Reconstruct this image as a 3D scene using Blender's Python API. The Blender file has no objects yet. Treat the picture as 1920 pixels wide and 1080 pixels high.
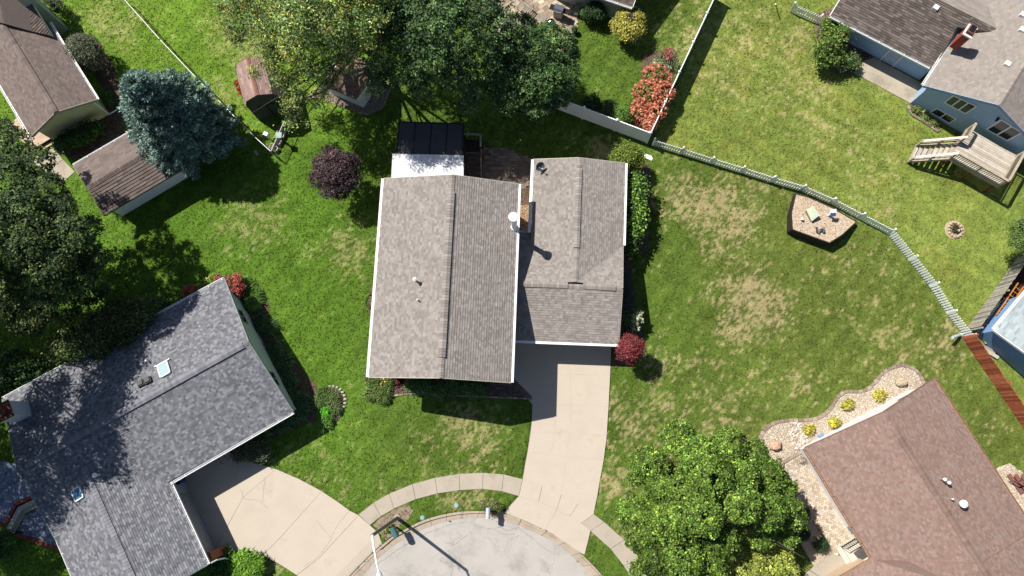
import bpy, math, random
import numpy as np
from mathutils import Vector, Matrix

random.seed(7)
rng = np.random.default_rng(11)
C = bpy.context.scene.collection
R_ = math.radians

# ------------------------------------------------------------------ camera
CAM_H, FPX, NADX, NADY = 46.0, 1330.0, 990.0, 800.0
_d = np.array([(NADX - 960) / FPX, -(NADY - 540) / FPX, -1.0]); _d /= np.linalg.norm(_d)
_wz = -_d
_wx = np.array([1.0, 0, 0]); _wx -= _wx.dot(_wz) * _wz; _wx /= np.linalg.norm(_wx)
_wy = np.cross(_wz, _wx)
CR = np.array([_wx, _wy, _wz])
cam_data = bpy.data.cameras.new('camera')
cam_data.sensor_width = 36.0
cam_data.lens = 36.0 * FPX / 1920.0
cam_data.clip_start = 0.5
cam_data.clip_end = 3000.0
cam = bpy.data.objects.new('camera', cam_data)
cam.matrix_world = Matrix.Translation((0, 0, CAM_H)) @ Matrix(CR.tolist()).to_4x4()
C.objects.link(cam)
bpy.context.scene.camera = cam

# ------------------------------------------------------------------ world, sun, exposure
SUN_EL, SHADOW_AZ = R_(54.0), R_(-35.5)
world = bpy.data.worlds.new('World')
bpy.context.scene.world = world
world.use_nodes = True
wn = world.node_tree.nodes
sky = wn.new('ShaderNodeTexSky')
sky.sky_type = 'NISHITA'
sky.sun_disc = False
sky.sun_elevation = SUN_EL
sky.sun_rotation = R_(305.0)
sky.altitude = 200
wn['Background'].inputs['Strength'].default_value = 0.058
world.node_tree.links.new(sky.outputs['Color'], wn['Background'].inputs['Color'])
sun_data = bpy.data.lights.new('sun', 'SUN')
sun_data.energy = 4.6
sun_data.angle = R_(0.55)
sun_data.color = (1.0, 0.95, 0.87)
sun = bpy.data.objects.new('sun', sun_data)
_sd = Vector((math.cos(SHADOW_AZ) * math.cos(SUN_EL), math.sin(SHADOW_AZ) * math.cos(SUN_EL), -math.sin(SUN_EL)))
sun.rotation_euler = _sd.to_track_quat('-Z', 'Y').to_euler()
sun.location = (-60, 50, 90)
C.objects.link(sun)
vs = bpy.context.scene.view_settings
vs.view_transform = 'Standard'
vs.look = 'None'
vs.exposure = 0.73
vs.gamma = 1.0
vs.use_curve_mapping = False

# ------------------------------------------------------------------ layout helpers
def W(px, py, z=0.0):
    """point of the place that lies at height z under a pixel of the 1920x1080 photograph"""
    w = CR @ np.array([(px - 960) / FPX, -(py - 540) / FPX, -1.0])
    t = (z - CAM_H) / w[2]
    return np.array([w[0] * t, w[1] * t, z])
def WL(pts, z=0.0):
    return [W(p[0], p[1], p[2] if len(p) > 2 else z) for p in pts]
def onwall(px, py, p0, p1):
    """where the pixel's ray meets the vertical plane through p0-p1"""
    w = CR @ np.array([(px - 960) / FPX, -(py - 540) / FPX, -1.0])
    d = p1 - p0; n = np.array([d[1], -d[0], 0.0])
    t = n.dot(p0 - np.array([0, 0, CAM_H])) / n.dot(w)
    return np.array([0, 0, CAM_H]) + w * t
def mpp(px, py, z=0.0):
    return float(np.linalg.norm(W(px + 1, py, z) - W(px, py, z)))
def unit(v):
    return v / (np.linalg.norm(v) + 1e-12)
def lin(c):
    c = np.asarray(c, float) / 255.0
    return np.where(c <= 0.04045, c / 12.92, ((c + 0.055) / 1.055) ** 2.4)
def A(r, g, b, k=0.66):
    return tuple(float(v) for v in np.clip(lin((r, g, b)) * k, 0, 0.85))
def pip(x, y, poly):
    inside = np.zeros(x.shape, bool)
    n = len(poly)
    j = n - 1
    for i in range(n):
        xi, yi = poly[i][0], poly[i][1]; xj, yj = poly[j][0], poly[j][1]
        if yi != yj:
            c = ((yi > y) != (yj > y)) & (x < (xj - xi) * (y - yi) / (yj - yi) + xi)
            inside ^= c
        j = i
    return inside
def vnoise(x, y, seed=0):
    xi = np.floor(x).astype(np.int64); yi = np.floor(y).astype(np.int64)
    fx = x - xi; fy = y - yi
    fx = fx * fx * (3 - 2 * fx); fy = fy * fy * (3 - 2 * fy)
    def h(a, b):
        v = np.sin(a * 127.1 + b * 311.7 + seed * 74.7) * 43758.5453
        return v - np.floor(v)
    return (h(xi, yi) * (1 - fx) + h(xi + 1, yi) * fx) * (1 - fy) + (h(xi, yi + 1) * (1 - fx) + h(xi + 1, yi + 1) * fx) * fy
def fbm(x, y, seed=0, o=4):
    s = 0; a = 0.5; t = 0
    for i in range(o):
        s = s + a * vnoise(x * 2 ** i + 17.3 * i, y * 2 ** i - 9.1 * i, seed + i); t += a; a *= 0.55
    return s / t
def sstep(a, b, x):
    t = np.clip((x - a) / (b - a), 0, 1); return t * t * (3 - 2 * t)
def arc(pts, n):
    """smooth curve through points (Catmull-Rom), n samples"""
    P = [np.array(p, float) for p in pts]
    P = [2 * P[0] - P[1]] + P + [2 * P[-1] - P[-2]]
    out = []
    m = len(P) - 3
    for k in range(n):
        t = k / (n - 1) * m; i = min(int(t), m - 1); t -= i
        a, b, c, d = P[i], P[i + 1], P[i + 2], P[i + 3]
        out.append(0.5 * ((2 * b) + (c - a) * t + (2 * a - 5 * b + 4 * c - d) * t * t + (3 * b - a - 3 * c + d) * t ** 3))
    return out
def resample(pts, step):
    """equal steps along a polyline"""
    pts = [np.array(p, float) for p in pts]
    L = [0]
    for a, b in zip(pts, pts[1:]): L.append(L[-1] + np.linalg.norm(b - a))
    n = max(1, int(round(L[-1] / step)))
    out = []
    for k in range(n + 1):
        s = L[-1] * k / n
        i = min(max(int(np.searchsorted(L, s, side='right')) - 1, 0), len(pts) - 2)
        f = (s - L[i]) / max(L[i + 1] - L[i], 1e-9)
        out.append(pts[i] * (1 - f) + pts[i + 1] * f)
    return out

# ------------------------------------------------------------------ materials
MATS = {}
def mat(name, color=None, rough=0.85, var=0.25, scale=6.0, bump=0.0, bscale=60.0, metal=0.0, attr=False, spec=0.3,
        fine=0.0, fscale=40.0, transl=0.0, stain=None, coat=0.0, voron=None):
    if name in MATS: return MATS[name]
    m = bpy.data.materials.new(name); m.use_nodes = True
    nt = m.node_tree; N = nt.nodes; L = nt.links
    b = N['Principled BSDF']
    b.inputs['Roughness'].default_value = rough
    b.inputs['Metallic'].default_value = metal
    b.inputs['Specular IOR Level'].default_value = spec
    tc = N.new('ShaderNodeTexCoord')
    geo = N.new('ShaderNodeNewGeometry')
    def noise(sc, det=5.0, rgh=0.6):
        n = N.new('ShaderNodeTexNoise'); n.inputs['Scale'].default_value = sc
        n.inputs['Detail'].default_value = det; n.inputs['Roughness'].default_value = rgh
        L.new(geo.outputs['Position'], n.inputs['Vector']); return n
    if attr:
        a = N.new('ShaderNodeAttribute'); a.attribute_name = 'Col'; col = a.outputs['Color']
    else:
        rgb = N.new('ShaderNodeRGB'); rgb.outputs[0].default_value = (*color, 1); col = rgb.outputs[0]
    def mult(col, fac_socket, lo, hi):
        mr = N.new('ShaderNodeMapRange'); mr.inputs['From Min'].default_value = 0.3; mr.inputs['From Max'].default_value = 0.7
        mr.inputs['To Min'].default_value = lo; mr.inputs['To Max'].default_value = hi
        L.new(fac_socket, mr.inputs['Value'])
        mx = N.new('ShaderNodeVectorMath'); mx.operation = 'SCALE'
        L.new(col, mx.inputs[0]); L.new(mr.outputs[0], mx.inputs['Scale']); return mx.outputs[0]
    if var: col = mult(col, noise(scale).outputs['Fac'], 1 - var, 1 + var)
    if fine: col = mult(col, noise(fscale, 3.0, 0.7).outputs['Fac'], 1 - fine, 1 + fine)
    if stain:
        sc, color2, lo, hi = stain
        n = noise(sc, 6.0, 0.65)
        mr = N.new('ShaderNodeMapRange'); mr.inputs['From Min'].default_value = lo; mr.inputs['From Max'].default_value = hi
        L.new(n.outputs['Fac'], mr.inputs['Value'])
        mx = N.new('ShaderNodeMix'); mx.data_type = 'RGBA'
        L.new(mr.outputs[0], mx.inputs['Factor']); L.new(col, mx.inputs['A']); mx.inputs['B'].default_value = (*color2, 1)
        col = mx.outputs['Result']
    if voron:
        sc, color2, wd = voron
        nz = noise(1.4, 4.0); va = N.new('ShaderNodeVectorMath'); va.operation = 'ADD'
        L.new(geo.outputs['Position'], va.inputs[0]); L.new(nz.outputs['Color'], va.inputs[1])
        v = N.new('ShaderNodeTexVoronoi'); v.feature = 'DISTANCE_TO_EDGE'; v.inputs['Scale'].default_value = sc
        L.new(va.outputs[0], v.inputs['Vector'])
        mr = N.new('ShaderNodeMapRange'); mr.inputs['From Min'].default_value = 0; mr.inputs['From Max'].default_value = wd
        mr.inputs['To Min'].default_value = 0.75; mr.inputs['To Max'].default_value = 0.0
        L.new(v.outputs['Distance'], mr.inputs['Value'])
        gate = noise(0.5, 2.0); g2 = N.new('ShaderNodeMapRange'); g2.inputs['From Min'].default_value = 0.45; g2.inputs['From Max'].default_value = 0.62
        L.new(gate.outputs['Fac'], g2.inputs['Value'])
        mm = N.new('ShaderNodeMath'); mm.operation = 'MULTIPLY'; L.new(mr.outputs[0], mm.inputs[0]); L.new(g2.outputs[0], mm.inputs[1])
        mx = N.new('ShaderNodeMix'); mx.data_type = 'RGBA'
        L.new(mm.outputs[0], mx.inputs['Factor']); L.new(col, mx.inputs['A']); mx.inputs['B'].default_value = (*color2, 1)
        col = mx.outputs['Result']
    L.new(col, b.inputs['Base Color'])
    if bump:
        bp = N.new('ShaderNodeBump'); bp.inputs['Strength'].default_value = bump; bp.inputs['Distance'].default_value = 0.03
        L.new(noise(bscale, 3.0).outputs['Fac'], bp.inputs['Height']); L.new(bp.outputs['Normal'], b.inputs['Normal'])
    if transl:
        t = N.new('ShaderNodeBsdfTranslucent'); L.new(col, t.inputs['Color'])
        ms = N.new('ShaderNodeMixShader'); ms.inputs[0].default_value = transl
        L.new(b.outputs[0], ms.inputs[1]); L.new(t.outputs[0], ms.inputs[2])
        L.new(ms.outputs[0], N['Material Output'].inputs['Surface'])
    MATS[name] = m
    return m

M_leaf = mat('leaf', attr=True, rough=0.6, var=0, transl=0.12, spec=0.2)
M_needle = mat('needle', attr=True, rough=0.7, var=0, transl=0.1, spec=0.15)
M_attr = mat('varied', attr=True, rough=0.9, var=0.12, scale=5, fine=0.15, fscale=50, spec=0.15)
M_shingle = mat('asphalt_shingle', attr=True, rough=0.92, var=0.05, scale=0.7, fine=0.16, fscale=55, spec=0.2)
M_white = mat('white_paint', A(240, 240, 240, 0.8), 0.45, 0.05, 2.0)
M_vinyl = mat('white_vinyl', A(246, 249, 255, 0.9), 0.35, 0.04, 1.5)
M_concrete = mat('concrete', A(227, 213, 195, .53), 0.9, 0.05, 0.7, 0.15, 60, fine=0.06, fscale=35, stain=(0.7, A(202, 187, 168, .51), 0.58, 0.85))
M_walk = mat('sidewalk_concrete', A(210, 197, 180, .52), 0.9, 0.07, 0.9, 0.2, 50, fine=0.07, fscale=30, stain=(1.1, A(178, 166, 150, .50), 0.54, 0.78))
M_curb = mat('curb_concrete', A(205, 188, 168, .52), 0.9, 0.12, 1.2, 0.2, 50, fine=0.08, stain=(1.6, A(150, 140, 128, .5), 0.55, 0.8))
M_street = mat('asphalt', A(214, 208, 200, .52), 0.92, 0.07, 0.45, 0.35, 45, fine=0.14, fscale=28,
               stain=(0.7, A(182, 177, 170, .50), 0.5, 0.75), voron=(0.42, A(150, 148, 144, .5), 0.012))
M_patio = mat('patio_concrete', A(190, 178, 160, .66), 0.9, 0.1, 0.8, 0.2, 50, stain=(0.6, A(150, 140, 122, .6), 0.5, 0.7))
M_crack = mat('crack', A(150, 136, 120, .5), 0.95, 0.2, 4)
M_bark = mat('bark', A(120, 102, 84, .45), 0.95, 0.3, 5, 0.5, 25)
M_mulch = mat('mulch', A(128, 108, 96, .55), 0.98, 0.3, 4, 0.7, 30, fine=0.25, fscale=18)
M_soil = mat('soil', A(118, 100, 82, .5), 0.98, 0.25, 2.5, 0.6, 25, fine=0.25, fscale=14)
M_gravel = mat('gravel', A(206, 188, 165, .62), 0.95, 0.1, 3, 0.6, 25, fine=0.3, fscale=14)
M_black = mat('black_metal', A(34, 35, 40, .6), 0.4, 0.1, 3)
M_darkwood = mat('dark_stained_wood', A(58, 50, 48, .55), 0.85, 0.25, 4, 0.2, 30)
M_deck = mat('weathered_deck_board', A(196, 182, 160, .6), 0.9, 0.22, 3.0, 0.2, 30, fine=0.12)
M_greywood = mat('weathered_grey_board', A(176, 168, 156, .6), 0.92, 0.3, 3.5, 0.2, 30, fine=0.15)
M_redwood = mat('reddish_brown_board', A(140, 78, 52, .6), 0.85, 0.3, 5, 0.2, 30, fine=0.15)
M_glass = mat('window_glass', (0.02, 0.03, 0.035), 0.08, 0.0, spec=0.6)
M_alu = mat('galvanised_metal', A(200, 203, 205, .7), 0.35, 0.06, 3, metal=0.5)

# ------------------------------------------------------------------ mesh builders
class MB:
    def __init__(self): self.v = []; self.f = []; self.c = []
    def add(self, vs, fs, col=None):
        o = len(self.v); self.v += [tuple(map(float, p)) for p in vs]
        self.f += [tuple(i + o for i in f) for f in fs]
        self.c += [col] * len(fs)
    def box(self, c, s, rz=0.0, col=None, ax=None):
        """c centre, s full size, rz turn about z (or ax = three axis vectors)"""
        if ax is None:
            ca, sa = math.cos(rz), math.sin(rz); ax = ((ca, sa, 0), (-sa, ca, 0), (0, 0, 1))
        a = [np.array(v, float) * s[i] / 2 for i, v in enumerate(ax)]; c = np.array(c, float)
        vs = [c + sx * a[0] + sy * a[1] + sz * a[2] for sz in (-1, 1) for sx, sy in ((-1, -1), (1, -1), (1, 1), (-1, 1))]
        self.add(vs, [(3, 2, 1, 0), (4, 5, 6, 7), (0, 1, 5, 4), (1, 2, 6, 5), (2, 3, 7, 6), (3, 0, 4, 7)], col)
    def beam(self, p0, p1, w, h, up=(0, 0, 1), col=None):
        p0 = np.array(p0, float); p1 = np.array(p1, float); d = p1 - p0; L = np.linalg.norm(d)
        if L < 1e-6: return
        d /= L; u = np.array(up, float); s = np.cross(u, d)
        if np.linalg.norm(s) < 1e-4: s = np.cross((1, 0, 0.01), d)
        s = unit(s); u = np.cross(d, s)
        self.box((p0 + p1) / 2, (L, w, h), ax=(d, s, u), col=col)
    def prism(self, top, dz, col=None):
        """polygon of 3-D points, pulled down by dz (dz may be a vector)"""
        n = len(top); dv = np.array((0, 0, -dz) if np.isscalar(dz) else dz, float)
        vs = [np.array(p, float) for p in top] + [np.array(p, float) + dv for p in top]
        # make the top face wind so that its normal is opposite to dv
        nn = np.zeros(3)
        for i in range(n): nn += np.cross(vs[i], vs[(i + 1) % n])
        flip = nn.dot(dv) > 0
        fs = [tuple(range(n)), tuple(range(2 * n - 1, n - 1, -1))] + [(i, i + n, (i + 1) % n + n, (i + 1) % n) for i in range(n)]
        if flip: fs = [tuple(reversed(f)) for f in fs]
        self.add(vs, fs, col)
    def tube(self, pts, radii, n=8, col=None, cap=True):
        pts = [np.array(p, float) for p in pts]
        if np.isscalar(radii): radii = [radii] * len(pts)
        rings = []
        ref = np.array((0.31, 0.77, 0.55))
        for i, p in enumerate(pts):
            d = unit(pts[min(i + 1, len(pts) - 1)] - pts[max(i - 1, 0)])
            a = np.cross(d, ref)
            if np.linalg.norm(a) < 0.05: a = np.cross(d, (1, 0, 0))
            a = unit(a); b = np.cross(d, a)
            rings.append([p + radii[i] * (math.cos(2 * math.pi * k / n) * a + math.sin(2 * math.pi * k / n) * b) for k in range(n)])
        vs = [q for r in rings for q in r]
        fs = [(i * n + k, i * n + (k + 1) % n, (i + 1) * n + (k + 1) % n, (i + 1) * n + k) for i in range(len(pts) - 1) for k in range(n)]
        if cap: fs += [tuple(reversed(range(n))), tuple(range((len(pts) - 1) * n, len(pts) * n))]
        self.add(vs, fs, col)
    def lathe(self, c, prof, n=16, col=None, axis=None):
        """prof: (radius, height) pairs about the vertical (or given) axis at c"""
        c = np.array(c, float); z = unit(np.array(axis if axis is not None else (0, 0, 1), float))
        x = unit(np.cross(z, (0.2, 0.95, 0.1))); y = np.cross(z, x)
        vs = [c + h * z + r * (math.cos(2 * math.pi * k / n) * x + math.sin(2 * math.pi * k / n) * y) for r, h in prof for k in range(n)]
        m = len(prof)
        fs = [(i * n + k, i * n + (k + 1) % n, (i + 1) * n + (k + 1) % n, (i + 1) * n + k) for i in range(m - 1) for k in range(n)]
        fs += [tuple(reversed(range(n))), tuple(range((m - 1) * n, m * n))]
        self.add(vs, fs, col)
    def stone(self, c, s, seed, col=None, sub=2):
        """uneven rounded lump"""
        r = np.random.default_rng(seed)
        n, m = 9, 6
        vs = []; c = np.array(c, float)
        for i in range(m):
            th = math.pi * (i + 0.35) / (m - 0.3)
            for k in range(n):
                ph = 2 * math.pi * k / n; q = 1 + r.uniform(-0.14, 0.14)
                v = np.array((math.sin(th) * math.cos(ph), math.sin(th) * math.sin(ph), math.cos(th)))
                v = np.sign(v) * np.abs(v) ** 0.8
                vs.append(c + v * np.array(s) / 2 * q)
        fs = [(i * n + k, (i + 1) * n + k, (i + 1) * n + (k + 1) % n, i * n + (k + 1) % n) for i in range(m - 1) for k in range(n)]
        fs += [tuple(range(n)), tuple(reversed(range((m - 1) * n, m * n)))]
        self.add(vs, fs, col)
    def mesh(self, name, m, off=(0, 0, 0)):
        me = bpy.data.meshes.new(name)
        o = np.array(off, float)
        me.from_pydata([tuple(np.array(p) - o) for p in self.v] if any(o) else self.v, [], self.f)
        me.materials.append(m)
        if self.c and self.c[0] is not None:
            a = me.color_attributes.new('Col', 'FLOAT_COLOR', 'CORNER')
            cols = []
            for f, c in zip(self.f, self.c): cols += [(*c, 1.0)] * len(f)
            a.data.foreach_set('color', np.array(cols, np.float32).ravel())
        return me

def link(name, me, parent=None, loc=None):
    o = bpy.data.objects.new(name, me); C.objects.link(o)
    if parent is not None: o.parent = parent
    if loc is not None: o.location = tuple(loc)
    return o
ORG = {}
def thing(name, label, cat, loc, group=None):
    o = bpy.data.objects.new(name, None); C.objects.link(o)
    o.empty_display_size = 0.3
    o.location = tuple(map(float, loc)); o['label'] = label; o['category'] = cat
    if group: o['group'] = group
    ORG[o.name] = np.array(loc, float)
    return o
def org(p):
    while p is not None:
        if p.name in ORG: return ORG[p.name]
        p = p.parent
    return np.zeros(3)
def part(name, mb, m, parent, stuff=False):
    """a mesh drawn in place coordinates, hung under its thing"""
    o = link(name, mb.mesh(name, m, org(parent)), parent)
    if stuff: o['kind'] = 'stuff'
    return o
def solo(name, mb, m, label, cat, loc, group=None):
    o = link(name, mb.mesh(name, m, loc), None, loc)
    o['label'] = label; o['category'] = cat
    if group: o['group'] = group
    return o
def struct(name, mb, m, kind='structure'):
    o = link(name, mb.mesh(name, m)); o['kind'] = kind
    return o
def clone(name, me, parent, loc, rz=0.0, mtx=None):
    o = bpy.data.objects.new(name, me); C.objects.link(o); o.parent = parent
    if mtx is not None: o.matrix_local = mtx
    else:
        o.location = tuple(np.array(loc, float) - org(parent)); o.rotation_euler = (0, 0, rz)
    return o

def np_quads(name, V, cols, m, parent=None, stuff=False, tri=False, off=None):
    """V (n,4,3) or (n,3,3) loose faces with a colour each"""
    k = V.shape[1]; n = V.shape[0]
    me = bpy.data.meshes.new(name)
    vv = V.reshape(-1, 3)
    if off is None: off = org(parent) if parent is not None else np.zeros(3)
    me.vertices.add(n * k); me.vertices.foreach_set('co', (vv - off).astype(np.float32).ravel())
    me.loops.add(n * k); me.loops.foreach_set('vertex_index', np.arange(n * k, dtype=np.int32))
    me.polygons.add(n); me.polygons.foreach_set('loop_start', np.arange(0, n * k, k, dtype=np.int32))
    me.update(calc_edges=True)
    me.materials.append(m)
    a = me.color_attributes.new('Col', 'FLOAT_COLOR', 'POINT')
    cc = np.repeat(np.concatenate([cols, np.ones((n, 1))], 1), k, axis=0).astype(np.float32)
    a.data.foreach_set('color', cc.ravel())
    o = link(name, me, parent)
    if stuff: o['kind'] = 'stuff'
    return o

# ------------------------------------------------------------------ foliage
def rand_dirs(n):
    v = rng.normal(size=(n, 3)); return v / np.linalg.norm(v, axis=1, keepdims=True)
def leaf_quads(P, Nn, L, Wd, jit=0.6, fold=0.0):
    """rhombic leaves at P facing Nn"""
    n = len(P)
    nn = Nn + rng.normal(size=(n, 3)) * jit; nn /= np.linalg.norm(nn, axis=1, keepdims=True) + 1e-9
    t = np.cross(nn, rand_dirs(n)); t /= np.linalg.norm(t, axis=1, keepdims=True) + 1e-9
    b = np.cross(nn, t)
    s = rng.uniform(0.65, 1.35, (n, 1))
    l = t * (L * s / 2); w = b * (Wd * s / 2)
    return np.stack([P - l, P - w + l * 0.15 - nn * fold, P + l, P + w + l * 0.15 - nn * fold], 1)
def clumps_px(lst):
    """(px,py,z,r_px[,flatten]) -> world ellipsoids"""
    out = []
    for c in lst:
        r = c[3] * mpp(c[0], c[1], c[2]); fl = c[4] if len(c) > 4 else 0.75
        p = W(c[0], c[1], c[2]); out.append((p, np.array((r, r, r * fl))))
    return out
def foliage(name, parent, clumps, n, L, Wd, cols, twig=0.35, per=24, jit=0.55, m=None, inner=0.55, low=-0.35, cvar=0.22, stray=0.0, lvar=.24):
    """leaves gathered in twigs, twigs spread over and in ellipsoid clumps"""
    vol = np.array([np.prod(c[1]) ** (2 / 3) for c in clumps]); vol /= vol.sum()
    nt = max(1, n // per)
    which = rng.choice(len(clumps), nt, p=vol)
    Cc = np.array([c[0] for c in clumps])[which]; Rr = np.array([c[1] for c in clumps])[which]
    d = rand_dirs(nt); bad = d[:, 2] < low; d[bad, 2] *= -1
    rad = inner + (1.03 - inner) * rng.random((nt, 1)) ** 0.45
    if stray: rad += (rng.random((nt, 1)) < stray) * rng.uniform(0.05, 0.3, (nt, 1))
    tw = Cc + d * rad * Rr
    out = d / Rr; out /= np.linalg.norm(out, axis=1, keepdims=True)
    tint = rng.normal(0, cvar, nt); cb = rng.random(nt)
    cl_t = rng.normal(0, cvar * 0.5, len(clumps))[which]
    k = per
    P = np.repeat(tw, k, 0) + rng.normal(size=(nt * k, 3)) * twig * np.array((1, 1, 0.6)) * rng.uniform(0.5, 1.2, (nt * k, 1))
    Nn = np.repeat(out, k, 0) * 0.85 + np.array((0, 0, 0.35))
    q = leaf_quads(P, Nn, L, Wd, jit)
    pal = np.array(cols)
    idx = np.clip((np.repeat(cb, k) * 0.7 + rng.random(nt * k) * 0.3) * len(pal), 0, len(pal) - 1).astype(int)
    cc = pal[idx] * np.exp(np.repeat(tint + cl_t, k) + rng.normal(-.02, lvar, nt * k))[:, None]
    return np_quads(name, q, np.clip(cc, 0, 0.9), m or M_leaf, parent, stuff=(name == 'flower_heads'))
def blades(name, parent, centres, n, L, Wd, cols, droop=0.6, m=None, spread=0.1, up=0.8):
    """tussocks of strap leaves arching out of their centres"""
    cen = np.array(centres)[rng.integers(0, len(centres), n)] + rng.normal(size=(n, 3)) * np.array((spread, spread, 0))
    az = rng.uniform(0, 2 * math.pi, n); l = L * rng.uniform(0.6, 1.2, n)
    h = np.stack([np.cos(az), np.sin(az), np.zeros(n)], 1); s = np.stack([-np.sin(az), np.cos(az), np.zeros(n)], 1) * (Wd / 2)
    u = np.zeros((n, 3)); u[:, 2] = 1
    a = cen; b = cen + h * (l * 0.45)[:, None] + u * (l * up)[:, None]; c = cen + h * l[:, None] + u * (l * up * (1 - droop))[:, None]
    q1 = np.stack([a - s * .6, a + s * .6, b + s, b - s], 1); q2 = np.stack([b - s, b + s, c + s * .15, c - s * .15], 1)
    pal = np.array(cols); cc = pal[rng.integers(0, len(pal), n)] * np.exp(rng.normal(0, 0.18, n))[:, None]
    return np_quads(name, np.concatenate([q1, q2]), np.clip(np.concatenate([cc, cc]), 0, .9), m or M_leaf, parent)
def trunk(parent, base, tips, r0, fork=0.45, m=None, name='trunk'):
    mb = MB(); base = np.array(base, float)
    cen = np.mean([t for t in tips], axis=0); f = base + (cen - base) * fork
    f[:2] = base[:2] + (cen[:2] - base[:2]) * 0.25
    mb.tube([base, base + (f - base) * 0.12, f], [r0 * 1.35, r0, r0 * 0.72], 9)
    for t in tips:
        t = np.array(t, float); mid = (f + t) / 2 + rng.normal(size=3) * 0.12 * np.linalg.norm(t - f) * np.array((1, 1, .4))
        mb.tube([f, mid, t], [r0 * 0.5, r0 * 0.3, r0 * 0.08], 6)
        for q in range(3):
            e = t + rand_dirs(1)[0] * np.linalg.norm(t - f) * 0.35
            mb.tube([mid, (mid + e) / 2 + rng.normal(size=3) * 0.1, e], [r0 * 0.2, r0 * 0.13, r0 * 0.04], 5)
    return part(name, mb, m or M_bark, parent)

# ------------------------------------------------------------------ roofs and houses
def clip_half(poly, n, d):
    out = []
    for i in range(len(poly)):
        a, b = poly[i], poly[(i + 1) % len(poly)]
        da, db = n[0] * a[0] + n[1] * a[1] - d, n[0] * b[0] + n[1] * b[1] - d
        if da >= -1e-9: out.append(a)
        if (da > 1e-9 and db < -1e-9) or (da < -1e-9 and db > 1e-9):
            t = da / (da - db); out.append((a[0] + (b[0] - a[0]) * t, a[1] + (b[1] - a[1]) * t))
    return out
def shingle_face(mb, poly, pal, course=0.145, tab=(0.16, 0.36), lift=0.022, run=0.5):
    """overlapping shingle courses laid on one convex roof plane"""
    P = [np.array(p, float) for p in poly]
    n = np.zeros(3)
    for i in range(len(P)): n += np.cross(P[i] - P[0], P[(i + 1) % len(P)] - P[0])
    n = unit(n)
    if n[2] < 0: n = -n; P = P[::-1]
    d = np.array((0, 0, -1.0)); d = unit(d - d.dot(n) * n); h = np.cross(d, n)   # h x ... : h along the eave
    o = P[0]
    uv = [((p - o).dot(h), (p - o).dot(d)) for p in P]
    area = sum(uv[i][0] * uv[(i + 1) % len(uv)][1] - uv[(i + 1) % len(uv)][0] * uv[i][1] for i in range(len(uv)))
    if area < 0: uv = uv[::-1]
    edges = []
    for i in range(len(uv)):
        a, b = uv[i], uv[(i + 1) % len(uv)]
        nn = (-(b[1] - a[1]), b[0] - a[0]); l = math.hypot(*nn)
        if l > 1e-6: edges.append(((nn[0] / l, nn[1] / l), (nn[0] * a[0] + nn[1] * a[1]) / l))
    umin, umax = min(u for u, v in uv), max(u for u, v in uv); vmax = max(v for u, v in uv); vmin = min(v for u, v in uv)
    nc = int(math.ceil((vmax - vmin) / course))
    pal = [np.array(c) for c in pal]
    for i in range(nc):
        v1 = vmax - i * course; v0 = v1 - course
        u = umin - random.uniform(0, 0.4); last = None
        while u < umax:
            w = random.uniform(*tab)
            r = [(u, v0), (u + w, v0), (u + w, v1), (u, v1)]
            full = all(e[0][0] * p[0] + e[0][1] * p[1] - e[1] >= 0 for e in edges for p in r)
            q = r
            if not full:
                for e in edges:
                    q = clip_half(q, e[0], e[1])
                    if len(q) < 3: break
            if len(q) >= 3:
                if last is not None and random.random() < run * 0.4: c = last
                else: c = pal[random.randrange(len(pal))]
                last = c; cc = tuple(np.clip(c * math.exp(random.gauss(0, 0.05)), 0, .9))
                lf = lift * random.uniform(0.7, 1.3)
                pt = lambda p, hh: o + h * p[0] + d * p[1] + n * hh
                top = [pt(p, 0.004 + lf * (p[1] - v0) / course) for p in q]
                mb.add(top, [tuple(range(len(top)))], cc)
                for j in range(len(q)):
                    a, b = q[j], q[(j + 1) % len(q)]
                    if abs(a[1] - v1) < 1e-6 and abs(b[1] - v1) < 1e-6:
                        mb.add([top[j], pt(a, -0.002), pt(b, -0.002), top[(j + 1) % len(q)]], [(0, 1, 2, 3)], cc)
            u += w
def roof(th, faces, pal, course=0.145, tab=(0.16, 0.36), lift=0.022, thick=0.14, deck_col=None, run=0.5, name='roof'):
    """deck slab + shingle courses; faces = lists of 3-D points"""
    key = lambda p: (round(p[0], 2), round(p[1], 2), round(p[2], 2))
    cnt = {}
    for f in faces:
        for i in range(len(f)):
            e = tuple(sorted((key(f[i]), key(f[(i + 1) % len(f)])))); cnt[e] = cnt.get(e, 0) + 1
    mb = MB(); dn = np.array((0, 0, -thick))
    for f in faces:
        P = [np.array(p, float) for p in f]; n = np.zeros(3)
        for i in range(len(P)): n += np.cross(P[i] - P[0], P[(i + 1) % len(P)] - P[0])
        if n[2] < 0: P = P[::-1]
        k = len(P)
        mb.add(P, [tuple(range(k))]); mb.add([p + dn for p in P], [tuple(reversed(range(k)))])
        for i in range(k):
            a, b = P[i], P[(i + 1) % k]
            if cnt[tuple(sorted((key(a), key(b))))] == 1:
                mb.add([a, a + dn, b + dn, b], [(0, 1, 2, 3)])
    avg = tuple(np.mean(np.array(pal), 0) * 0.75)
    ro = part(name, mb, mat('roof_deck_' + th.name, avg, 0.95, 0.1), th)
    sm = MB()
    for f in faces: shingle_face(sm, f, pal, course, tab, lift, run)
    part('shingle_courses', sm, M_shingle, ro, stuff=True)
    return ro
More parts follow.
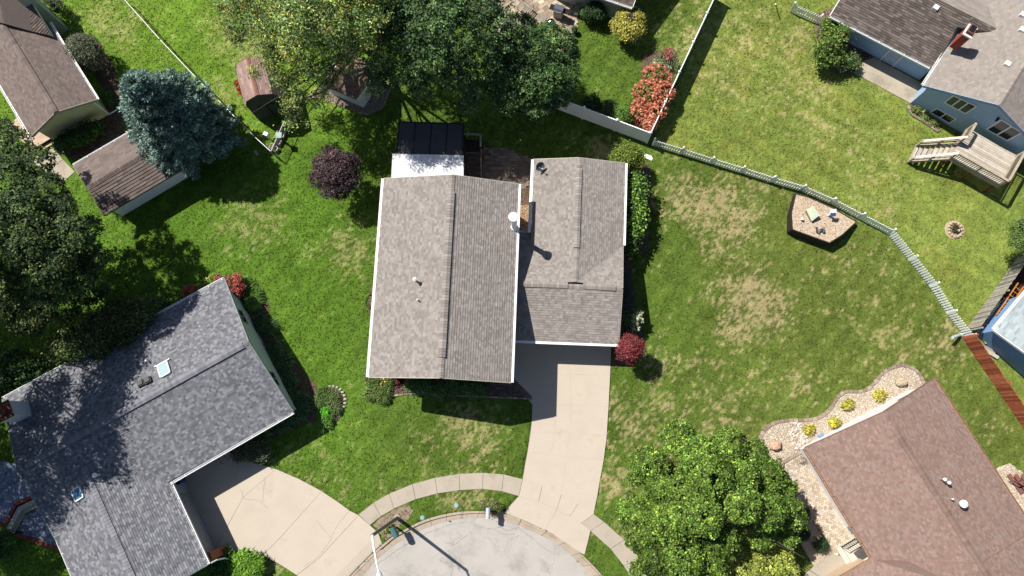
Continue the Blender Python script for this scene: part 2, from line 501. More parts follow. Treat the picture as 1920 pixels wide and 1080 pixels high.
def ridge_caps(th, a, b, w, step, ka, kb, pal, lift=0.05, each=False, name='ridge_cap'):
    """folded cap shingles along a ridge; ka, kb = fall per metre on either side"""
    a = np.array(a, float); b = np.array(b, float); L = np.linalg.norm(b - a); d = (b - a) / L
    s = unit(np.cross(d, (0, 0, 1))); n = int(L / step); mb = MB()
    for i in range(n):
        p0 = a + d * (L * i / n); p1 = a + d * (L * (i + 1) / n) + d * 0.015
        c = tuple(np.array(random.choice(pal)) * random.uniform(0.9, 1.1))
        z0 = np.array((0, 0, lift)); z1 = np.array((0, 0, lift + 0.02)); g = np.array((0, 0, -0.05))
        A0 = p0 + s * w / 2 - np.array((0, 0, ka * w / 2)); A1 = p1 + s * w / 2 - np.array((0, 0, ka * w / 2))
        B0 = p0 - s * w / 2 - np.array((0, 0, kb * w / 2)); B1 = p1 - s * w / 2 - np.array((0, 0, kb * w / 2))
        vs = [A0 + z0, p0 + z0, B0 + z0, A1 + z1, p1 + z1, B1 + z1, A0 + g, B0 + g, A1 + g, B1 + g]
        fs = [(0, 1, 4, 3), (1, 2, 5, 4), (0, 3, 8, 6), (5, 2, 7, 9), (3, 4, 5, 9, 8), (2, 1, 0, 6, 7)]
        if each:
            m1 = MB(); m1.add(vs, fs, c); part(name, m1, M_shingle, th)
        else: mb.add(vs, fs, c)
    if not each: part(name + '_run', mb, M_shingle, th, stuff=True)
def wall(th, pts, inward, m, t=0.16, name='wall'):
    mb = MB(); mb.prism(pts, tuple(np.array(inward) * t)); return part(name, mb, m, th)
def gable(th, ea, ra, eb, fa, rb, fb, pal, wall_m, oe=0.4, orr=0.3, trim=None, gutter=None, course=0.145, tab=(0.16, 0.36),
          lift=0.022, walls='abLR', run=0.5, extra=None, gut=(True, True), base=0.0, cover=False):
    """gable roof from eave-left, ridge, eave-right at end a and the same at end b (3-D points)"""
    ea, ra, eb, fa, rb, fb = [np.array(p, float) for p in (ea, ra, eb, fa, rb, fb)]
    d = unit(unit((rb - ra)[:2]) + unit((fa - ea)[:2]) + unit((fb - eb)[:2])); d = np.array((d[0], d[1], 0))
    fa = ea + d * (fa - ea).dot(d); rb = ra + d * (rb - ra).dot(d); fb = eb + d * (fb - eb).dot(d)
    ro = roof(th, [[ea, ra, rb, fa], [ra, eb, fb, rb]], pal, course, tab, lift, run=run) if extra is None else roof(th, [[ea, ra, rb, fa], [ra, eb, fb, rb]] + extra, pal, course, tab, lift, run=run)
    def corner(e, r, sgn):
        x = (r - e)[:2]; x = x - d[:2] * x.dot(d[:2]); x = np.array((*unit(x), 0))
        k = (r[2] - e[2]) / abs((r - e)[:2].dot(x[:2]))
        q = e + x * oe + d * orr * sgn; q[2] = e[2] + k * oe - 0.16; return q
    ca, cb = corner(ea, ra, 1), corner(eb, ra, 1); da, db = corner(fa, rb, -1), corner(fb, rb, -1)
    pa = ra + d * orr - np.array((0, 0, .16)); pb = rb - d * orr - np.array((0, 0, .16))
    # keep peak on the line between the two corners
    for q, u, v in ((pa, ca, cb), (pb, da, db)):
        uv = unit((v - u)[:2]); q[:2] = u[:2] + uv * (q[:2] - u[:2]).dot(uv)
    g = lambda q: np.array((q[0], q[1], base))
    side = unit(np.cross(d, (0, 0, 1))); 
    sl = side if (cb - ca).dot(side) > 0 else -side
    if 'a' in walls: wall(th, [g(ca), ca, pa, cb, g(cb)], d, wall_m)
    if 'b' in walls: wall(th, [g(da), da, pb, db, g(db)], -d, wall_m)
    if 'L' in walls: wall(th, [g(ca) + d * .165, ca + d * .165, da - d * .165, g(da) - d * .165], sl, wall_m)
    if 'R' in walls: wall(th, [g(cb) + d * .165, cb + d * .165, db - d * .165, g(db) - d * .165], -sl, wall_m)
    if trim is not None:
        for p, q, end in ((ea, ra, -1), (ra, eb, -1), (fa, rb, 1), (rb, fb, 1)):
            mb = MB(); o = d * 0.022 * end + np.array((0, 0, -.085)); mb.beam(p + o, q + o, 0.04, 0.19); part('rake_board', mb, trim, th)
    if gutter is not None:
        for (p, q, out), on in zip(((ea, fa, -sl), (eb, fb, sl)), gut):
            if not on: continue
            gut_run(th, p, q, out, gutter, cover=cover)
    return dict(a=(g(ca), g(cb)), b=(g(da), g(db)), L=(g(ca), g(da)), R=(g(cb), g(db)), d=d, ea=ea, ra=ra, eb=eb, fa=fa, rb=rb, fb=fb, k=(ra[2] - ea[2]), roof=ro)
def gut_run(th, p, q, out, m, w=0.13, cover=False):
    """open trough with a front lip"""
    p = np.array(p, float); q = np.array(q, float); out = np.array(out, float); mb = MB()
    z = np.array((0, 0, 1.0))
    mb.beam(p + out * (w * .5 + .005) - z * .12, q + out * (w * .5 + .005) - z * .12, w, 0.02)
    mb.beam(p + out * (w + .01) - z * .06, q + out * (w + .01) - z * .06, 0.022, 0.13)
    mb.beam(p + out * .012 - z * .06, q + out * .012 - z * .06, 0.02, 0.12)
    if cover: mb.beam(p + out * (w * .5 + .012) - z * .012, q + out * (w * .5 + .012) - z * .012, w + .05, 0.02)
    L = np.linalg.norm(q - p); n = max(2, int(L / 0.9))
    for i in range(n + 1):
        c = p + (q - p) * (0.01 + 0.98 * i / n)
        mb.beam(c + out * .02 - z * .01, c + out * w - z * .01, 0.03, 0.018)
    return part('gutter', mb, m, th)
def window(th, quad, n_out, panes=2, fw=0.07, name='window', frame=None, glass=None):
    """framed window on a wall: quad of four 3-D points tl, tr, br, bl"""
    tl, tr, br, bl = [np.array(p, float) + np.array(n_out) * 0.02 for p in quad]; no = np.array(n_out, float)
    mb = MB()
    for a, b in ((tl, tr), (bl, br)): mb.beam(a - unit(b - a) * fw / 2, b + unit(b - a) * fw / 2, 0.05, fw, up=unit(tl - bl))
    for i in range(panes + 1):
        a = tl + (tr - tl) * i / panes; b = bl + (br - bl) * i / panes
        mb.beam(a - unit(a - b) * fw * .5, b + unit(a - b) * fw * .5, 0.046, fw, up=unit(tr - tl))
    f = part(name, mb, frame or M_white, th)
    for i in range(panes):
        a = tl + (tr - tl) * i / panes; b = tl + (tr - tl) * (i + 1) / panes; c = bl + (br - bl) * (i + 1) / panes; e = bl + (br - bl) * i / panes
        m2 = MB(); m2.prism([a, b, c, e], tuple(-no * 0.015)); part('pane', m2, glass or M_glass, f)
    return f
def slab(name, pts, m, parent=None, t=0.2, kind=None, col=None):
    mb = MB(); mb.prism(pts, t, col)
    if parent is None:
        return struct(name, mb, m, kind or 'structure')
    return part(name, mb, m, parent)
def ground_thing(name, kind='structure'):
    o = bpy.data.objects.new(name, None); C.objects.link(o); o['kind'] = kind; return o
def crack(parent, pxs, z, w=0.025, name='crack', m=None):
    P = [W(*p, z) for p in pxs]; q = []
    for a, b in zip(P, P[1:]):
        n = max(2, int(np.linalg.norm(b - a) / 0.18))
        for i in range(n): q.append(a + (b - a) * i / n + np.array((*rng.normal(0, 0.025, 2), 0)))
    q.append(P[-1]); mb = MB()
    for a, b in zip(q, q[1:]):
        d = unit(b - a); s = np.array((-d[1], d[0], 0)) * w * random.uniform(.25, .6)
        mb.add([a - s, b - s, b + s, a + s], [(0, 1, 2, 3)])
    return part(name, mb, m or M_crack, parent)
def scatter(name, parent, poly, n, size, cols, z, flat=0.4, m=None, stuff=True):
    """small loose pieces (chips, pebbles) over a polygon"""
    poly = [np.array(p) for p in poly]
    lo = np.min([p[:2] for p in poly], 0); hi = np.max([p[:2] for p in poly], 0)
    x = rng.uniform(lo[0], hi[0], n * 3); y = rng.uniform(lo[1], hi[1], n * 3); k = pip(x, y, poly); x, y = x[k][:n], y[k][:n]; n = len(x)
    if n == 0: return None
    P = np.stack([x, y, np.full(n, z) + rng.uniform(0, size * .4, n)], 1)
    s = size * rng.uniform(0.6, 1.4, (n, 1)); az = rng.uniform(0, 6.28, n)
    a = np.stack([np.cos(az), np.sin(az), rng.normal(0, flat * .5, n)], 1) * s * .6; b = np.stack([-np.sin(az), np.cos(az), rng.normal(0, flat * .5, n)], 1) * s * .42
    c = np.zeros((n, 3)); c[:, 2] = s[:, 0] * flat
    q = np.concatenate([np.stack([P - a, P - b, P + c], 1), np.stack([P - b, P + a, P + c], 1), np.stack([P + a, P + b, P + c], 1), np.stack([P + b, P - a, P + c], 1)])
    pal = np.array(cols); cc = pal[rng.integers(0, len(pal), n)] * np.exp(rng.normal(0, .15, n))[:, None]
    return np_quads(name, q, np.clip(np.concatenate([cc] * 4), 0, .9), m or M_attr, parent, stuff=stuff)

# ================================================================== SETTING: paving outlines (photo pixels on the ground)
SW_UP = [(672, 965), (700, 943), (729.5, 926), (773, 907.7), (815.6, 896), (861, 888.7), (906, 886.6), (944, 889.6), (980, 898.7),
         (1016.5, 910.8), (1052.7, 928), (1084, 945), (1113, 964), (1132.8, 979), (1170.5, 1012.6), (1200, 1047), (1222, 1080), (1240, 1112)]
SW_LO = [(693, 984.5), (714, 968), (738.5, 953.6), (779, 936), (820, 925), (862, 919), (904.7, 916.5), (941, 921), (972.7, 930),
         (1010, 940), (1043.7, 956), (1068, 968), (1089, 981), (1107, 995), (1145, 1029), (1170, 1061), (1184, 1084), (1198, 1112)]
CURB_OUT = [(628, 1112), (668, 1068), (700, 1036), (722, 1017), (740, 1004), (793, 976), (853, 961), (911, 958.5), (950, 964), (1036, 1002), (1092, 1041), (1130, 1080), (1150, 1108)]
CURB_IN = [(655, 1112), (684, 1075), (706, 1050), (733, 1027), (756, 1011), (799, 990), (851, 974.5), (905, 971), (946, 976), (1024, 1009), (1075, 1045), (1110, 1082), (1128, 1108)]
co = [np.array((*p, 0)) for p in arc(CURB_OUT, 70)]; ci = [np.array((*p, 0)) for p in arc(CURB_IN, 70)]
co_w = [W(p[0], p[1], 0.02) for p in co]; ci_w = [W(p[0], p[1], -0.10) for p in ci]
street_poly = [W(p[0], p[1], -0.11) for p in ci] + [W(1300, 1500, -.11), W(500, 1500, -.11)]
sink_poly = [a * 1.0 for a, b in zip(co_w, ci_w)] + [W(1300, 1480, 0), W(500, 1480, 0)]

DRIVE = [(952, 628), (1147, 628), (1144, 685), (1141, 762), (1137, 827), (1129, 872), (1121, 925), (1113, 964), (1084, 945), (1052.7, 928), (1016.5, 910.8), (980, 898.7), (985, 868), (989.6, 844), (997, 793), (998.5, 752), (958, 712)]
APRON = [(972.7, 930), (1010, 940), (1043.7, 956), (1068, 968), (1089, 981), (1107, 995), (1101, 1020), (1095.5, 1042), (1066, 1021), (1036, 1001), (990, 979), (946, 961.5), (958, 946)]
LDRIVE = [(326, 902), (352, 862), (430, 848), (470, 866), (517.4, 879.6), (562, 899), (603, 921), (633, 941), (656, 958), (672, 966), (693, 984.5), (709, 999), (716, 1020), (698, 1036), (667, 1067), (628, 1110), (600, 1110), (556, 1078), (525, 1058), (493, 1041), (440, 1034), (400, 1042)]
GBED = [(1508, 843), (1456, 873), (1430.5, 850.5), (1422, 831), (1428.6, 811.6), (1448, 794), (1477, 788), (1508, 787.5), (1535.5, 782.5), (1555, 767), (1570.5, 743.6), (1586, 734), (1613, 734), (1633, 724), (1652, 701), (1671.6, 689), (1691, 685), (1710.5, 691), (1724, 703), (1732, 722), (1690, 760), (1600, 800)]
BWALK = [(1458, 877), (1512, 843), (1560, 900), (1640, 1030), (1600, 1050), (1560, 1036), (1540, 1002), (1489, 924)]
FBED = [(700, 690), (688, 705), (687, 735), (700, 749), (722, 747), (735, 741), (770, 737), (840, 740), (907, 743), (907, 690)]
BACKPAT = [(870, 350), (868, 270), (905, 274), (935, 276), (957, 280), (985, 293), (1010, 300), (1010, 345), (960, 360)]
SIDEYARD = [(962, 362), (1012, 338), (1012, 440), (962, 440)]
TOPPAT = [(880, -40), (1108, -40), (1093, 8), (1083, 33), (1079, 60), (1072, 86), (1050, 100), (1000, 95), (930, 70)]
BLUEPAT = [(1600, 136), (1622, 113), (1640, 108), (1735, 160), (1706.6, 193)]
LEFTPAT = [(-60, 860), (60, 870), (130, 985), (135, 1030), (108, 1030), (75, 1015), (27, 998), (-60, 985)]
SHEDBED = [(572, 188), (585, 175), (604, 160), (680, 200), (718, 150), (735, 160), (716, 205), (690, 216), (640, 200), (600, 183)]
ISLAND = [(592, 738), (600, 729), (622, 728), (640, 736), (645, 756), (640, 778), (628, 792), (610, 792), (600, 775), (592, 755)]
LBED = [(320, 575), (350, 548), (420, 515), (455, 520), (480, 532), (497, 550), (504, 575), (500, 590), (520, 640), (600, 730), (592, 790), (555, 800), (430, 870), (360, 880)]
EBED = [(1160, 300), (1200, 290), (1222, 320), (1216, 470), (1186, 480), (1184, 560), (1205, 620), (1205, 670), (1150, 690), (1150, 640)]
HBED = [(1190, 245), (1205, 100), (1262, 90), (1275, 110), (1222, 262)]
TLBED = [(98, 262), (190, 225), (200, 180), (140, 80), (180, 75), (215, 130), (235, 200), (230, 250), (150, 300), (110, 290)]
WALKTL = [(52, 290), (95, 262), (138, 312), (110, 328)]
SHRUBBED = [(1527, 28), (1560, 15), (1600, 50), (1640, 100), (1622, 118), (1600, 137), (1570, 138), (1545, 120), (1530, 70)]
RBED = [(1868, 876), (1895, 870), (1915, 885), (1940, 920), (1920, 960), (1885, 920)]
def gw(poly, z=0.0): return [W(p[0], p[1], z) for p in poly]
NOGRASS = [gw(p) for p in (DRIVE, APRON, LDRIVE, GBED, BWALK, FBED, BACKPAT, SIDEYARD, TOPPAT, BLUEPAT, LEFTPAT, ISLAND, WALKTL)] + \
          [gw(SW_UP + SW_LO[::-1])] + [street_poly + []] + [[a for a in co_w] + [b for b in ci_w[::-1]]]

# dry, tan patches: (px, py, radius px, strength)
DRY = [(1290, 365, 45, .75), (1330, 385, 55, .9), (1380, 420, 45, .7), (1340, 450, 50, .55), (1240, 390, 40, .6), (1300, 330, 60, .35), (1420, 360, 50, .4),
       (1400, 560, 55, 1.0), (1440, 575, 45, 1.0), (1385, 600, 45, .8), (1320, 690, 35, .5), (1230, 700, 50, .45), (1170, 790, 60, .7), (1250, 800, 70, .55), (1150, 900, 45, .6),
       (1350, 790, 80, .45), (1500, 700, 60, .25), (650, 470, 45, .85), (670, 430, 40, .5), (480, 415, 55, .6), (440, 430, 40, .45), (600, 480, 35, .3), (545, 860, 45, .3),
       (860, 800, 45, .75), (800, 830, 45, .6), (900, 850, 60, .6), (850, 875, 60, .45), (600, 900, 60, .45), (640, 930, 40, .4), (740, 940, 30, .8), (850, 945, 40, .6), (900, 935, 40, .5),
       (215, 50, 60, .7), (190, 30, 60, .6), (300, 100, 40, .25), (440, 60, 60, .75), (470, 100, 50, .85), (430, 180, 50, .55), (480, 20, 50, .5), (520, 60, 60, .6), (590, 200, 40, .3),
       (1140, 290, 40, .7), (1110, 300, 30, .5), (1400, 60, 90, .35), (1360, 150, 60, .4), (1480, 180, 90, .35), (1560, 250, 90, .35), (1640, 330, 80, .25), (1500, 90, 60, .5),
       (1600, 560, 120, .25), (1700, 660, 100, .3), (1780, 640, 40, .6), (1660, 400, 30, .5), (1500, 385, 30, .4), (1850, 800, 40, .4), (1150, 1000, 50, .35), (1190, 500, 40, .25),
       (560, 600, 90, .12), (500, 1060, 35, .7), (1240, 640, 40, .25), (1170, 560, 30, .2), (690, 520, 25, .5), (1250, 60, 60, .3), (1290, 40, 60, .35)]
def lawn(x, y):
    """dryness and base colour of the turf at world points"""
    P = lambda px, py: W(px, py)[:2]
    dry = np.zeros_like(x)
    for px, py, r, s in DRY:
        c = P(px, py); rr = r * mpp(px, py) * 1.15
        dry = np.maximum(dry, s * np.exp(-((x - c[0]) ** 2 + (y - c[1]) ** 2) / (rr * rr)))
    n1 = fbm(x * 1.5, y * 1.5, 3, 4); n2 = fbm(x * 4.2, y * 4.2, 8, 3); n3 = fbm(x * .35, y * .35, 5, 3)
    # which lawn: 0 lush (left), 1 olive (right-hand yards)
    bx, by = W(1225, 268)[:2]
    line = [W(*p)[:2] for p in ((1222, 270), (1277, 285), (1390, 320), (1500, 354), (1557, 378), (1610, 406), (1666, 437), (1707, 485), (1747, 533), (1812, 632), (1990, 900))]
    yr = [tuple(l) for l in line] + [tuple(W(2400, 900)[:2]), tuple(W(2400, -400)[:2]), tuple(W(1480, -400)[:2]), tuple(W(1340, 0)[:2])]
    right = pip(x, y, yr).astype(float)
    mid = sstep(W(1100, 500)[0], W(1500, 500)[0], x) * (1 - right)
    n4 = fbm(x * 8.5 + 3, y * 8.5, 31, 3)
    n5 = fbm(x * 20 + 9, y * 20, 41, 2)
    lace = (n1 - .5) * 1.0 + (n2 - .5) * 1.0 + (n4 - .5) * 1.6 + (n5 - .5) * 1.2
    left_ = 1 - sstep(W(760, 400)[0], W(960, 400)[0], x)
    gen = .02 * right + .07 * mid + .0 + (n3 - .5) * .5
    d = sstep(.38, .74, dry * .85 + gen + lace * (.5 + .5 * np.minimum(dry * 1.6, 1))) * (.6 - .24 * left_)
    left = 1 - sstep(W(620, 400)[0], W(760, 400)[0], x)
    topl = left * sstep(W(300, 300)[1], W(300, 200)[1], y)
    lush = np.array(A(92, 119, 44, .61)); olive = np.array(A(130, 147, 68, .60)); midc = np.array(A(107, 124, 54, .60)); bright = np.array(A(114, 147, 50, .66)); leftc = np.array(A(90, 123, 40, .65))
    col = np.ones((*x.shape, 3)) * lush
    w = lambda m: m[..., None]
    col = col * (1 - w(left)) + leftc * w(left)
    col = col * (1 - w(topl) * .8) + bright * w(topl) * .8
    col = col * (1 - w(mid)) + midc * w(mid)
    col = col * (1 - w(right)) + olive * w(right)
    # broad mowing / moisture mottling, finer blotches
    # faint mower passes, each lawn in its own direction
    st = np.where(right > .5, np.sin((x * .55 + y * .83) * 5.2), np.sin((x * .78 - y * .62) * 5.0))
    m = np.exp((n3 - .5) * .5 + (n1 - .5) * .4 + (n2 - .5) * .35 + (n4 - .5) * .7 + (n5 - .5) * .3 + st * .08)
    yel = w(sstep(.45, .7, fbm(x * .8 + 40, y * .8, 21, 4)))
    yel = yel * (.3 + .5 * w(right))
    col = col * (1 - yel * .4) + col * np.array((1.5, 1.12, 1.15)) * yel * .4
    col = col * w(m)
    tan = np.array(A(202, 178, 140, .58)); tan = tan * w(np.exp((n2 - .5) * .7))
    return col * (1 - w(d)) + tan * w(d), d

# ------------------------------------------------------------------ ground sheet
xs = np.concatenate([[-900, -400, -200, -120, -80, -60], np.arange(-46, 44.01, 0.17), [60, 80, 120, 200, 400, 900]])
ys = np.concatenate([[-900, -400, -200, -100, -50, -25], np.arange(-14, 36.01, 0.17), [50, 80, 120, 200, 400, 900]])
X, Y = np.meshgrid(xs, ys)
lc, ld = lawn(X, Y)
_far = np.clip((np.maximum(np.maximum(np.abs(X) - 46, Y - 36), -14 - Y)) / 6, 0, 1)[..., None]
lc = lc * (1 - _far) + np.array(A(100, 122, 56, .54)) * _far
Z = (fbm(X * .8, Y * .8, 2, 3) - .5) * 0.02 - 0.015
for _p in (sink_poly, gw(APRON), gw(DRIVE), gw(LDRIVE)): Z[pip(X, Y, _p)] = -0.2
nx, ny = len(xs), len(ys)
me = bpy.data.meshes.new('lawn')
me.vertices.add(nx * ny); me.vertices.foreach_set('co', np.stack([X, Y, Z], -1).astype(np.float32).ravel())
ii = (np.arange(ny - 1)[:, None] * nx + np.arange(nx - 1)[None]).ravel()
quad = np.stack([ii, ii + 1, ii + nx + 1, ii + nx], 1).astype(np.int32)
me.loops.add(quad.size); me.loops.foreach_set('vertex_index', quad.ravel())
me.polygons.add(len(quad)); me.polygons.foreach_set('loop_start', np.arange(0, quad.size, 4, dtype=np.int32))
me.update(calc_edges=True)
ca = me.color_attributes.new('Col', 'FLOAT_COLOR', 'POINT')
ca.data.foreach_set('color', np.concatenate([lc.reshape(-1, 3), np.ones((nx * ny, 1))], 1).astype(np.float32).ravel())
me.materials.append(mat('turf', attr=True, rough=0.95, var=0.12, scale=3.2, bump=0.6, bscale=22, fine=0.3, fscale=12, spec=0.1))
g = link('lawn', me); g['kind'] = 'structure'

# ------------------------------------------------------------------ street, kerb, pavements, drives
smb = MB(); smb.prism(street_poly, 0.1); struct('street', smb, M_street)
st = ground_thing('street_surface_cracks')
for c in ([(890, 985), (925, 992), (950, 985), (975, 993)], [(925, 992), (945, 1003), (965, 1001)], [(760, 1022), (800, 1000), (840, 985), (870, 980)], [(700, 1062), (740, 1035), (775, 1012)],
          [(830, 1015), (850, 1022), (878, 1003)], [(935, 985), (950, 996), (972, 988), (985, 1000)], [(985, 1000), (1010, 1020), (1040, 1040)], [(840, 1030), (850, 1060), (845, 1085)]):
    crack(st, c, -0.104, 0.02, m=mat('street_crack', A(160, 155, 148, .46), .95, .2, 4))
cb = ground_thing('curb')
for s in range(0, 66, 3):
    mb = MB(); e = min(s + 3, 69)
    for i in range(s, e):
        f0, f1 = (0.03 if i == s else 0), (0.97 if i == e - 1 else 1.0)
        row = []
        for t_, k in ((f0, i), (f1, i)):
            a = co_w[k] + (co_w[k + 1] - co_w[k]) * t_; b = ci_w[k] + (ci_w[k + 1] - ci_w[k]) * t_
            dv = unit((b - a)[:2]); L = np.linalg.norm((b - a)[:2])
            pr = [(0, -.3), (0, .03), (.14, .03), (.19, -.085), (L, -.1), (L, -.3)]
            row.append([np.array((a[0] + dv[0] * r, a[1] + dv[1] * r, z)) for r, z in pr])
        px_mid = (co[i][0] + co[i + 1][0]) / 2
        if 945 < px_mid < 1093 or px_mid < 712:      # lowered where a drive crosses
            for r_ in row:
                r_[1][2] = r_[2][2] = -0.055
        mb.add(row[0] + row[1], [(k, k + 1, k + 7, k + 6) for k in range(5)])
    part('curb_segment', mb, M_curb, cb)
sw = ground_thing('sidewalk')
for i in range(len(SW_UP) - 1):
    u0, u1, l0, l1 = [np.array((*p, 0.0)) for p in (SW_UP[i], SW_UP[i + 1], SW_LO[i], SW_LO[i + 1])]
    e = 0.012; e = .008
    q = [u0 + (u1 - u0) * e, u0 + (u1 - u0) * (1 - e), l0 + (l1 - l0) * (1 - e), l0 + (l1 - l0) * e]
    nv = 3
    top = [W(*(p[:2]), .028 + .004 * random.random()) for p in q]
    slab('paving_slab', top, M_concrete if 8 <= i <= 11 else M_walk, sw, 0.15)
dr = ground_thing('driveway')
def poly_px(pts, z): return [W(p[0], p[1], z) for p in pts]
DL = [(952, 628), (1046, 628), (1043.5, 690), (1041, 770), (1035, 850), (1022, 911.5), (1016.5, 910.8), (980, 898.7), (985, 868), (989.6, 844), (997, 793), (998.5, 752), (958, 712)]
slab('joint_filler', poly_px(DRIVE, .02), M_walk, dr, .1); slab('joint_filler', [W(p[0], p[1], z) for p, z in zip(APRON, [.02] * 6 + [-.01, -.06, -.06, -.06, -.06, -.06, -.01])], M_walk, dr, .1)
JX = lambda t, y: None
def quad_between(l0, r0, r1, l1): return [l0, r0, r1, l1]
rows_l = [(952, 628), (955, 700), (998.5, 758), (996, 810), (989.6, 848), (980.5, 897)]
rows_m = [(1056, 630), (1069, 702), (1071, 760), (1068, 812), (1062, 856), (1052.7, 927)]
rows_r = [(1147, 630), (1144, 703), (1141, 762), (1137.5, 818), (1132, 862), (1113.5, 963)]
def shrink(q, e):
    c = np.mean([np.array(p) for p in q], 0); out = []
    for p in q:
        v = np.array(p) - c; out.append(tuple(c + v * (1 - e / max(np.linalg.norm(v), 1))))
    return out
for i in range(5):
    for a, b in ((rows_l, rows_m), (rows_m, rows_r)):
        q = [a[i], b[i], b[i + 1], a[i + 1]]
        if i == 1 and a is rows_l: q = [a[i], b[i], b[i + 1], a[i + 1], (957, 712)]
        if i == 4:
            q = [a[4], b[4]] + ([(1052.7, 928), (1016.5, 910.8), (980, 898.7)] if a is rows_l else [(1113, 964), (1084, 945), (1052.7, 928)])
        slab('concrete_panel', poly_px(shrink(q, .1), .03), M_concrete, dr, .15)
mid_a, mid_b = (1043.7, 956), (1022, 994)
slab('concrete_panel', [W(p[0], p[1], z) for p, z in zip([(972.7, 930.4), (1010, 940.4), (1043.5, 956.4), (1022, 993.4), (990, 978.6), (946, 961.2), (958, 946)], [.03, .03, .03, -.05, -.05, -.05, 0])], M_concrete, dr, .15)
slab('concrete_panel', [W(p[0], p[1], z) for p, z in zip([(1044.1, 956.6), (1068, 968.4), (1089, 981.4), (1107, 995.4), (1101, 1020), (1095.5, 1042), (1066, 1020.6), (1036, 1000.6), (1022.6, 994)], [.03, .03, .03, .03, 0, -.05, -.05, -.05, -.05])], M_concrete, dr, .15)
ld_ = ground_thing('driveway')
slab('joint_filler', [W(p[0], p[1], .02) for p in LDRIVE[:11]] + [W(p[0], p[1], -.03) for p in LDRIVE[11:17]] + [W(p[0], p[1], .0) for p in LDRIVE[17:]], M_walk, ld_, .1)
LP = [[(326, 902), (352, 862), (430, 848), (470, 866), (517.4, 879.6), (456, 932), (402, 1030)],
      [(517.8, 880), (562, 899), (603, 921), (528, 1005), (493, 1041), (440, 1034), (402.4, 1030.6), (456.4, 932.5)],
      [(603.4, 921.4), (633, 941), (656, 958), (672, 966), (598, 1046), (556, 1078), (525, 1058), (493.6, 1041), (528.4, 1005.4)],
      [(672.4, 966.4), (693, 984.5), (709, 999), (716, 1020), (698, 1036), (667, 1067), (628, 1110), (600, 1110), (556.5, 1078.5), (598.5, 1046.3)]]
for i, q in enumerate(LP):
    slab('concrete_panel', [W(p[0], p[1], .03 if not (i == 3 and 3 <= k <= 6) else -.045) for k, p in enumerate(q)], M_concrete, ld_, .15)
for c in ([(592, 974), (621, 1010), (600, 1040), (570, 1062)], [(452, 920), (458, 936), (480, 937), (492, 943), (494, 915), (497, 895)], [(490, 943), (505, 955)], [(448, 868), (445, 885), (438, 900)], [(655, 958), (640, 975), (620, 1008)]):
    crack(ld_, c, .0345, .012)
for c in ([(1044, 770), (1041, 800), (1034, 850)],): crack(dr, c, .0345, .006)

def rag(poly, n=3, amp=.05, z=0.0):
    """outline with slightly uneven edge"""
    out = []; P = gw(poly, z)
    for a, b in zip(P, P[1:] + P[:1]):
        for i in range(n): out.append(a + (b - a) * i / n + np.array((*rng.normal(0, amp, 2), 0)))
    return out
def bed(name, poly, m, z, chips=None, n=0, size=.08, cols=None):
    mb = MB(); mb.prism(rag(poly, 3, .04, z), .15); o = struct(name, mb, m)
    if n: scatter(chips, o, gw(poly), n, size, cols, z + .004, .35)
    return o
mulch_c = [A(134, 112, 100, .55), A(104, 84, 74, .55), A(160, 140, 124, .55), A(88, 70, 62, .5)]
peb = [A(232, 218, 198, .64), A(218, 202, 180, .62), A(240, 232, 218, .66), A(200, 184, 164, .6), A(216, 194, 170, .6)]
bed('mulch_bed', FBED, M_mulch, .03, 'mulch_chips', 3500, .07, mulch_c)
bed('mulch_bed', ISLAND, M_mulch, .035, 'mulch_chips', 1500, .07, mulch_c + [A(190, 180, 170, .6)])
bed('mulch_bed', LBED, M_soil, .022, 'mulch_chips', 3000, .08, mulch_c)
bed('mulch_bed', EBED, M_soil, .022, 'mulch_chips', 1500, .08, mulch_c)
bed('flower_bed', HBED, M_soil, .022)
bed('planting_bed', TLBED, M_soil, .022, 'mulch_chips', 1500, .08, mulch_c)
bed('shrub_bed', SHRUBBED, M_mulch, .022, 'mulch_chips', 1500, .08, mulch_c + [A(190, 165, 140, .6)])
bed('gravel_bed', GBED, M_gravel, .04, 'pebbles', 9000, .07, peb)
bed('gravel_bed', SHEDBED, M_gravel, .024, 'pebbles', 2500, .08, [A(190, 170, 150, .6), A(150, 135, 120, .6)])
bed('gravel_bed', RBED, M_gravel, .03, 'pebbles', 1200, .07, peb)
bed('bare_soil', [(698, 983), (722, 966), (744, 954), (766, 948), (776, 956), (766, 972), (752, 984), (742, 1000), (724, 1013), (714, 1004), (708, 992)], mat('bare_dirt', A(176, 158, 136, .5), .98, .2, 3, .5, 25, fine=.2, fscale=14), .014, 'dirt_clods', 260, .05, [A(150, 130, 110, .5), A(120, 100, 84, .5)])
bed('bare_soil', [(690, 575), (692, 550), (700, 535), (712, 530), (712, 600), (697, 600)], M_mulch, .02, 'mulch_chips', 500, .06, mulch_c)
so = struct('side_yard_soil', (lambda m: (m.prism(gw(SIDEYARD, .012), .1), m)[1])(MB()), M_soil)
scatter('river_pebbles', so, gw([(975, 385), (1005, 385), (1005, 436), (975, 436)], 0), 1500, .08, [A(214, 180, 140, .6), A(190, 150, 110, .6), A(230, 210, 180, .6)], .018)
scatter('leaf_litter', so, gw(SIDEYARD, 0), 900, .07, [A(150, 120, 90, .6), A(120, 95, 70, .6), A(170, 145, 110, .6)], .018)
# cobbles in the corner of the gravel bed
scatter('cobbles', None, gw([(1478, 795), (1495, 790), (1510, 812), (1516, 835), (1490, 845), (1482, 820)]), 420, .17, [A(236, 222, 206, .66), A(220, 200, 180, .62), A(240, 234, 226, .68), A(204, 178, 154, .6)], .05, .55)

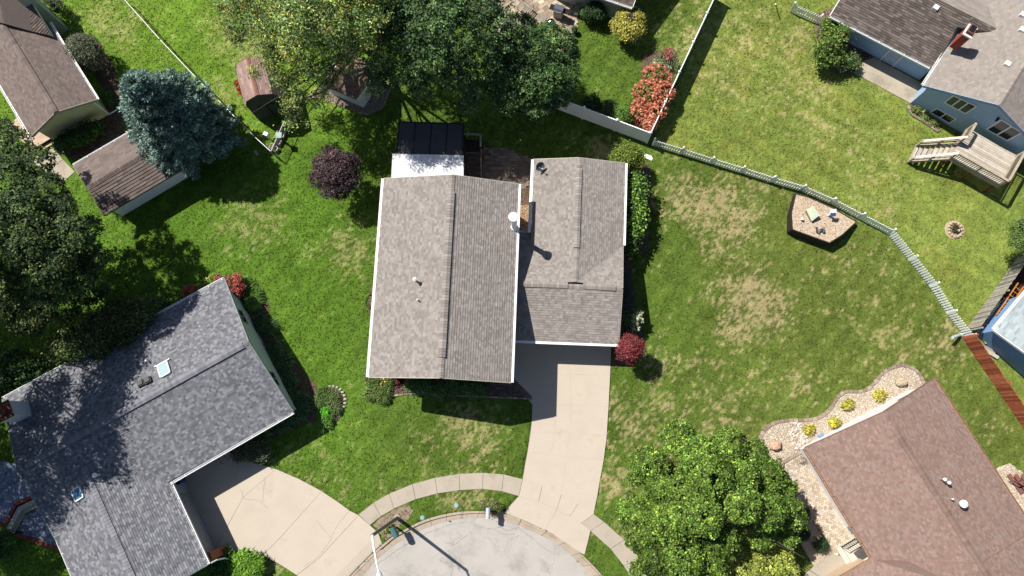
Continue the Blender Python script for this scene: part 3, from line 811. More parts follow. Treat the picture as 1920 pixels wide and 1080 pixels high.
def brick_field(th, poly, uax, L, Wd, gap, z, pal, h=.05, herring=False, name='pavers', m=None, bond=.5):
    """small paving units laid over a polygon, joined as one part"""
    P = gw(poly); u = np.array((math.cos(uax), math.sin(uax))); v = np.array((-u[1], u[0]))
    uv = np.array([(p[:2].dot(u), p[:2].dot(v)) for p in P]); lo, hi = uv.min(0), uv.max(0)
    cs = []
    if herring:
        k = 0
        i0 = 0
        for r in range(int((hi[1] - lo[1]) / Wd) + 4):
            for c in range(int((hi[0] - lo[0]) / Wd) + 4):
                t = (c - r) % 4
                if t == 0: cs.append((lo[0] + (c + 1) * Wd, lo[1] + (r + .5) * Wd, 0))
                elif t == 2: cs.append((lo[0] + (c + .5) * Wd, lo[1] + (r + 0) * Wd, 1))
    else:
        for r in range(int((hi[1] - lo[1]) / Wd) + 2):
            for c in range(-1, int((hi[0] - lo[0]) / L) + 2):
                cs.append((lo[0] + (c + .5 + bond * (r % 2)) * L, lo[1] + (r + .5) * Wd, 0))
    c = np.array(cs); xy = c[:, :1] * u + c[:, 1:2] * v
    k = pip(xy[:, 0], xy[:, 1], P); c, xy = c[k], xy[k]; n = len(c)
    Ls = L if not herring else 2 * Wd
    au = np.where(c[:, 2:3] == 0, 1, 0) * u + np.where(c[:, 2:3] == 1, 1, 0) * v; av = np.where(c[:, 2:3] == 0, 1, 0) * v - np.where(c[:, 2:3] == 1, 1, 0) * u
    a = np.zeros((n, 3)); b = np.zeros((n, 3)); a[:, :2] = au * (Ls / 2 - gap); b[:, :2] = av * (Wd / 2 - gap)
    pc = np.zeros((n, 3)); pc[:, :2] = xy; pc[:, 2] = z + rng.normal(0, .003, n); dn = np.array((0, 0, -h))
    t = [pc - a - b, pc + a - b, pc + a + b, pc - a + b]
    q = [np.stack(t, 1)] + [np.stack([t[i], t[i] + dn, t[(i + 1) % 4] + dn, t[(i + 1) % 4]], 1) for i in range(4)]
    pal = np.array(pal); cc = pal[rng.integers(0, len(pal), n)] * np.exp(rng.normal(0, .1, n))[:, None]
    return np_quads(name, np.concatenate(q), np.clip(np.concatenate([cc] * 5), 0, .9), m or M_attr, th, stuff=True)
bw = ground_thing('brick_walk')
slab('joint_sand', gw(BWALK, .012), mat('joint_sand', A(176, 158, 136, .55), .95, .1), bw, .1)
ux = math.atan2(*(W(1630, 1030) - W(1512, 843))[1::-1])
brick_field(bw, BWALK, ux + .78, .2, .12, .006, .045, [A(226, 208, 186, .6), A(216, 198, 176, .6), A(232, 216, 196, .6), A(208, 188, 166, .58)], herring=True)
bp = ground_thing('back_patio')
slab('joint_sand', gw(BACKPAT, .012), mat('joint_dirt', A(110, 98, 86, .5), .95, .15), bp, .1)
brick_field(bp, BACKPAT, .0, .3, .2, .008, .04, [A(168, 150, 134, .5), A(150, 132, 120, .5), A(134, 120, 112, .5)])
tp = ground_thing('stone_patio')
slab('joint_sand', gw(TOPPAT, .012), MATS['joint_sand'], tp, .1)
brick_field(tp, TOPPAT, .6, .42, .3, .008, .04, [A(200, 180, 156, .6), A(184, 164, 142, .6), A(212, 196, 174, .6), A(168, 150, 132, .6)])
slab('concrete_patio', gw(BLUEPAT, .035), M_patio, None, .12)
slab('garden_path', gw([(58, 300), (97, 276), (118, 299), (84, 322)], .03), M_patio, None, .12)
slab('garden_path', gw([(118.5, 299.5), (140, 322), (122, 338), (85, 322.5)], .028), M_patio, None, .12)
slab('front_walk', gw([(1500, 1085), (1540, 1050), (1562, 1038), (1600, 1052), (1575, 1110), (1500, 1110)], .03), M_walk, None, .12)
slab('gravel_strip', gw([(1490, 926), (1540, 1004), (1560, 1037), (1527, 1063), (1504, 1024), (1484, 960)], .02), M_gravel, None, .1)

# edging blocks round the gravel bed, each a piece
gb = bpy.data.objects.get('gravel_bed')
edge = resample([np.array((*p, 0)) for p in arc(GBED[1:20], 120)], 9.0)
blk = MB(); blk.box((0, 0, 0), (.285, .2, .16))
eblocks = []
for t in range(4):
    m1 = MB(); m1.prism([np.array(p) for p in ((-.14, -.1, .07), (.14, -.1, .075), (.135, .1, .07), (-.13, .09, .065))], .15)
    eblocks.append(m1.mesh('edging_block', mat('edging_block_%d' % t, A(*[(176, 158, 140), (160, 144, 128), (188, 172, 154), (150, 132, 118)][t], .6), .95, .2, 8, .3, 40)))
for a, b in zip(edge, edge[1:]):
    pa, pb = W(a[0], a[1]), W(b[0], b[1]); c = (pa + pb) / 2; d = pb - pa
    clone('edging_block', random.choice(eblocks), gb, (c[0], c[1], .05), math.atan2(d[1], d[0]) + random.uniform(-.05, .05))
edge2 = resample([np.array((*p, 0)) for p in ((1456, 873), (1508, 843))], 9.0)
for a, b in zip(edge2, edge2[1:]):
    pa, pb = W(a[0], a[1]), W(b[0], b[1]); c = (pa + pb) / 2; d = pb - pa
    clone('edging_block', random.choice(eblocks), gb, (c[0], c[1], .05), math.atan2(d[1], d[0]))
fb = bpy.data.objects.get('mulch_bed')
edge3 = resample([np.array((*p, 0)) for p in ((722, 748), (735, 742), (770, 738), (840, 741), (907, 744), (998, 748))], 9.0)
for a, b in zip(edge3, edge3[1:]):
    pa, pb = W(a[0], a[1]), W(b[0], b[1]); c = (pa + pb) / 2; d = pb - pa
    o = clone('edging_block', random.choice(eblocks), fb, (c[0], c[1], .0), math.atan2(d[1], d[0])); o.scale = (1, .55, .9)
sp_ = ground_thing('stoop_paving')
brick_field(sp_, [(905, 690), (957, 700), (998, 746), (905, 743)], 0.0, .2, .1, .004, .05, [A(120, 104, 100, .5), A(104, 92, 90, .5), A(134, 116, 110, .5)])

# lower-left terrace: two levels of pavers, red border bands, concrete steps
lt = ground_thing('paver_terrace')
pv_sky_tint = [A(150, 160, 184, .6), A(134, 146, 172, .6), A(164, 172, 192, .6), A(124, 134, 160, .6)]  # grey pavers; the blue of sky-lit shade is mixed into their colour
up_poly = [(-60, 860), (50, 872), (66, 931), (30, 944), (8, 982), (-60, 965)]
slab('joint_sand', gw(up_poly, .33), MATS['joint_dirt'], lt, .3)
redb = [A(156, 84, 80, .6), A(138, 72, 70, .6), A(166, 96, 90, .6)]
def zfield(poly, z, *a, **k):
    # same outline lifted to z
    back = [(p[0], p[1]) for p in poly]
    pts = [W(p[0], p[1], z) for p in back]
    return pts
def brick_field_w(th, pts, *a, **k):
    global gw
    g0 = gw; gw = lambda p, z=0.0: pts
    try: return brick_field(th, pts, *a, **k)
    finally: gw = g0
brick_field_w(lt, zfield(up_poly, .37), -.2, .2, .2, .008, .37, pv_sky_tint)
low_poly = [(76, 950), (135, 1000), (112, 1026), (75, 1013), (30, 996), (48, 962)]
slab('joint_sand', gw(low_poly, .012), MATS['joint_dirt'], lt, .1)
brick_field_w(lt, zfield(low_poly, .04), -.2, .2, .2, .008, .045, pv_sky_tint)
def band(pxs, z, wpx, pal, name):
    pts = resample([np.array((*p, 0)) for p in pxs], 6.5)
    for a, b in zip(pts, pts[1:]):
        pa, pb = W(a[0], a[1], z), W(b[0], b[1], z); d = unit(pb - pa); s = np.array((-d[1], d[0], 0)) * wpx * .035 / 2; g_ = d * .008
        m1 = MB(); m1.prism([pa + g_ - s, pb - g_ - s, pb - g_ + s, pa + g_ + s], .08, tuple(np.array(random.choice(pal)) * random.uniform(.85, 1.15))); part(name, m1, M_attr, lt)
band([(66, 928), (28, 946), (9, 984), (-30, 968)], .385, 6, redb, 'border_brick')
band([(76, 948), (44, 962), (25, 1000)], .06, 6, redb, 'border_brick')
band([(24, 1000), (60, 1012), (85, 1022), (122, 1031)], .06, 7, redb, 'border_brick')
stc = mat('step_concrete', A(186, 182, 172, .6), .9, .15, 2)
slab('step', WL([(70, 933), (33, 951), (12, 990), (18, 996), (40, 957), (73, 940)], .36), stc, lt, .35)
slab('step', WL([(73.2, 940.4), (40.4, 957.4), (18.4, 996.4), (24, 1001), (45, 963), (77, 947)], .2), stc, lt, .2)

# ------------------------------------------------------------------ grass
n = 150000
gx = rng.uniform(-40, 37, n); gy = rng.uniform(-10.5, 31.5, n)
ok = np.ones(n, bool)
for p in NOGRASS: ok &= ~pip(gx, gy, p)
for p in (gw(LBED), gw(EBED), gw(SHEDBED), gw(SHRUBBED), gw(TLBED)): ok &= ~pip(gx, gy, p)
HOUSE_ZONES = [[(712, 330), (985, 335), (965, 715), (690, 710)], [(985, 300), (1170, 300), (1160, 640), (960, 640)], [(0, 745), (420, 530), (555, 760), (330, 900), (400, 1080), (150, 1080), (100, 990), (30, 890)],
               [(1515, 838), (1740, 715), (1930, 960), (1930, 1080), (1640, 1080)], [(140, 315), (300, 225), (345, 325), (220, 400)], [(-40, -40), (120, 50), (190, 200), (95, 260), (0, 170)], [(1560, 40), (1760, 130), (1710, 190), (1930, 280), (1930, -20), (1600, -20)],
               [(1475, 438), (1543, 463), (1600, 420), (1515, 380)]]
for p in HOUSE_ZONES: ok &= ~pip(gx, gy, gw(p))
gx, gy = gx[ok], gy[ok]; n = len(gx)
gc, gd = lawn(gx, gy)
hh = rng.uniform(.02, .05, n) * (1 - .45 * gd); ww = rng.uniform(.04, .085, n); az = rng.uniform(0, 6.283, n)
lean = rng.normal(0, .03, (n, 2))
base = np.stack([gx, gy, np.full(n, -.012)], 1)
s = np.stack([np.cos(az), np.sin(az), np.zeros(n)], 1) * ww[:, None]
tip = base + np.stack([lean[:, 0], lean[:, 1], hh], 1)
f = np.stack([-np.sin(az), np.cos(az), np.zeros(n)], 1) * ww[:, None]
tri = np.concatenate([np.stack([base - s, base + s, tip], 1), np.stack([base - f, base + f, tip], 1)])
gcc = gc * np.exp(rng.normal(.1, .16, n))[:, None]
np_quads('grass', tri, np.clip(np.concatenate([gcc, gcc]), 0, .9), mat('grass_blade', attr=True, rough=.7, var=0, transl=.25, spec=.2), stuff=True)

# ================================================================== BUILDINGS
TAN = [A(176, 164, 154), A(158, 143, 134), A(190, 180, 170), A(150, 136, 128), A(168, 152, 142), A(182, 172, 164)]
TAN = [tuple(np.array(c) * .78) for c in TAN]
soft = lambda P, k, g=1.0: [tuple((np.array(c) * (1 - k) + np.mean(P, 0) * k) * g) for c in P]
TAN = soft(TAN, .45); _g = lambda c: tuple(np.array(c) * .62 + np.mean(c) * .38 * np.array((1.0, 1.0, .98))); TAN = [tuple(np.array(_g(c)) * 1.1) for c in TAN]
GREY = [A(150, 150, 158, .62), A(128, 128, 138, .62), A(170, 170, 178, .62), A(112, 112, 122, .62), A(138, 138, 148, .62), A(144, 144, 152, .62)]
BROWN = [A(150, 135, 128, .62), A(138, 123, 117, .62), A(160, 146, 139, .62), A(128, 112, 107, .62)]
DBROWN = [A(126, 112, 106, .62), A(112, 98, 92, .62), A(138, 124, 117, .62), A(104, 91, 87, .62)]
LTGREY = [A(178, 168, 160, .6), A(168, 157, 149, .6), A(186, 177, 168, .6), A(160, 149, 142, .6)]
DKGREY = [A(124, 113, 107, .6), A(110, 100, 95, .6), A(138, 127, 120, .6), A(98, 90, 86, .6)]
PINK0 = [A(178, 146, 134, .6), A(166, 132, 121, .6), A(190, 160, 150, .6), A(158, 126, 118, .6), A(176, 138, 124, .6), A(182, 160, 154, .6)]
PINK = [tuple(np.array(c) * np.array((.86, .9, .88))) for c in soft(PINK0, .5, .95)]; GREY = [tuple(np.array(c) * np.array((1.0, 1.02, 1.0))) for c in soft(GREY, .3, .8)] + [A(170, 172, 178, .5)]; BROWN = soft(BROWN, .45, .80); DBROWN = soft(DBROWN, .2, .85); LTGREY = soft(LTGREY, .6, .88); DKGREY = soft(DKGREY, .1, .9)
def siding(name, c): return mat(name, c, .6, .04, 1.5, .15, 18)

# ---------------------------------------------------------------- middle house
h = thing('house', 'tan shingled house with a tall gable and a lower garage wing', 'house', W(860, 560))
cream = siding('cream_siding', A(214, 208, 196, .7))
E0, R0 = 4.5, 6.2
g1 = gable(h, W(720, 335, E0), W(848, 328, R0), W(972, 345, E0), W(694, 707, E0), W(824, 708, R0), W(957, 717, E0), TAN, cream, .45, .4, trim=mat('tan_trim', A(206, 196, 186, .6), .6), gutter=M_white, course=.15, tab=(.13, .24), walls='abLR', run=0, cover=True)
ka = g1['k'] / abs((g1['ra'] - g1['ea'])[:2].dot(unit((g1['eb'] - g1['ea'])[:2])))
ridge_caps(h, g1['ra'], g1['rb'], .32, .15, ka, ka, TAN, .03)
ridge_caps(h, g1['ra'] + g1['d'] * 1.05, g1['rb'] - g1['d'] * 1.15, .42, .17, ka, ka, [tuple(np.array(c) * 1.0) for c in TAN], .11, each=True)
Eg, Rg, En, Rn = 2.5, 3.8, 2.85, 3.84
GS = WL([(952, 637, Eg), (1160, 645, Eg), (1167, 541, Rg), (952, 531, Rg)])
GNe = WL([(1167, 541, Rg), (1080, 529, Rn), (1168, 460, En)])
GNw = WL([(952, 531, Rg), (1080, 529, Rn), (995, 462, En)]); GNw2 = WL([(952, 531, Rg), (995, 462, En), (994, 437, Eg + .02), (952, 436, Eg + .02)])
NE_ = WL([(1087, 296, Rn), (1172, 306, En), (1168, 460, En), (1080, 529, Rn)])
NW_ = WL([(1087, 296, Rn), (1080, 529, Rn), (995, 462, En), (1001, 299, En)])
roof(h, [GS, GNe, GNw, GNw2, NE_, NW_], TAN, .15, (.13, .24), run=0, name='wing_roof')
kn = (Rn - En) / np.linalg.norm((W(1087, 296, Rn) - W(1172, 306, En))[:2]); kg = (Rg - Eg) / np.linalg.norm((W(1167, 541, Rg) - W(1160, 645, Eg))[:2])
ridge_caps(h, W(1087, 297, Rn), W(1080, 527, Rn), .3, .15, kn, kn, TAN, .03)
ridge_caps(h, W(1086, 316, Rn), W(1081, 464, Rn), .36, .17, kn, kn, TAN, .1, each=True)
ridge_caps(h, W(968, 532, Rg), W(1166, 541, Rg), .3, .15, kg, kg, TAN, .03)
ridge_caps(h, W(973, 532, Rg), W(1064, 535, Rg), .36, .17, kg, kg, TAN, .1, each=True)
ridge_caps(h, W(1093, 536, Rg), W(1154, 540, Rg), .36, .17, kg, kg, TAN, .1, each=True)
dS = unit(W(694, 707) - W(720, 335)); sx = unit(W(957, 717) - W(694, 707))
up = np.array((0, 0, 1.0))
gut_run(h, W(957, 637.5, Eg), W(1160, 645, Eg), dS, M_white, cover=True)
gut_run(h, W(1172, 306, En), W(1168, 460, En), sx, M_white, cover=True)
gut_run(h, W(1001, 299, En), W(994.5, 436, En), -sx, M_white, cover=True)
gut_run(h, W(970, 436, Eg), W(994, 437, Eg), -dS, M_white)
for p, q in ((W(1167, 541, Rg), W(1160, 645, Eg)), (W(1167, 541, Rg), W(1168, 462, En))):
    mb = MB(); mb.beam(p + sx * .02 - up * .09, q + sx * .02 - up * .09, .04, .18); part('rake_board', mb, MATS['tan_trim'], h)
for p, q in ((W(1001, 299, En), W(1087, 296, Rn)), (W(1087, 296, Rn), W(1172, 306, En))):
    mb = MB(); mb.beam(p - dS * .02 - up * .09, q - dS * .02 - up * .09, .04, .18); part('rake_board', mb, MATS['tan_trim'], h)
def wallpx(th, pxs, inward, m, t=.16):  # pts: (px,py,plan z, actual z): plan position taken at height zp
    pts = []
    for a in pxs:
        w_ = W(a[0], a[1], a[2]); w_[2] = a[3]; pts.append(w_)
    return wall(th, pts, inward, m, t)
# garage and wing walls (plan taken under the eaves, pulled in by the overhang)
def pull(p, *vs):
    q = np.array(p)
    for v, a in vs: q = q + np.array(v) * a
    return q
gse = pull(W(1160, 645, Eg), (sx, -.3), (dS, -.45)); gsw = pull(W(957, 637, Eg), (sx, -.2), (dS, -.45))
gne = pull(W(1168, 460, En), (sx, -.3)); gnne = pull(W(1172, 306, En), (sx, -.3), (dS, .35)); gnnw = pull(W(1001, 299, En), (sx, .4), (dS, .35)); gnw = pull(W(994.5, 436, En), (sx, .4), (dS, .42)); gww = pull(W(966, 436, Eg), (dS, .42), (sx, -.1))
def at(p, z): return np.array((p[0], p[1], z))
pk = pull(W(1167, 541, Rg), (sx, -.3)); pn = pull(W(1087, 296, Rn), (dS, .35))
wall(h, [at(gsw, 0), at(gsw, 2.42), at(gse, 2.42), at(gse, 0)], -dS, cream)
wall(h, [at(gse, 0), at(gse, 2.45), at(pk, 3.6), at(gne, 2.7), at(gnne, 2.7), at(gnne, 0)], -sx, cream)
wall(h, [at(gnne, 0), at(gnne, 2.7), at(pn, 3.65), at(gnnw, 2.7), at(gnnw, 0)], dS, cream)
wall(h, [at(gnnw, 0), at(gnnw, 2.75), at(gnw, 2.6), at(gnw, 0)], sx, cream)
wall(h, [at(gnw, 0), at(gnw, 2.4), at(gww, 2.4), at(gww, 0)], dS, cream)
# garage door and the front windows behind the eaves
mb = MB(); c0 = gsw + sx * .7; c1 = c0 + sx * 4.88
gd = None
for i in range(4):
    m1 = MB(); z0 = .06 + i * .53
    m1.prism([at(c0, z0) + dS * .05, at(c1, z0) + dS * .05, at(c1, z0 + .515) + dS * .05, at(c0, z0 + .515) + dS * .05], tuple(-dS * .04))
    if gd is None: gd = part('garage_door', m1, M_white, h)
    else: part('door_panel', m1, M_white, gd)
fw0, fw1 = g1['b']
for t0, t1, z0, z1 in ((.12, .38, .5, 1.5), (.62, .88, .5, 1.5), (.12, .38, 2.7, 3.9), (.62, .88, 2.7, 3.9)):
    a = fw0 + (fw1 - fw0) * t0; b = fw0 + (fw1 - fw0) * t1
    window(h, [at(a, z1), at(b, z1), at(b, z0), at(a, z0)], dS, 3)
a = fw0 + (fw1 - fw0) * .9
# flues
flue = M_white
mb = MB(); b0 = W(964, 426, 4.6)
mb.tube([b0 - up * .2, b0 + up * 1.75], .16, 14); f1 = part('chimney_flue', mb, flue, h)
mb = MB(); mb.lathe(b0 + up * 1.75, [(.17, 0), (.24, .05), (.24, .32), (.29, .36), (.29, .42), (.06, .52)], 18); part('flue_cap', mb, flue, f1)
mb = MB(); mb.lathe(b0 - up * .18, [(.3, 0), (.22, .25), (.17, .3)], 14); part('flashing', mb, flue, f1)
for (px, py, z, hh, r) in ((780.5, 527, 5.5, .55, .06), (784, 563.5, 5.55, .35, .045)):
    b0 = W(px, py, z); mb = MB(); mb.tube([b0 - up * .15, b0 + up * hh], r, 10); f2 = part('vent_pipe', mb, M_alu if hh < .4 else flue, h)
    if hh > .4:
        mb = MB(); mb.lathe(b0 + up * hh, [(r * 1.1, -.04), (r * 2.0, 0), (r * 2.0, .06), (r * .6, .12)], 12); part('vent_cap', mb, flue, f2)
# satellite dish on the wing
dsh = thing('satellite_dish', 'dark oval satellite dish on the north-west corner of the middle house roof', 'satellite dish', W(1006, 316, 2.9))
b0 = W(1004, 318, 2.85); mb = MB(); mb.tube([b0, b0 + up * .5 + sx * .08, b0 + up * .62 + sx * .25], .025, 6); mb.tube([b0 + up * .02 - dS * .25, b0 + up * .4 + sx * .03], .015, 5); mb.tube([b0 + up * .02 + dS * .25, b0 + up * .4 + sx * .03], .015, 5); part('mast', mb, M_alu, dsh)
ax = unit(np.array((.35, -.6, .72))); mb = MB(); mb.lathe(b0 + up * .62 + sx * .28 - ax * .05, [(.04, 0), (.18, .03), (.27, .08), (.3, .12), (.27, .1), (.15, .045), (.03, .03)], 20, axis=ax); part('dish', mb, mat('dish_grey', A(96, 98, 104, .6), .5), dsh)
e = b0 + up * .62 + sx * .28 + ax * .42 - up * .12; mb = MB(); mb.tube([b0 + up * .5 + sx * .1, e], .015, 6); mb.box(e, (.1, .08, .12)); part('receiver_arm', mb, M_alu, dsh)
# rear: white patio cover against the gable
pc = thing('patio_cover', 'white metal patio cover dappled with tree shade behind the middle house', 'patio cover', W(803, 312))
pcw = mat('white_roof_panel', A(236, 238, 242, .8), .4, .05, 1.0)
q = WL([(736, 290.5, 2.7), (869, 293.5, 2.7), (869, 342, 2.95), (733, 345, 2.95)])
for i in range(7):
    a, b = q[0] + (q[1] - q[0]) * (i / 7 + .0008), q[0] + (q[1] - q[0]) * ((i + 1) / 7 - .0008); c, d_ = q[3] + (q[2] - q[3]) * ((i + 1) / 7 - .0008), q[3] + (q[2] - q[3]) * (i / 7 + .0008)
    mb = MB(); mb.prism([a, b, c, d_], .07); mb.beam(a + (b - a) * .02 + up * .012, d_ + (c - d_) * .02 + up * .012, .03, .03); part('roof_panel', mb, pcw, pc)
mb = MB(); mb.beam(q[0] - dS * .03 - up * .06, q[1] - dS * .03 - up * .06, .1, .15); part('front_beam', mb, M_white, pc)
for f in (.02, .5, .98):
    c = q[0] + (q[1] - q[0]) * f + dS * .15; mb = MB(); mb.box((c[0], c[1], 1.32), (.09, .09, 2.64)); part('post', mb, M_white, pc)
ck = thing('canopy', 'black flat canopy roof speckled with leaf shadows next to the white patio cover', 'canopy', W(808, 262))
bk = mat('black_canopy_sheet', A(74, 76, 84, .6), .55, .12, 1.2)
q = WL([(750, 229, 2.55), (869, 233, 2.55), (866, 291, 2.6), (744, 287.5, 2.6)])
for i in range(4):
    a, b = q[0] + (q[1] - q[0]) * (i / 4 + .001), q[0] + (q[1] - q[0]) * ((i + 1) / 4 - .001); c, d_ = q[3] + (q[2] - q[3]) * ((i + 1) / 4 - .001), q[3] + (q[2] - q[3]) * (i / 4 + .001)
    mb = MB(); mb.prism([a, b, c, d_], .06); part('roof_panel', mb, bk, ck)
    mb = MB(); mb.beam(b + up * .012, c + up * .012, .05, .024); part('panel_seam', mb, M_black, ck)
for i, j in ((0, 1), (1, 2), (2, 3), (3, 0)):
    mb = MB(); o = unit(np.cross(up, q[j] - q[i])) ; mb.beam(q[i] - up * .05 - o * .03 * -1, q[j] - up * .05 - o * .03 * -1, .05, .16); part('edge_beam', mb, M_black, ck)
for c in q: mb = MB(); cc = c * .96 + np.mean(q, 0) * .04; mb.box((cc[0], cc[1], 1.2), (.1, .1, 2.4)); part('post', mb, M_black, ck)
# dark stairs and landing
stp = thing('deck_stairs', 'dark brown wooden landing and steps beside the black canopy', 'stairs', W(888, 300))
zl = 1.5
lq = WL([(871, 262, zl), (903, 263, zl), (903, 285, zl), (870, 285, zl)])
for i in range(8):
    a, b = lq[0] + (lq[3] - lq[0]) * (i / 8), lq[1] + (lq[2] - lq[1]) * (i / 8); a2, b2 = lq[0] + (lq[3] - lq[0]) * ((i + .9) / 8), lq[1] + (lq[2] - lq[1]) * ((i + .9) / 8)
    mb = MB(); mb.prism([a, b, b2, a2], .04); part('board', mb, M_darkwood, stp)
sl_, sr_ = W(875, 286, zl), W(902, 287, zl); ss = sx; dd = dS
for i in range(7):
    z = zl - .2 * (i + 1); a = sl_ + dd * (.27 * i); b = sr_ + dd * (.27 * i); a[2] = b[2] = z
    mb = MB(); mb.prism([a, b, b + dd * .26, a + dd * .26], .045); part('tread', mb, mat('grey_brown_tread', A(92, 82, 78, .55), .9, .2), stp)
for s_ in (sl_ - ss * .06, sr_ + ss * .06):
    mb = MB(); mb.beam(s_ - up * .12, s_ + dd * 2.0 - up * 1.5, .05, .26); part('stringer', mb, M_darkwood, stp)
    mb = MB(); mb.beam(s_ + up * .95, s_ + dd * 2.0 - up * .5, .1, .05); part('handrail', mb, M_darkwood, stp)
    for k in range(4):
        c = s_ + dd * (.1 + .6 * k) - up * (.1 + .45 * k); mb = MB(); mb.box(c + up * .5, (.05, .05, 1.0)); part('baluster', mb, M_darkwood, stp)
ra_, rb_, rc_ = lq[0] + up * .95, lq[1] + up * .95, lq[2] + up * .95
gwr = mat('grey_handrail', A(150, 144, 138, .6), .85, .15)
for a, b in ((ra_, rb_), (rb_, rc_)):
    mb = MB(); mb.beam(a, b, .12, .04); part('handrail', mb, gwr, stp); n = int(np.linalg.norm(b - a) / .12)
    for i in range(n + 1):
        c = a + (b - a) * i / n; mb = MB(); mb.box((c[0], c[1], zl + .46), (.035, .035, .94)); part('baluster', mb, M_darkwood, stp)
for c in lq: mb = MB(); mb.box((c[0], c[1], zl * .5 + .45), (.09, .09, zl + .95)); part('post', mb, M_darkwood, stp)

# ---------------------------------------------------------------- grey house, lower left
lh = thing('house', 'L-shaped house with mottled grey shingles at the lower left, half under tree shade', 'house', W(280, 760))
sage = siding('sage_siding', A(196, 214, 210, .78))
E1, R1 = 2.55, 4.05
g2 = gable(lh, W(549, 772, E1), W(466, 641.5, R1), W(420.5, 523, E1), W(107, 1015, E1), W(34, 884, R1), W(5, 750, E1), GREY, sage, .4, .33, trim=mat('sage_trim', A(150, 166, 162, .62), .6), gutter=M_white, course=.14, tab=(.12, .2), walls='abLR', lift=.02, gut=(False, True), run=.1)
kl = g2['k'] / abs((g2['ra'] - g2['ea'])[:2].dot(unit((g2['eb'] - g2['ea'])[:2])))
ridge_caps(lh, g2['ra'], g2['rb'], .3, .16, kl, kl, GREY, .03)
ridge_caps(lh, g2['ra'] + g2['d'] * .35, g2['rb'] - g2['d'] * .6, .4, .2, kl, kl, [A(150, 150, 158, .6), A(140, 140, 150, .6)], .1)
d2 = g2['d']; s2 = unit(g2['ea'][:2] - g2['eb'][:2]); s2 = np.array((*s2, 0)); s2 = unit(s2 - d2 * s2.dot(d2))
# wing toward the street
za = W(155, 869, 3.62); ic = W(318, 905, E1)
k_r = g2['k']
def on_main(px, py):
    """point of the main south slope under a pixel"""
    z = 3.0
    for _ in range(12):
        p = W(px, py, z); dist = (g2['ea'] - p)[:2].dot(s2[:2]); z = E1 + kl * dist
    return W(px, py, z)
za = on_main(155, 870); wr1 = W(272, 1136, za[2])
wd = unit((wr1 - za)[:2]); wd = np.array((*wd, 0)); wn_ = np.array((-wd[1], wd[0], 0))
ice = W(318, 905, E1); icw = W(103, 999, E1)
if (ice - za).dot(wn_) < 0: wn_ = -wn_
Lw = (wr1 - za).dot(wd)
ee1 = ice + wd * ((W(386, 1061, E1) - ice).dot(wd)); we = icw + wd * ((ee1 - icw).dot(wd)); wr = za + wd * ((ee1 - za).dot(wd))
up3 = np.array((0, 0, .012))
roof(lh, [[za + up3, ice + up3, ee1, wr], [za + up3, wr, we, icw + up3]], GREY, .14, (.12, .2), .02, run=.1, name='wing_roof')
kw = (za[2] - E1) / abs((ice - za).dot(wn_)); kw2 = (za[2] - E1) / abs((icw - za).dot(wn_))
ridge_caps(lh, za + wd * .2, wr, .36, .2, kw, kw2, [A(150, 150, 158, .6), A(140, 140, 150, .6)], .07)
gut_run(lh, ice, ee1, wn_, M_white); gut_run(lh, W(549, 772, E1) , ice, s2, M_white); gut_run(lh, icw + wd * .3, we, -wn_, M_white)
mb = MB(); mb.beam(wr - up * .09, ee1 - up * .09, .05, .19); part('rake_board', mb, MATS['sage_trim'], lh)
gwal = mat('grey_garage_wall', A(180, 184, 194, .7), .6, .05)
pe0 = at(ice - wn_ * .35 - wd * .2, 0); pe1 = at(ee1 - wn_ * .35 - wd * .3, 0); pw0 = at(icw + wn_ * .35, 0); pw1 = at(we + wn_ * .35 - wd * .3, 0); prr = at(wr - wd * .3, 0)
wall(lh, [pe0, at(pe0, 2.45), at(pe1, 2.45), pe1], -wn_, gwal); wall(lh, [pw0, at(pw0, 2.45), at(pw1, 2.45), pw1], wn_, sage)
wall(lh, [pe1, at(pe1, 2.45), at(prr, 3.4), at(pw1, 2.45), pw1], -wd, sage)
# garage door facing the drive
c0 = pe0 + wd * .9; c1 = pe0 + wd * 5.4; gd = None
for i in range(4):
    m1 = MB(); z0 = .06 + i * .53
    m1.prism([at(c0, z0) + wn_ * .05, at(c1, z0) + wn_ * .05, at(c1, z0 + .515) + wn_ * .05, at(c0, z0 + .515) + wn_ * .05], tuple(-wn_ * .04))
    if gd is None: gd = part('garage_door', m1, mat('grey_door', A(160, 164, 172, .62), .55), lh)
    else: part('door_panel', m1, MATS['grey_door'], gd)
# gable windows
p0, p1 = g2['a']; no = -d2
for quad in ([(446.5, 582.5), (454.5, 582), (462.5, 604.5), (454, 606)], [(506, 699.5), (513, 699), (522, 720), (515, 722)]):
    w4 = [onwall(a, b, p0 + no * .0, p1) for a, b in quad]
    # square the window up on the wall
    c = np.mean(w4, 0); wdir = unit(p1 - p0)
    if wdir.dot(W(420, 523) - W(549, 772)) < 0: wdir = -wdir
    hw, hh = .48, .36
    window(lh, [c + wdir * hw + up * hh, c - wdir * hw + up * hh, c - wdir * hw - up * hh, c + wdir * hw - up * hh], no, 2, .06, frame=mat('sage_frame', A(170, 184, 180, .65), .6))
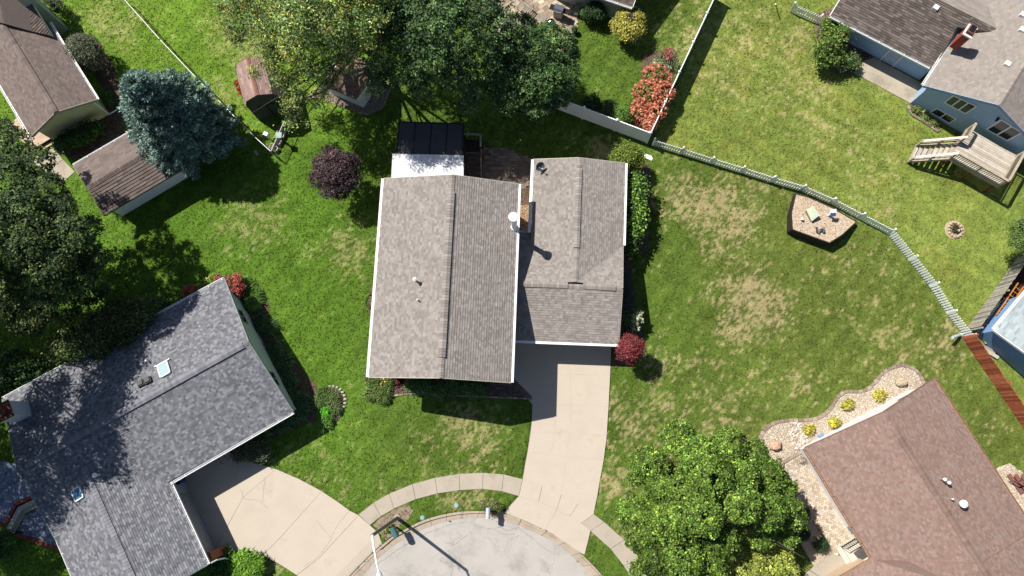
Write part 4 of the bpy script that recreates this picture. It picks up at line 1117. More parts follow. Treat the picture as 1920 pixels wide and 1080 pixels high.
# roof furniture
def main_n(px, py):
    z = 3.2
    for _ in range(12):
        p = W(px, py, z); z = E1 + kl * (p - g2['eb'])[:2].dot(s2[:2])
    return W(px, py, z)
nrm = unit(np.array((-s2[0] * kl, -s2[1] * kl, 1.0))); slope_dir = unit(np.array((s2[0], s2[1], kl)))
def skylight(th, c, along, slp, nr, w, l, glass):
    mb = MB()
    for sg in (-1, 1):
        mb.beam(c + along * sg * w / 2 - slp * l / 2 + nr * .06, c + along * sg * w / 2 + slp * l / 2 + nr * .06, .07, .14, up=nr)
        mb.beam(c + slp * sg * l / 2 - along * (w / 2 - .04) + nr * .058, c + slp * sg * l / 2 + along * (w / 2 - .04) + nr * .058, .07, .136, up=nr)
    f = part('skylight', mb, M_white, th)
    m2 = MB(); m2.prism([c + along * a * (w / 2 - .03) + slp * b * (l / 2 - .03) + nr * .1 for a, b in ((-1, -1), (1, -1), (1, 1), (-1, 1))], tuple(-nr * .02)); part('pane', m2, glass, f)
    return f
skg = mat('skylight_glass', A(178, 206, 212, .66), .12, 0.05, 1.0, spec=.6); skb = mat('blue_skylight_glass', A(92, 140, 178, .6), .12, .05, spec=.6)
c = main_n(308.5, 693); skylight(lh, c, d2, slope_dir, nrm, .62, .85, skg)
mb = MB(); tdr = c - slope_dir * .48 + nrm * .05; mb.beam(tdr - d2 * .5, tdr + d2 * .5, .06, .08, up=nrm); part('skylight_flashing', mb, M_white, lh)
for px, py in ((266, 719.5), (279, 714)):
    c = main_n(px, py); mb = MB(); mb.prism([c + d2 * a * .2 + slope_dir * b * .2 + nrm * .16 for a, b in ((-1, -1), (1, -1), (1, 1), (-1, 1))], tuple(-nrm * .2)); mb.prism([c + d2 * a * .15 + slope_dir * b * .15 + nrm * .24 for a, b in ((-1, -1), (1, -1), (1, 1), (-1, 1))], tuple(-nrm * .1)); part('roof_vent', mb, mat('dark_vent', A(84, 82, 82, .6), .6), lh)
c = main_n(279, 677); mb = MB(); mb.tube([c - up * .1, c + up * .38], .05, 10); part('vent_pipe', mb, M_white, lh)
nw = unit(np.array((wn_[0] * kw, wn_[1] * kw, 1)))
c = W(186, 890, 3.5); mb = MB(); mb.tube([c - up * .2, c + up * .4], .06, 10); mb.lathe(c + up * .4, [(.07, -.02), (.14, .02), (.14, .08), (.04, .14)], 12); part('vent_pipe', mb, M_white, lh)
nw2 = unit(np.array((-wn_[0] * kw2, -wn_[1] * kw2, 1))); sl2 = unit(np.array((wn_[0], wn_[1], kw2)))
c = za + wd * ((W(150, 924, 3.3) - za).dot(wd)) - wn_ * 1.05; c[2] = za[2] - kw2 * 1.05; skylight(lh, c, wd, sl2, nw2, .66, .66, skb)
# chimney chase at the west end
b0 = W(37, 772, 3.4); mb = MB(); t0 = .42
mb.box(b0 + up * .45, (.85, .95, 1.7), .48); ch = part('chimney', mb, mat('white_chase', A(226, 228, 232, .72), .5, .05), lh)
mb = MB(); mb.box(b0 + up * 1.335, (.95, 1.05, .06), .48); mb.lathe(b0 + up * 1.36, [(.2, 0), (.2, .16), (.24, .18), (.1, .26)], 14); part('chimney_cap', mb, mat('rusty_metal', A(120, 70, 56, .6), .7, .25, 3), ch)
# brick pier with downspout at the wing corner
mb = MB(); b0 = at(pe1 + wn_ * .35 - wd * .1, 0); mb.box(b0 + up * 1.1, (.5, .5, 2.2), math.atan2(wd[1], wd[0])); part('brick_pier', mb, mat('orange_brick', A(160, 104, 76, .6), .9, .25, 8), lh)
mb = MB(); q0 = ee1 + wn_ * .15 - up * .1; mb.tube([q0 + wn_ * .02, q0 + wn_ * .25 - up * .3, at(q0 + wn_ * .3 + wd * .1, 1.2), at(q0 + wn_ * .3 + wd * .5, .1), at(q0 + wn_ * .3 + wd * 1.4, .08)], .045, 8); part('downspout', mb, M_white, lh)

# ---------------------------------------------------------------- brown-roofed house, top left
tl = thing('house', 'house with a brown shingled gable and yellow brick end wall at the top left', 'house', W(70, 150))
yb = mat('yellow_brick', A(216, 210, 166, .72), .9, .1, 2.5, .3, 14, fine=.1, fscale=12)
E2, R2 = 2.45, 3.65
g3 = gable(tl, W(58, 255.5, E2), W(104, 210, R2), W(181.5, 186, E2), W(-62, 60, E2), W(-35, -30, R2), W(90, 43, E2), BROWN, yb, .42, .35, trim=mat('grey_trim', A(176, 170, 160, .62), .7), gutter=M_white, course=.15, tab=(.16, .28), walls='aLR', lift=.016, run=.2)
k3 = g3['k'] / abs((g3['ra'] - g3['ea'])[:2].dot(unit((g3['eb'] - g3['ea'])[:2])))
ridge_caps(tl, g3['ra'], g3['rb'], .36, .2, k3, k3, [tuple(np.array(c) * 1.08) for c in BROWN], .06, each=True)
# taller cross roof behind it
q = WL([(98, 70, 2.6), (2, 42, 3.95), (-60, -30, 4.6), (20, -50, 4.6)])
roof(tl, [WL([(100, 70, 2.62), (8, 44, 3.9), (-90, 20, 3.9), (-20, -90, 5.0), (18, -60, 4.2)])], DBROWN, .16, (.2, .34), .03, name='cross_roof')
mb = MB(); mb.beam(W(100, 70, 2.55), W(18, -60, 4.15), .06, .2); part('rake_board', mb, M_white, tl)
# grey chimney stack against the end wall
c0 = W(116, 58, 0); mb = MB(); dch = unit(W(123, 63) - W(98, 30)); rz = math.atan2(dch[1], dch[0])
mb.box(at(W(112, 50), 2.45), (1.3, .75, 4.9), rz); ch = part('chimney', mb, mat('grey_block', A(190, 196, 190, .62), .85, .1, 4, .2, 12), tl)
tc_ = at(W(112, 50), 4.9); mb = MB()
sxx = np.array((math.cos(rz), math.sin(rz), 0)); syy = np.array((-sxx[1], sxx[0], 0))
for a, b, w_ in ((sxx * .66, syy, .82), (sxx * -.66, syy, .82), (syy * .38, sxx, 1.2), (syy * -.38, sxx, 1.2)):
    mb.beam(tc_ + a - b * w_ / 2 + up * .05, tc_ + a + b * w_ / 2 + up * .05, .1, .12)
part('chimney_rim', mb, M_white, ch)
mb = MB(); mb.box(tc_ + up * .02, (1.18, .62, .05), rz); part('chimney_crown', mb, mat('rusty_crown', A(150, 92, 72, .6), .8, .2), ch)
for s_ in (-.25, .25): mb = MB(); mb.lathe(tc_ + sxx * s_ + up * .03, [(.12, 0), (.12, .3), (.09, .3), (.09, .1)], 12); part('flue_pot', mb, M_black, ch)
mb = MB(); a0, a1 = g3['a']; q0 = g3['eb'] - up * .1; mb.tube([q0, at(g3['R'][0], 2.0) + g3['d'] * -.06, at(g3['R'][0], .15) + g3['d'] * -.06, at(g3['R'][0], .1) + unit(g3['R'][0] - g3['L'][0]) * .9], .05, 8); part('downspout', mb, M_white, tl)
# porch slab with a step
dk = thing('porch_deck', 'pale plank porch deck below the top left house', 'deck', W(55, 262))
q = WL([(6, 240, .45), (40, 215, .45), (96, 259, .45), (63, 279, .45)])
q = [q[0], q[1], q[2], q[3]]
for i in range(14):
    f0, f1 = i / 14, (i + .93) / 14; mb = MB(); mb.prism([q[0] + (q[3] - q[0]) * f0, q[1] + (q[2] - q[1]) * f0, q[1] + (q[2] - q[1]) * f1, q[0] + (q[3] - q[0]) * f1], .05); part('board', mb, mat('pale_deck_board', A(216, 190, 166, .62), .9, .15, 3), dk)
mb = MB(); mb.prism([p - up * .06 for p in q], .38); part('skirt', mb, M_darkwood, dk)
mb = MB(); mb.prism(WL([(78, 275, .22), (97, 263, .22), (101, 268, .22), (82, 280, .22)]), .05); part('step', mb, MATS['pale_deck_board'], dk)

# ---------------------------------------------------------------- detached garage, left
gg = thing('garage', 'small detached garage with brown roof and pale wall under the blue spruce', 'garage', W(240, 325))
E3, R3 = 2.05, 3.0
gwall = siding('pale_grey_siding', A(236, 244, 244, .95))
g4 = gable(gg, W(195.6, 404, E3), W(163, 350, R3), W(137.6, 311, E3), W(338, 317, E3), W(318, 266, R3), W(290, 219, E3), BROWN, gwall, .5, .3, trim=mat('brown_trim', A(150, 140, 132, .6), .7), gutter=M_white, course=.2, tab=(.3, .5), lift=.03, gut=(False, True))
k4 = g4['k'] / abs((g4['ra'] - g4['ea'])[:2].dot(unit((g4['eb'] - g4['ea'])[:2])))
ridge_caps(gg, g4['ra'], g4['rb'], .3, .2, k4, k4, BROWN, .03)

# ---------------------------------------------------------------- blue house, upper right
bh = thing('house', 'blue sided house with grey roof, brick chimney and a deck at the upper right', 'house', W(1800, 150))
blue = siding('blue_siding', A(166, 194, 222, .8))
lblue = mat('light_blue_trim', A(150, 176, 206, .65), .55)
E4, R4 = 2.7, 4.7
g5 = gable(bh, W(1732, 160, E4), W(1874, 197, R4), W(1960, 290, E4), W(1830, -4, E4), W(1988, -2, R4), W(2120, 60, E4), LTGREY, blue, .42, .33, trim=lblue, gutter=M_white, course=.16, tab=(.16, .28), lift=.012, walls='aLR', run=.1)
k5 = g5['k'] / abs((g5['ra'] - g5['ea'])[:2].dot(unit((g5['eb'] - g5['ea'])[:2])))
ridge_caps(bh, g5['ra'], g5['rb'], .3, .16, k5, k5, LTGREY, .03)
# lower dark wing
d5 = g5['d']; Ew, = (2.35,)
wl, wr_ = W(1557, 29, Ew), W(1745, 126, Ew)
wdir = unit(wr_ - wl); wup = np.array((-wdir[1], wdir[0], 0))
if wup[1] < 0: wup = -wup
kd = .33; half = 4.2
v_ = W(1792, 51, 3.0)
def wing_pt(px, py):
    z = 3.0
    for _ in range(15):
        p = W(px, py, z); z = Ew + kd * (p - wl).dot(wup)
    return W(px, py, z)
pkz = wing_pt(1827, 33); rl = wl + wup * ((pkz - wl).dot(wup)); rl[2] = pkz[2]
roof(bh, [[wl, wr_ + wdir * .25, wing_pt(1795, 50)], [wl, wing_pt(1795, 50), pkz, rl], [wing_pt(1795, 50), pkz + wdir * 2.5, pkz]], DKGREY, .16, (.25, .4), .03, name='wing_roof')
roof(bh, [[rl, pkz + wdir * 2.5, at(pkz + wup * 4 + wdir * 2.5, pkz[2] - 1.3), at(rl + wup * 4, rl[2] - 1.3)]], LTGREY, .16, (.25, .4), .014, name='wing_roof')
gut_run(bh, wl, wr_, -wup, M_white)
mb = MB(); mb.beam(wl - wdir * .03 - up * .08, rl - wdir * .03 - up * .08, .05, .2); part('rake_board', mb, M_white, bh)
wi0 = at(wl + wdir * .35 + wup * .55, 0); wi1 = at(wr_ + wup * .55 + wdir * .3, 0)
wall(bh, [wi0, at(wi0, 2.3), at(wi1, 2.3), wi1], wup, blue)
wi2 = at(rl + wdir * .35, 0); wall(bh, [at(wi0 + wup * .17, 0), at(wi0 + wup * .17, 2.3), at(wi2, rl[2] - .2), wi2], wdir, M_white)
dpx = [onwall(px, py, wi0, wi1) for px, py in ((1664, 98), (1688, 110))]
da = at(dpx[0], 0); db_ = at(dpx[1], 0); mb = MB(); o = -wup * .04
mb.prism([at(da, 2.05) + o, at(db_, 2.05) + o, at(db_, .05) + o, at(da, .05) + o], tuple(wup * .035)); dr_ = part('door', mb, mat('pale_blue_door', A(186, 204, 226, .7), .5), bh)
mb = MB()
for q in (da, db_): mb.beam(at(q, 0) + o, at(q, 2.1) + o, .07, .07, up=wdir)
mb.beam(at(da, 2.1) + o, at(db_, 2.1) + o, .07, .07); part('door_frame', mb, M_white, dr_)
p0, p1 = g5['a']; no = -d5
def px_window(th, quad, p0, p1, no, panes, fw=.08, glass=None):
    return window(th, [onwall(a, b, p0, p1) for a, b in quad], no, panes, fw, glass=glass)
greenish = mat('green_glass', A(64, 82, 86, .6), .1, .3, 1.5, spec=.6)
px_window(bh, [(1788, 178.5), (1831.5, 198.5), (1810.5, 212.5), (1771.5, 191.5)], p0, p1, no, 3, .09, greenish)
px_window(bh, [(1757, 202.5), (1792.5, 222.5), (1780.5, 230.5), (1744.5, 210)], p0, p1, no, 2, .08)
px_window(bh, [(1878.5, 224), (1917, 248), (1889, 263), (1850, 242)], p0, p1, no, 2, .1)
mb = MB(); c = onwall(1872, 221, p0, p1) + no * .08; mb.box(c, (.12, .12, .16)); mb.box(c + no * .1 - up * .05, (.1, .1, .12)); part('wall_lamp', mb, M_black, bh)
# chimney
b0 = W(1795, 80, 3.6); rz = math.atan2(d5[1], d5[0]); mb = MB(); mb.box(b0 + up * .55, (.75, .5, 1.5), rz); ch = part('chimney', mb, mat('red_brick', A(176, 84, 70, .6), .9, .12, 6, .4, 30), bh)
mb = MB(); mb.box(b0 + up * 1.32, (.86, .6, .1), rz); part('chimney_crown', mb, M_white, ch)
mb = MB(); mb.box(b0 + up * 1.5, (.62, .42, .26), rz); part('flue_shroud', mb, MATS['rusty_crown'], ch)
mb = MB(); mb.box(b0 + up * 1.64, (.5, .32, .03), rz); part('flue_opening', mb, M_black, ch)
for px, py, z in ((1753, 16, 3.3), (1887, 121, 4.3), (1916, 29, 4.6), (1915, 57, 4.6)):
    c = W(px, py, z); c = wing_pt(px, py) if px < 1800 else c
    if px >= 1800:
        zz = 3.8
        sd5 = unit(np.cross(d5, up)); 
        for _ in range(12):
            c = W(px, py, zz); dist = abs((c - g5['ra']).dot(sd5)); zz = R4 - k5 * dist
    mb = MB(); mb.box(c + up * .08, (.32, .32, .22), rz); part('roof_vent', mb, M_white, bh)
# deck
bd = thing('deck', 'weathered wooden deck with railing and stairs on the blue house', 'deck', W(1845, 295))
zd = 1.5
D1, D2, D3, D4 = W(1815, 240, zd), W(1906, 291, zd), W(1873, 346, zd), W(1782, 297, zd)
u5 = unit(D2 - D1); v5 = unit(D4 - D1 - u5 * (D4 - D1).dot(u5)); Lu = (D2 - D1).dot(u5); Lv = (D4 - D1).dot(v5)
pt5 = lambda a, b, z=zd: at(D1 + u5 * a + v5 * b, z)
nb = int(Lv / .15)
bm = [mat('deck_board_%d' % i, A(*c, .6), .9, .15, 3.0, .2, 30, fine=.12) for i, c in enumerate(((214, 204, 188), (202, 190, 174), (222, 212, 198), (192, 180, 164)))]
for i in range(nb):
    mb = MB(); y0 = i * Lv / nb; mb.prism([pt5(0, y0), pt5(Lu, y0), pt5(Lu, y0 + Lv / nb - .012), pt5(0, y0 + Lv / nb - .012)], .04); part('board', mb, random.choice(bm), bd)
mb = MB()
for a, b in ((pt5(0, Lv, zd - .14), pt5(Lu, Lv, zd - .14)), (pt5(Lu, 0, zd - .14), pt5(Lu, Lv, zd - .14)), (pt5(0, 0, zd - .14), pt5(0, Lv, zd - .14))): mb.beam(a, b, .05, .2)
part('rim_joist', mb, M_deck, bd)
for a in (.1, Lu / 2, Lu - .1):
    for b in (Lv - .12, .3):
        mb = MB(); mb.box(pt5(a, b, (zd - .05) / 2), (.12, .12, zd - .05), math.atan2(u5[1], u5[0])); part('post', mb, M_redwood, bd)
def railing(th, a, b, m, step=.14, hgt=.95, skip_b=False):
    mb = MB(); mb.beam(a + up * hgt, b + up * hgt, .15, .045); part('handrail', mb, m, th)
    mb = MB(); mb.beam(a + up * .12, b + up * .12, .045, .09); part('bottom_rail', mb, m, th)
    mb = MB(); mb.beam(a + up * (hgt - .12), b + up * (hgt - .12), .045, .09); part('top_rail', mb, m, th)
    n = int(np.linalg.norm(b - a) / step)
    m1 = MB(); m1.box((0, 0, 0), (.038, .038, hgt - .1)); me1 = m1.mesh('baluster', m)
    for i in range(n + 1):
        c = a + (b - a) * (i + .0) / n; clone('baluster', me1, th, c + up * (hgt / 2 - .02), math.atan2(*(b - a)[1::-1]))
    k = max(1, int(np.linalg.norm(b - a) / 1.4))
    for i in range(k + 1):
        c = a + (b - a) * i / k; m2 = MB(); m2.box(c + up * (hgt / 2 - .12), (.09, .09, hgt + .2)); part('rail_post', m2, m, th)
railing(bd, pt5(0, Lv), pt5(Lu, Lv), M_deck); railing(bd, pt5(Lu, .1), pt5(Lu, Lv - .08), M_deck); railing(bd, pt5(0, .1), pt5(0, Lv * .45), M_deck)
# stairs run off the left side
sb0, sb1 = pt5(0, Lv * .52), pt5(0, Lv - .05); sdir = unit(W(1715, 269, 0) - W(1797, 281, 0)); 
tdir = unit(unit(W(1721, 257, 0) - W(1709, 281, 0)))
nt_ = 8; run = np.linalg.norm((W(1715, 268, .15) - (sb0 + sb1) / 2)[:2]) / nt_
for i in range(nt_):
    z = zd - (zd / (nt_ + 1)) * (i + 1); f = i / nt_
    wv = unit((sb0 - sb1) * (1 - f) + tdir * np.linalg.norm(sb0 - sb1) * f); c = (sb0 + sb1) / 2 + sdir * run * (i + .5); w2 = .62
    for j in (0, 1):
        cc = c + sdir * run * (-.25 + .5 * j); mb = MB(); mb.prism([at(cc - wv * w2 - sdir * run * .245, z), at(cc + wv * w2 - sdir * run * .245, z), at(cc + wv * w2 + sdir * run * .245, z), at(cc - wv * w2 + sdir * run * .245, z)], .045); part('tread', mb, random.choice(bm), bd)
for sg in (-1, 1):
    a = (sb0 + sb1) / 2 + unit(sb0 - sb1) * sg * .66; b = (sb0 + sb1) / 2 + sdir * run * nt_ + tdir * sg * .66; b[2] = .1
    mb = MB(); mb.beam(at(a, zd - .12), at(b, .12), .05, .26); part('stringer', mb, M_deck, bd)
    mb = MB(); mb.beam(at(a, zd + .95), at(b, .95), .16, .045); part('handrail', mb, mat('pale_handrail', A(226, 214, 206, .66), .85, .12), bd)
    mb = MB(); mb.beam(at(a, zd + .45), at(b, .5), .05, .09); part('mid_rail', mb, M_deck, bd)
    for f in (.02, .5, .98):
        c = a + (b - a) * f; z = zd + (.1 - zd) * f; mb = MB(); mb.box(at(c, z + .42), (.09, .09, 1.0)); part('rail_post', mb, M_deck, bd)

# ---------------------------------------------------------------- red-brown roofed house, lower right
rh = thing('house', 'house with a faded red-brown shingle roof and white end wall at the lower right', 'house', W(1700, 900))
whs = siding('white_siding', A(236, 236, 238, .8))
E5, R5 = 2.6, 4.25
g6 = gable(rh, W(1510, 840, E5), W(1658, 773, R5), W(1751, 710.5, E5), W(1636.6, 1049, E5), W(1833, 1058, R5), W(1941, 992, E5), PINK, whs, .42, .36, trim=mat('brown_rake', A(150, 112, 102, .6), .7), gutter=mat('tan_gutter', A(190, 150, 126, .5), .6), course=.13, tab=(.12, .22), lift=.012, walls='aLR', run=0)
# carry the roof on beyond the frame
d6 = g6['d']; ext = 7.0
k6 = g6['k'] / abs((g6['ra'] - g6['ea'])[:2].dot(unit((g6['eb'] - g6['ea'])[:2])))
s6 = unit(np.array((*(g6['eb'] - g6['ea'])[:2], 0))); s6 = unit(s6 - d6 * s6.dot(d6))
Lh = (g6['ra'] - g6['ea']).dot(s6)
fa, rb, fb = g6['fa'], g6['rb'], g6['fb']
roof(rh, [[g6['rb'], g6['fb'], g6['fb'] + d6 * ext, g6['rb'] + d6 * ext]], PINK, .13, (.12, .22), .012, run=0, name='roof_extension')
# porch gable that comes forward at the south end
pe = W(1636.6, 1050, E5); pdir = -s6
fr = pe + pdir * 3.2
vp = fa + d6 * 3.0; vp = at(vp + s6 * 3.0, E5 + k6 * 3.0)
roof(rh, [[fa, fa + pdir * 2.6, vp + pdir * 5.6, vp], [vp, vp + pdir * 5.6, at(fa + d6 * 6.0 + pdir * 2.6, E5), at(fa + d6 * 6.0, E5)], [fa, vp, rb + d6 * 3.0 * 0 + (vp - fa).dot(d6) * d6, rb], [vp, at(fa + d6 * 6.0, E5), at(fa + d6 * ext, E5), rb + d6 * ext, rb + (vp - fa).dot(d6) * d6]], PINK, .13, (.12, .22), .012, run=0, name='porch_roof')
mb = MB(); mb.beam(fa - d6 * .05 - up * .06, fa + pdir * 2.6 - d6 * .05 - up * .06, .12, .16); part('porch_fascia', mb, MATS['tan_gutter'], rh)
ridge_caps(rh, g6['ra'] + d6 * 1.1, g6['rb'] + d6 * 4, .36, .25, k6, k6, [tuple(np.array(c) * .82) for c in PINK[:3]], .045)
wf0, wf1 = g6['L']
wall(rh, [at(fa + d6 * .35, 0), at(fa + d6 * .35, 2.4), at(fa + d6 * .35 + pdir * 2.4, 2.4), at(fa + d6 * .35 + pdir * 2.4, 0)], d6, siding('tan_siding', A(222, 196, 168, .66)))
# white gable louvre
c = onwall(1697, 744, *g6['a']); mb = MB(); u_ = unit(g6['a'][1] - g6['a'][0]); o = -d6
mb.prism([c + u_ * .5 + up * .12 + o * .02, c + u_ * .5 - up * .12 + o * .02, c - u_ * .5 - up * .12 + o * .02, c - u_ * .5 + up * .12 + o * .02], tuple(d6 * .015)); part('gable_louvre', mb, mat('grey_louvre', A(120, 124, 128, .6), .6), rh)
sd6 = s6
def r6(px, py):
    zz = 3.6
    for _ in range(12):
        c = W(px, py, zz); zz = R5 - k6 * abs((c - g6['ra']).dot(s6))
    return c
for px, py, hh, r, cap in ((1763, 898, .42, .06, .1), (1771, 904, .42, .06, .1), (1781, 935, .22, .045, .05), (1797, 943, .45, .13, .22)):
    b0 = r6(px, py); mb = MB(); mb.tube([b0 - up * .15, b0 + up * hh], r, 10); f = part('vent_pipe', mb, M_alu, rh)
    mb = MB(); mb.lathe(b0 + up * hh, [(r, -.03), (cap, 0), (cap, .1), (cap * .4, .17)], 14); part('vent_cap', mb, M_white, f)
# entry stoop
es = thing('entry_stoop', 'pale concrete entry stoop with thin black railing beside the red-brown house', 'stoop', W(1605, 1022))
mb = MB(); mb.prism(WL([(1578, 1024, .4), (1618, 1000, .4), (1652, 1045, .4), (1605, 1066, .4)]), .4); part('landing', mb, mat('pale_concrete', A(226, 216, 200, .7), .9, .06, 1), es)
mb = MB(); mb.prism(WL([(1569, 1029, .2), (1578, 1024, .2), (1604, 1066, .2), (1594, 1070, .2)]), .2); part('step', mb, MATS['pale_concrete'], es)
mb = MB(); mb.prism(WL([(1600, 1037, .415), (1617, 1024, .415), (1630, 1042, .415), (1613, 1053, .415)]), .014); part('doormat', mb, mat('grey_mat', A(110, 108, 104, .5), .95), es)
ra_ = WL([(1576, 1025, .4), (1598, 1011.5, .4), (1616, 1001, .4)])
for a, b in zip(ra_, ra_[1:]):
    mb = MB(); mb.beam(a + up * .9, b + up * .9, .05, .03); mb.beam(a + up * .12, b + up * .12, .03, .03); part('handrail', mb, M_black, es)
    for i in range(7):
        c = a + (b - a) * i / 6; mb = MB(); mb.box(c + up * .46, (.022, .022, .9)); part('baluster', mb, M_black, es)

# ---------------------------------------------------------------- sheds
def gambrel():
    th = thing('shed', 'small barn-shaped shed with faded pink shingles under the big trees', 'shed', W(478, 160))
    # px at heights
    a = [W(441, 126, 2.4), W(447.5, 113.5, 3.0), W(464, 108, 3.4), W(486, 104, 3.0), W(497, 112, 2.4)]
    b = [W(460.5, 194.5, 2.4), W(465, 183.5, 3.0), W(482.5, 175, 3.4), W(502, 174.5, 3.0), W(515, 182, 2.4)]
    d = unit(np.mean([(y - x)[:2] for x, y in zip(a, b)], 0)); d = np.array((*d, 0)); L = np.mean([(y - x).dot(d) for x, y in zip(a, b)])
    s = np.array((d[1], -d[0], 0)); 
    if (a[4] - a[0]).dot(s) < 0: s = -s
    c0 = a[2].copy(); c0[2] = 0; hw = 1.22
    prof = [(-hw, 2.3), (-hw * .72, 3.02), (0, 3.4), (hw * .72, 3.02), (hw, 2.3)]
    A_ = [c0 + s * x + up * z for x, z in prof]; B_ = [p + d * L for p in A_]
    roof(th, [[A_[i], A_[i + 1], B_[i + 1], B_[i]] for i in range(4)], [A(186, 156, 148, .56), A(176, 146, 138, .56), A(194, 166, 158, .56), A(168, 138, 130, .56)], .14, (.2, .32), .014, thick=.06)
    ridge_caps(th, A_[2], B_[2], .26, .14, .4, .4, [A(168, 122, 110, .56), A(160, 114, 102, .56)], .03, each=True)
    dw = mat('dark_green_boards', A(96, 104, 92, .5), .85, .15, 4)
    for base_, ins in ((A_, d), (B_, -d)):
        c = base_[2].copy(); c[2] = 0; c = c + ins * .12
        pts = [c + s * (-hw + .06)] + [c + s * x * .95 + up * (z - .07) for x, z in prof] + [c + s * (hw - .06)]
        n = 10
        for i in range(n):     # vertical boards
            x0, x1 = -hw * .95 + 1.9 * hw * i / n, -hw * .95 + 1.9 * hw * (i + .95) / n
            zt = lambda x: float(np.interp(x, [p[0] * .95 for p in prof], [p[1] - .08 for p in prof]))
            mb = MB(); mb.prism([c + s * x0, c + s * x0 + up * zt(x0), c + s * x1 + up * zt(x1), c + s * x1], tuple(ins * .04)); part('wall_board', mb, dw, th)
    for sg in (-1, 1):
        p = c0 + s * sg * (hw - .08) + d * .2; q = p + d * (L - .4); wall(th, [p, at(p, 2.26), at(q, 2.26), q], -s * sg, dw, .05)
    c = B_[2].copy(); c[2] = 0; mb = MB(); c = c - d * .06
    mb.beam(c - s * .6 + up * 1.75, c + s * .6 + up * 1.75, .05, .05); mb.beam(c + up * .1, c + up * 1.72, .05, .05, up=s); part('door_trim', mb, mat('dark_trim', A(60, 64, 58, .5), .8), th)
gambrel()
ws = thing('playhouse', 'small pale grey shed with a brown roof half hidden under tree branches', 'shed', W(660, 160))
pg = siding('pale_blue_siding', A(220, 228, 236, .85))
g7 = gable(ws, W(603, 158, 2.0), W(628, 128, 2.8), W(646, 97, 2.0), W(668, 188, 2.0), W(694, 152, 2.8), W(708, 126, 2.0), [A(150, 122, 108, .6), A(136, 108, 96, .6), A(160, 134, 120, .6)], pg, .3, .12, trim=M_white, course=.14, tab=(.2, .32), lift=.014)
bs = thing('shed', 'blue shed with a pale grey shingled roof at the right edge behind the wooden fences', 'shed', W(1930, 620))
g8 = gable(bs, W(1864, 619, 2.5), W(1962, 690, 3.3), W(2030, 760, 2.5), W(1925, 536, 2.5), W(2040, 600, 3.3), W(2110, 670, 2.5), [A(178, 190, 194, .62), A(166, 178, 184, .62), A(188, 200, 202, .62)], siding('bright_blue_siding', A(140, 178, 226, .72)), .22, .25, trim=M_white, gutter=M_white, course=.15, tab=(.22, .34), lift=.014)
hb = thing('house', 'corner of a house with grey wall and brown roof at the top edge', 'house', W(1150, -20))
q = WL([(1150, 1, 2.5), (1186, 13, 2.5)]); ww_ = unit(q[1] - q[0]); nn_ = np.array((-ww_[1], ww_[0], 0))
nn_ = nn_ if nn_[1] > 0 else -nn_
e0 = q[1] - ww_ * 6; e1 = q[1]
g9 = gable(hb, e1, at(e1 + nn_ * 4, 3.9), at(e1 + nn_ * 8, 2.5), e0, at(e0 + nn_ * 4, 3.9), at(e0 + nn_ * 8, 2.5), DBROWN, siding('grey_wall', A(200, 204, 200, .62)), .3, .25, trim=M_white, gutter=M_white)

# ================================================================== FENCES
def line3(pts, z=0): return [W(p[0], p[1], z) for p in pts]
# white vinyl privacy fence
vf = thing('vinyl_fence', 'tall white vinyl privacy fence round the corner behind the middle house', 'fence', W(1213, 267))
HV = 1.65
cornr = W(1212.6, 267.5); wend = W(1032, 199.5); nend = W(1330, 20); nend = cornr + (W(1326, 26) - cornr) * 1.12
post_me = MB(); post_me.box((0, 0, HV / 2 + .05), (.13, .13, HV + .1)); post_me.lathe((0, 0, HV + .1), [(.11, 0), (.11, .04), (.02, .12)], 4)
post_me = post_me.mesh('post', M_vinyl)
def vinyl_run(a, b, n):
    for i in range(n):
        p, q = a + (b - a) * i / n, a + (b - a) * (i + 1) / n; d = unit(q - p); L = np.linalg.norm(q - p)
        for k in range(12):        # tongue-and-groove boards of a panel
            r0, r1 = p + d * (.07 + (L - .14) * k / 12), p + d * (.07 + (L - .14) * (k + .985) / 12)
            mb = MB(); mb.beam(r0 + up * (HV * .5), r1 + up * (HV * .5), .03, HV - .2); part('fence_board', mb, M_vinyl, vf)
        mb = MB(); mb.beam(p + up * (HV - .06), q + up * (HV - .06), .06, .12); part('top_rail', mb, M_vinyl, vf)
        mb = MB(); mb.beam(p + up * .1, q + up * .1, .06, .14); part('bottom_rail', mb, M_vinyl, vf)
        clone('post', post_me, vf, q, math.atan2(d[1], d[0]))
vinyl_run(wend, cornr, 3); vinyl_run(cornr, nend, 5)
clone('post', post_me, vf, wend)
# picket fence
PKN = [(1223, 272), (1276, 288), (1332, 306), (1388, 323), (1444, 341), (1500, 357), (1555, 381), (1608, 409), (1664, 438), (1704, 487), (1743, 536), (1775, 587), (1810, 631)]
pf = thing('picket_fence', 'long white picket fence curving between the two back lawns', 'fence', W(1500, 357))
HPK = .95
pk = MB(); pk.v = []
w_, t_ = .047, .015
pk.add([(-w_, -t_, .04), (w_, -t_, .04), (w_, -t_, HPK - .06), (0, -t_, HPK), (-w_, -t_, HPK - .06), (-w_, t_, .04), (w_, t_, .04), (w_, t_, HPK - .06), (0, t_, HPK), (-w_, t_, HPK - .06)],
       [(0, 1, 2, 3, 4), (9, 8, 7, 6, 5), (0, 5, 6, 1), (1, 6, 7, 2), (2, 7, 8, 3), (3, 8, 9, 4), (4, 9, 5, 0)])
pk_me = pk.mesh('picket', M_vinyl)
pp = MB(); pp.box((0, 0, .55), (.1, .1, 1.1)); pp.lathe((0, 0, 1.1), [(.085, 0), (.085, .03), (.02, .09)], 4); pp_me = pp.mesh('post', M_vinyl)
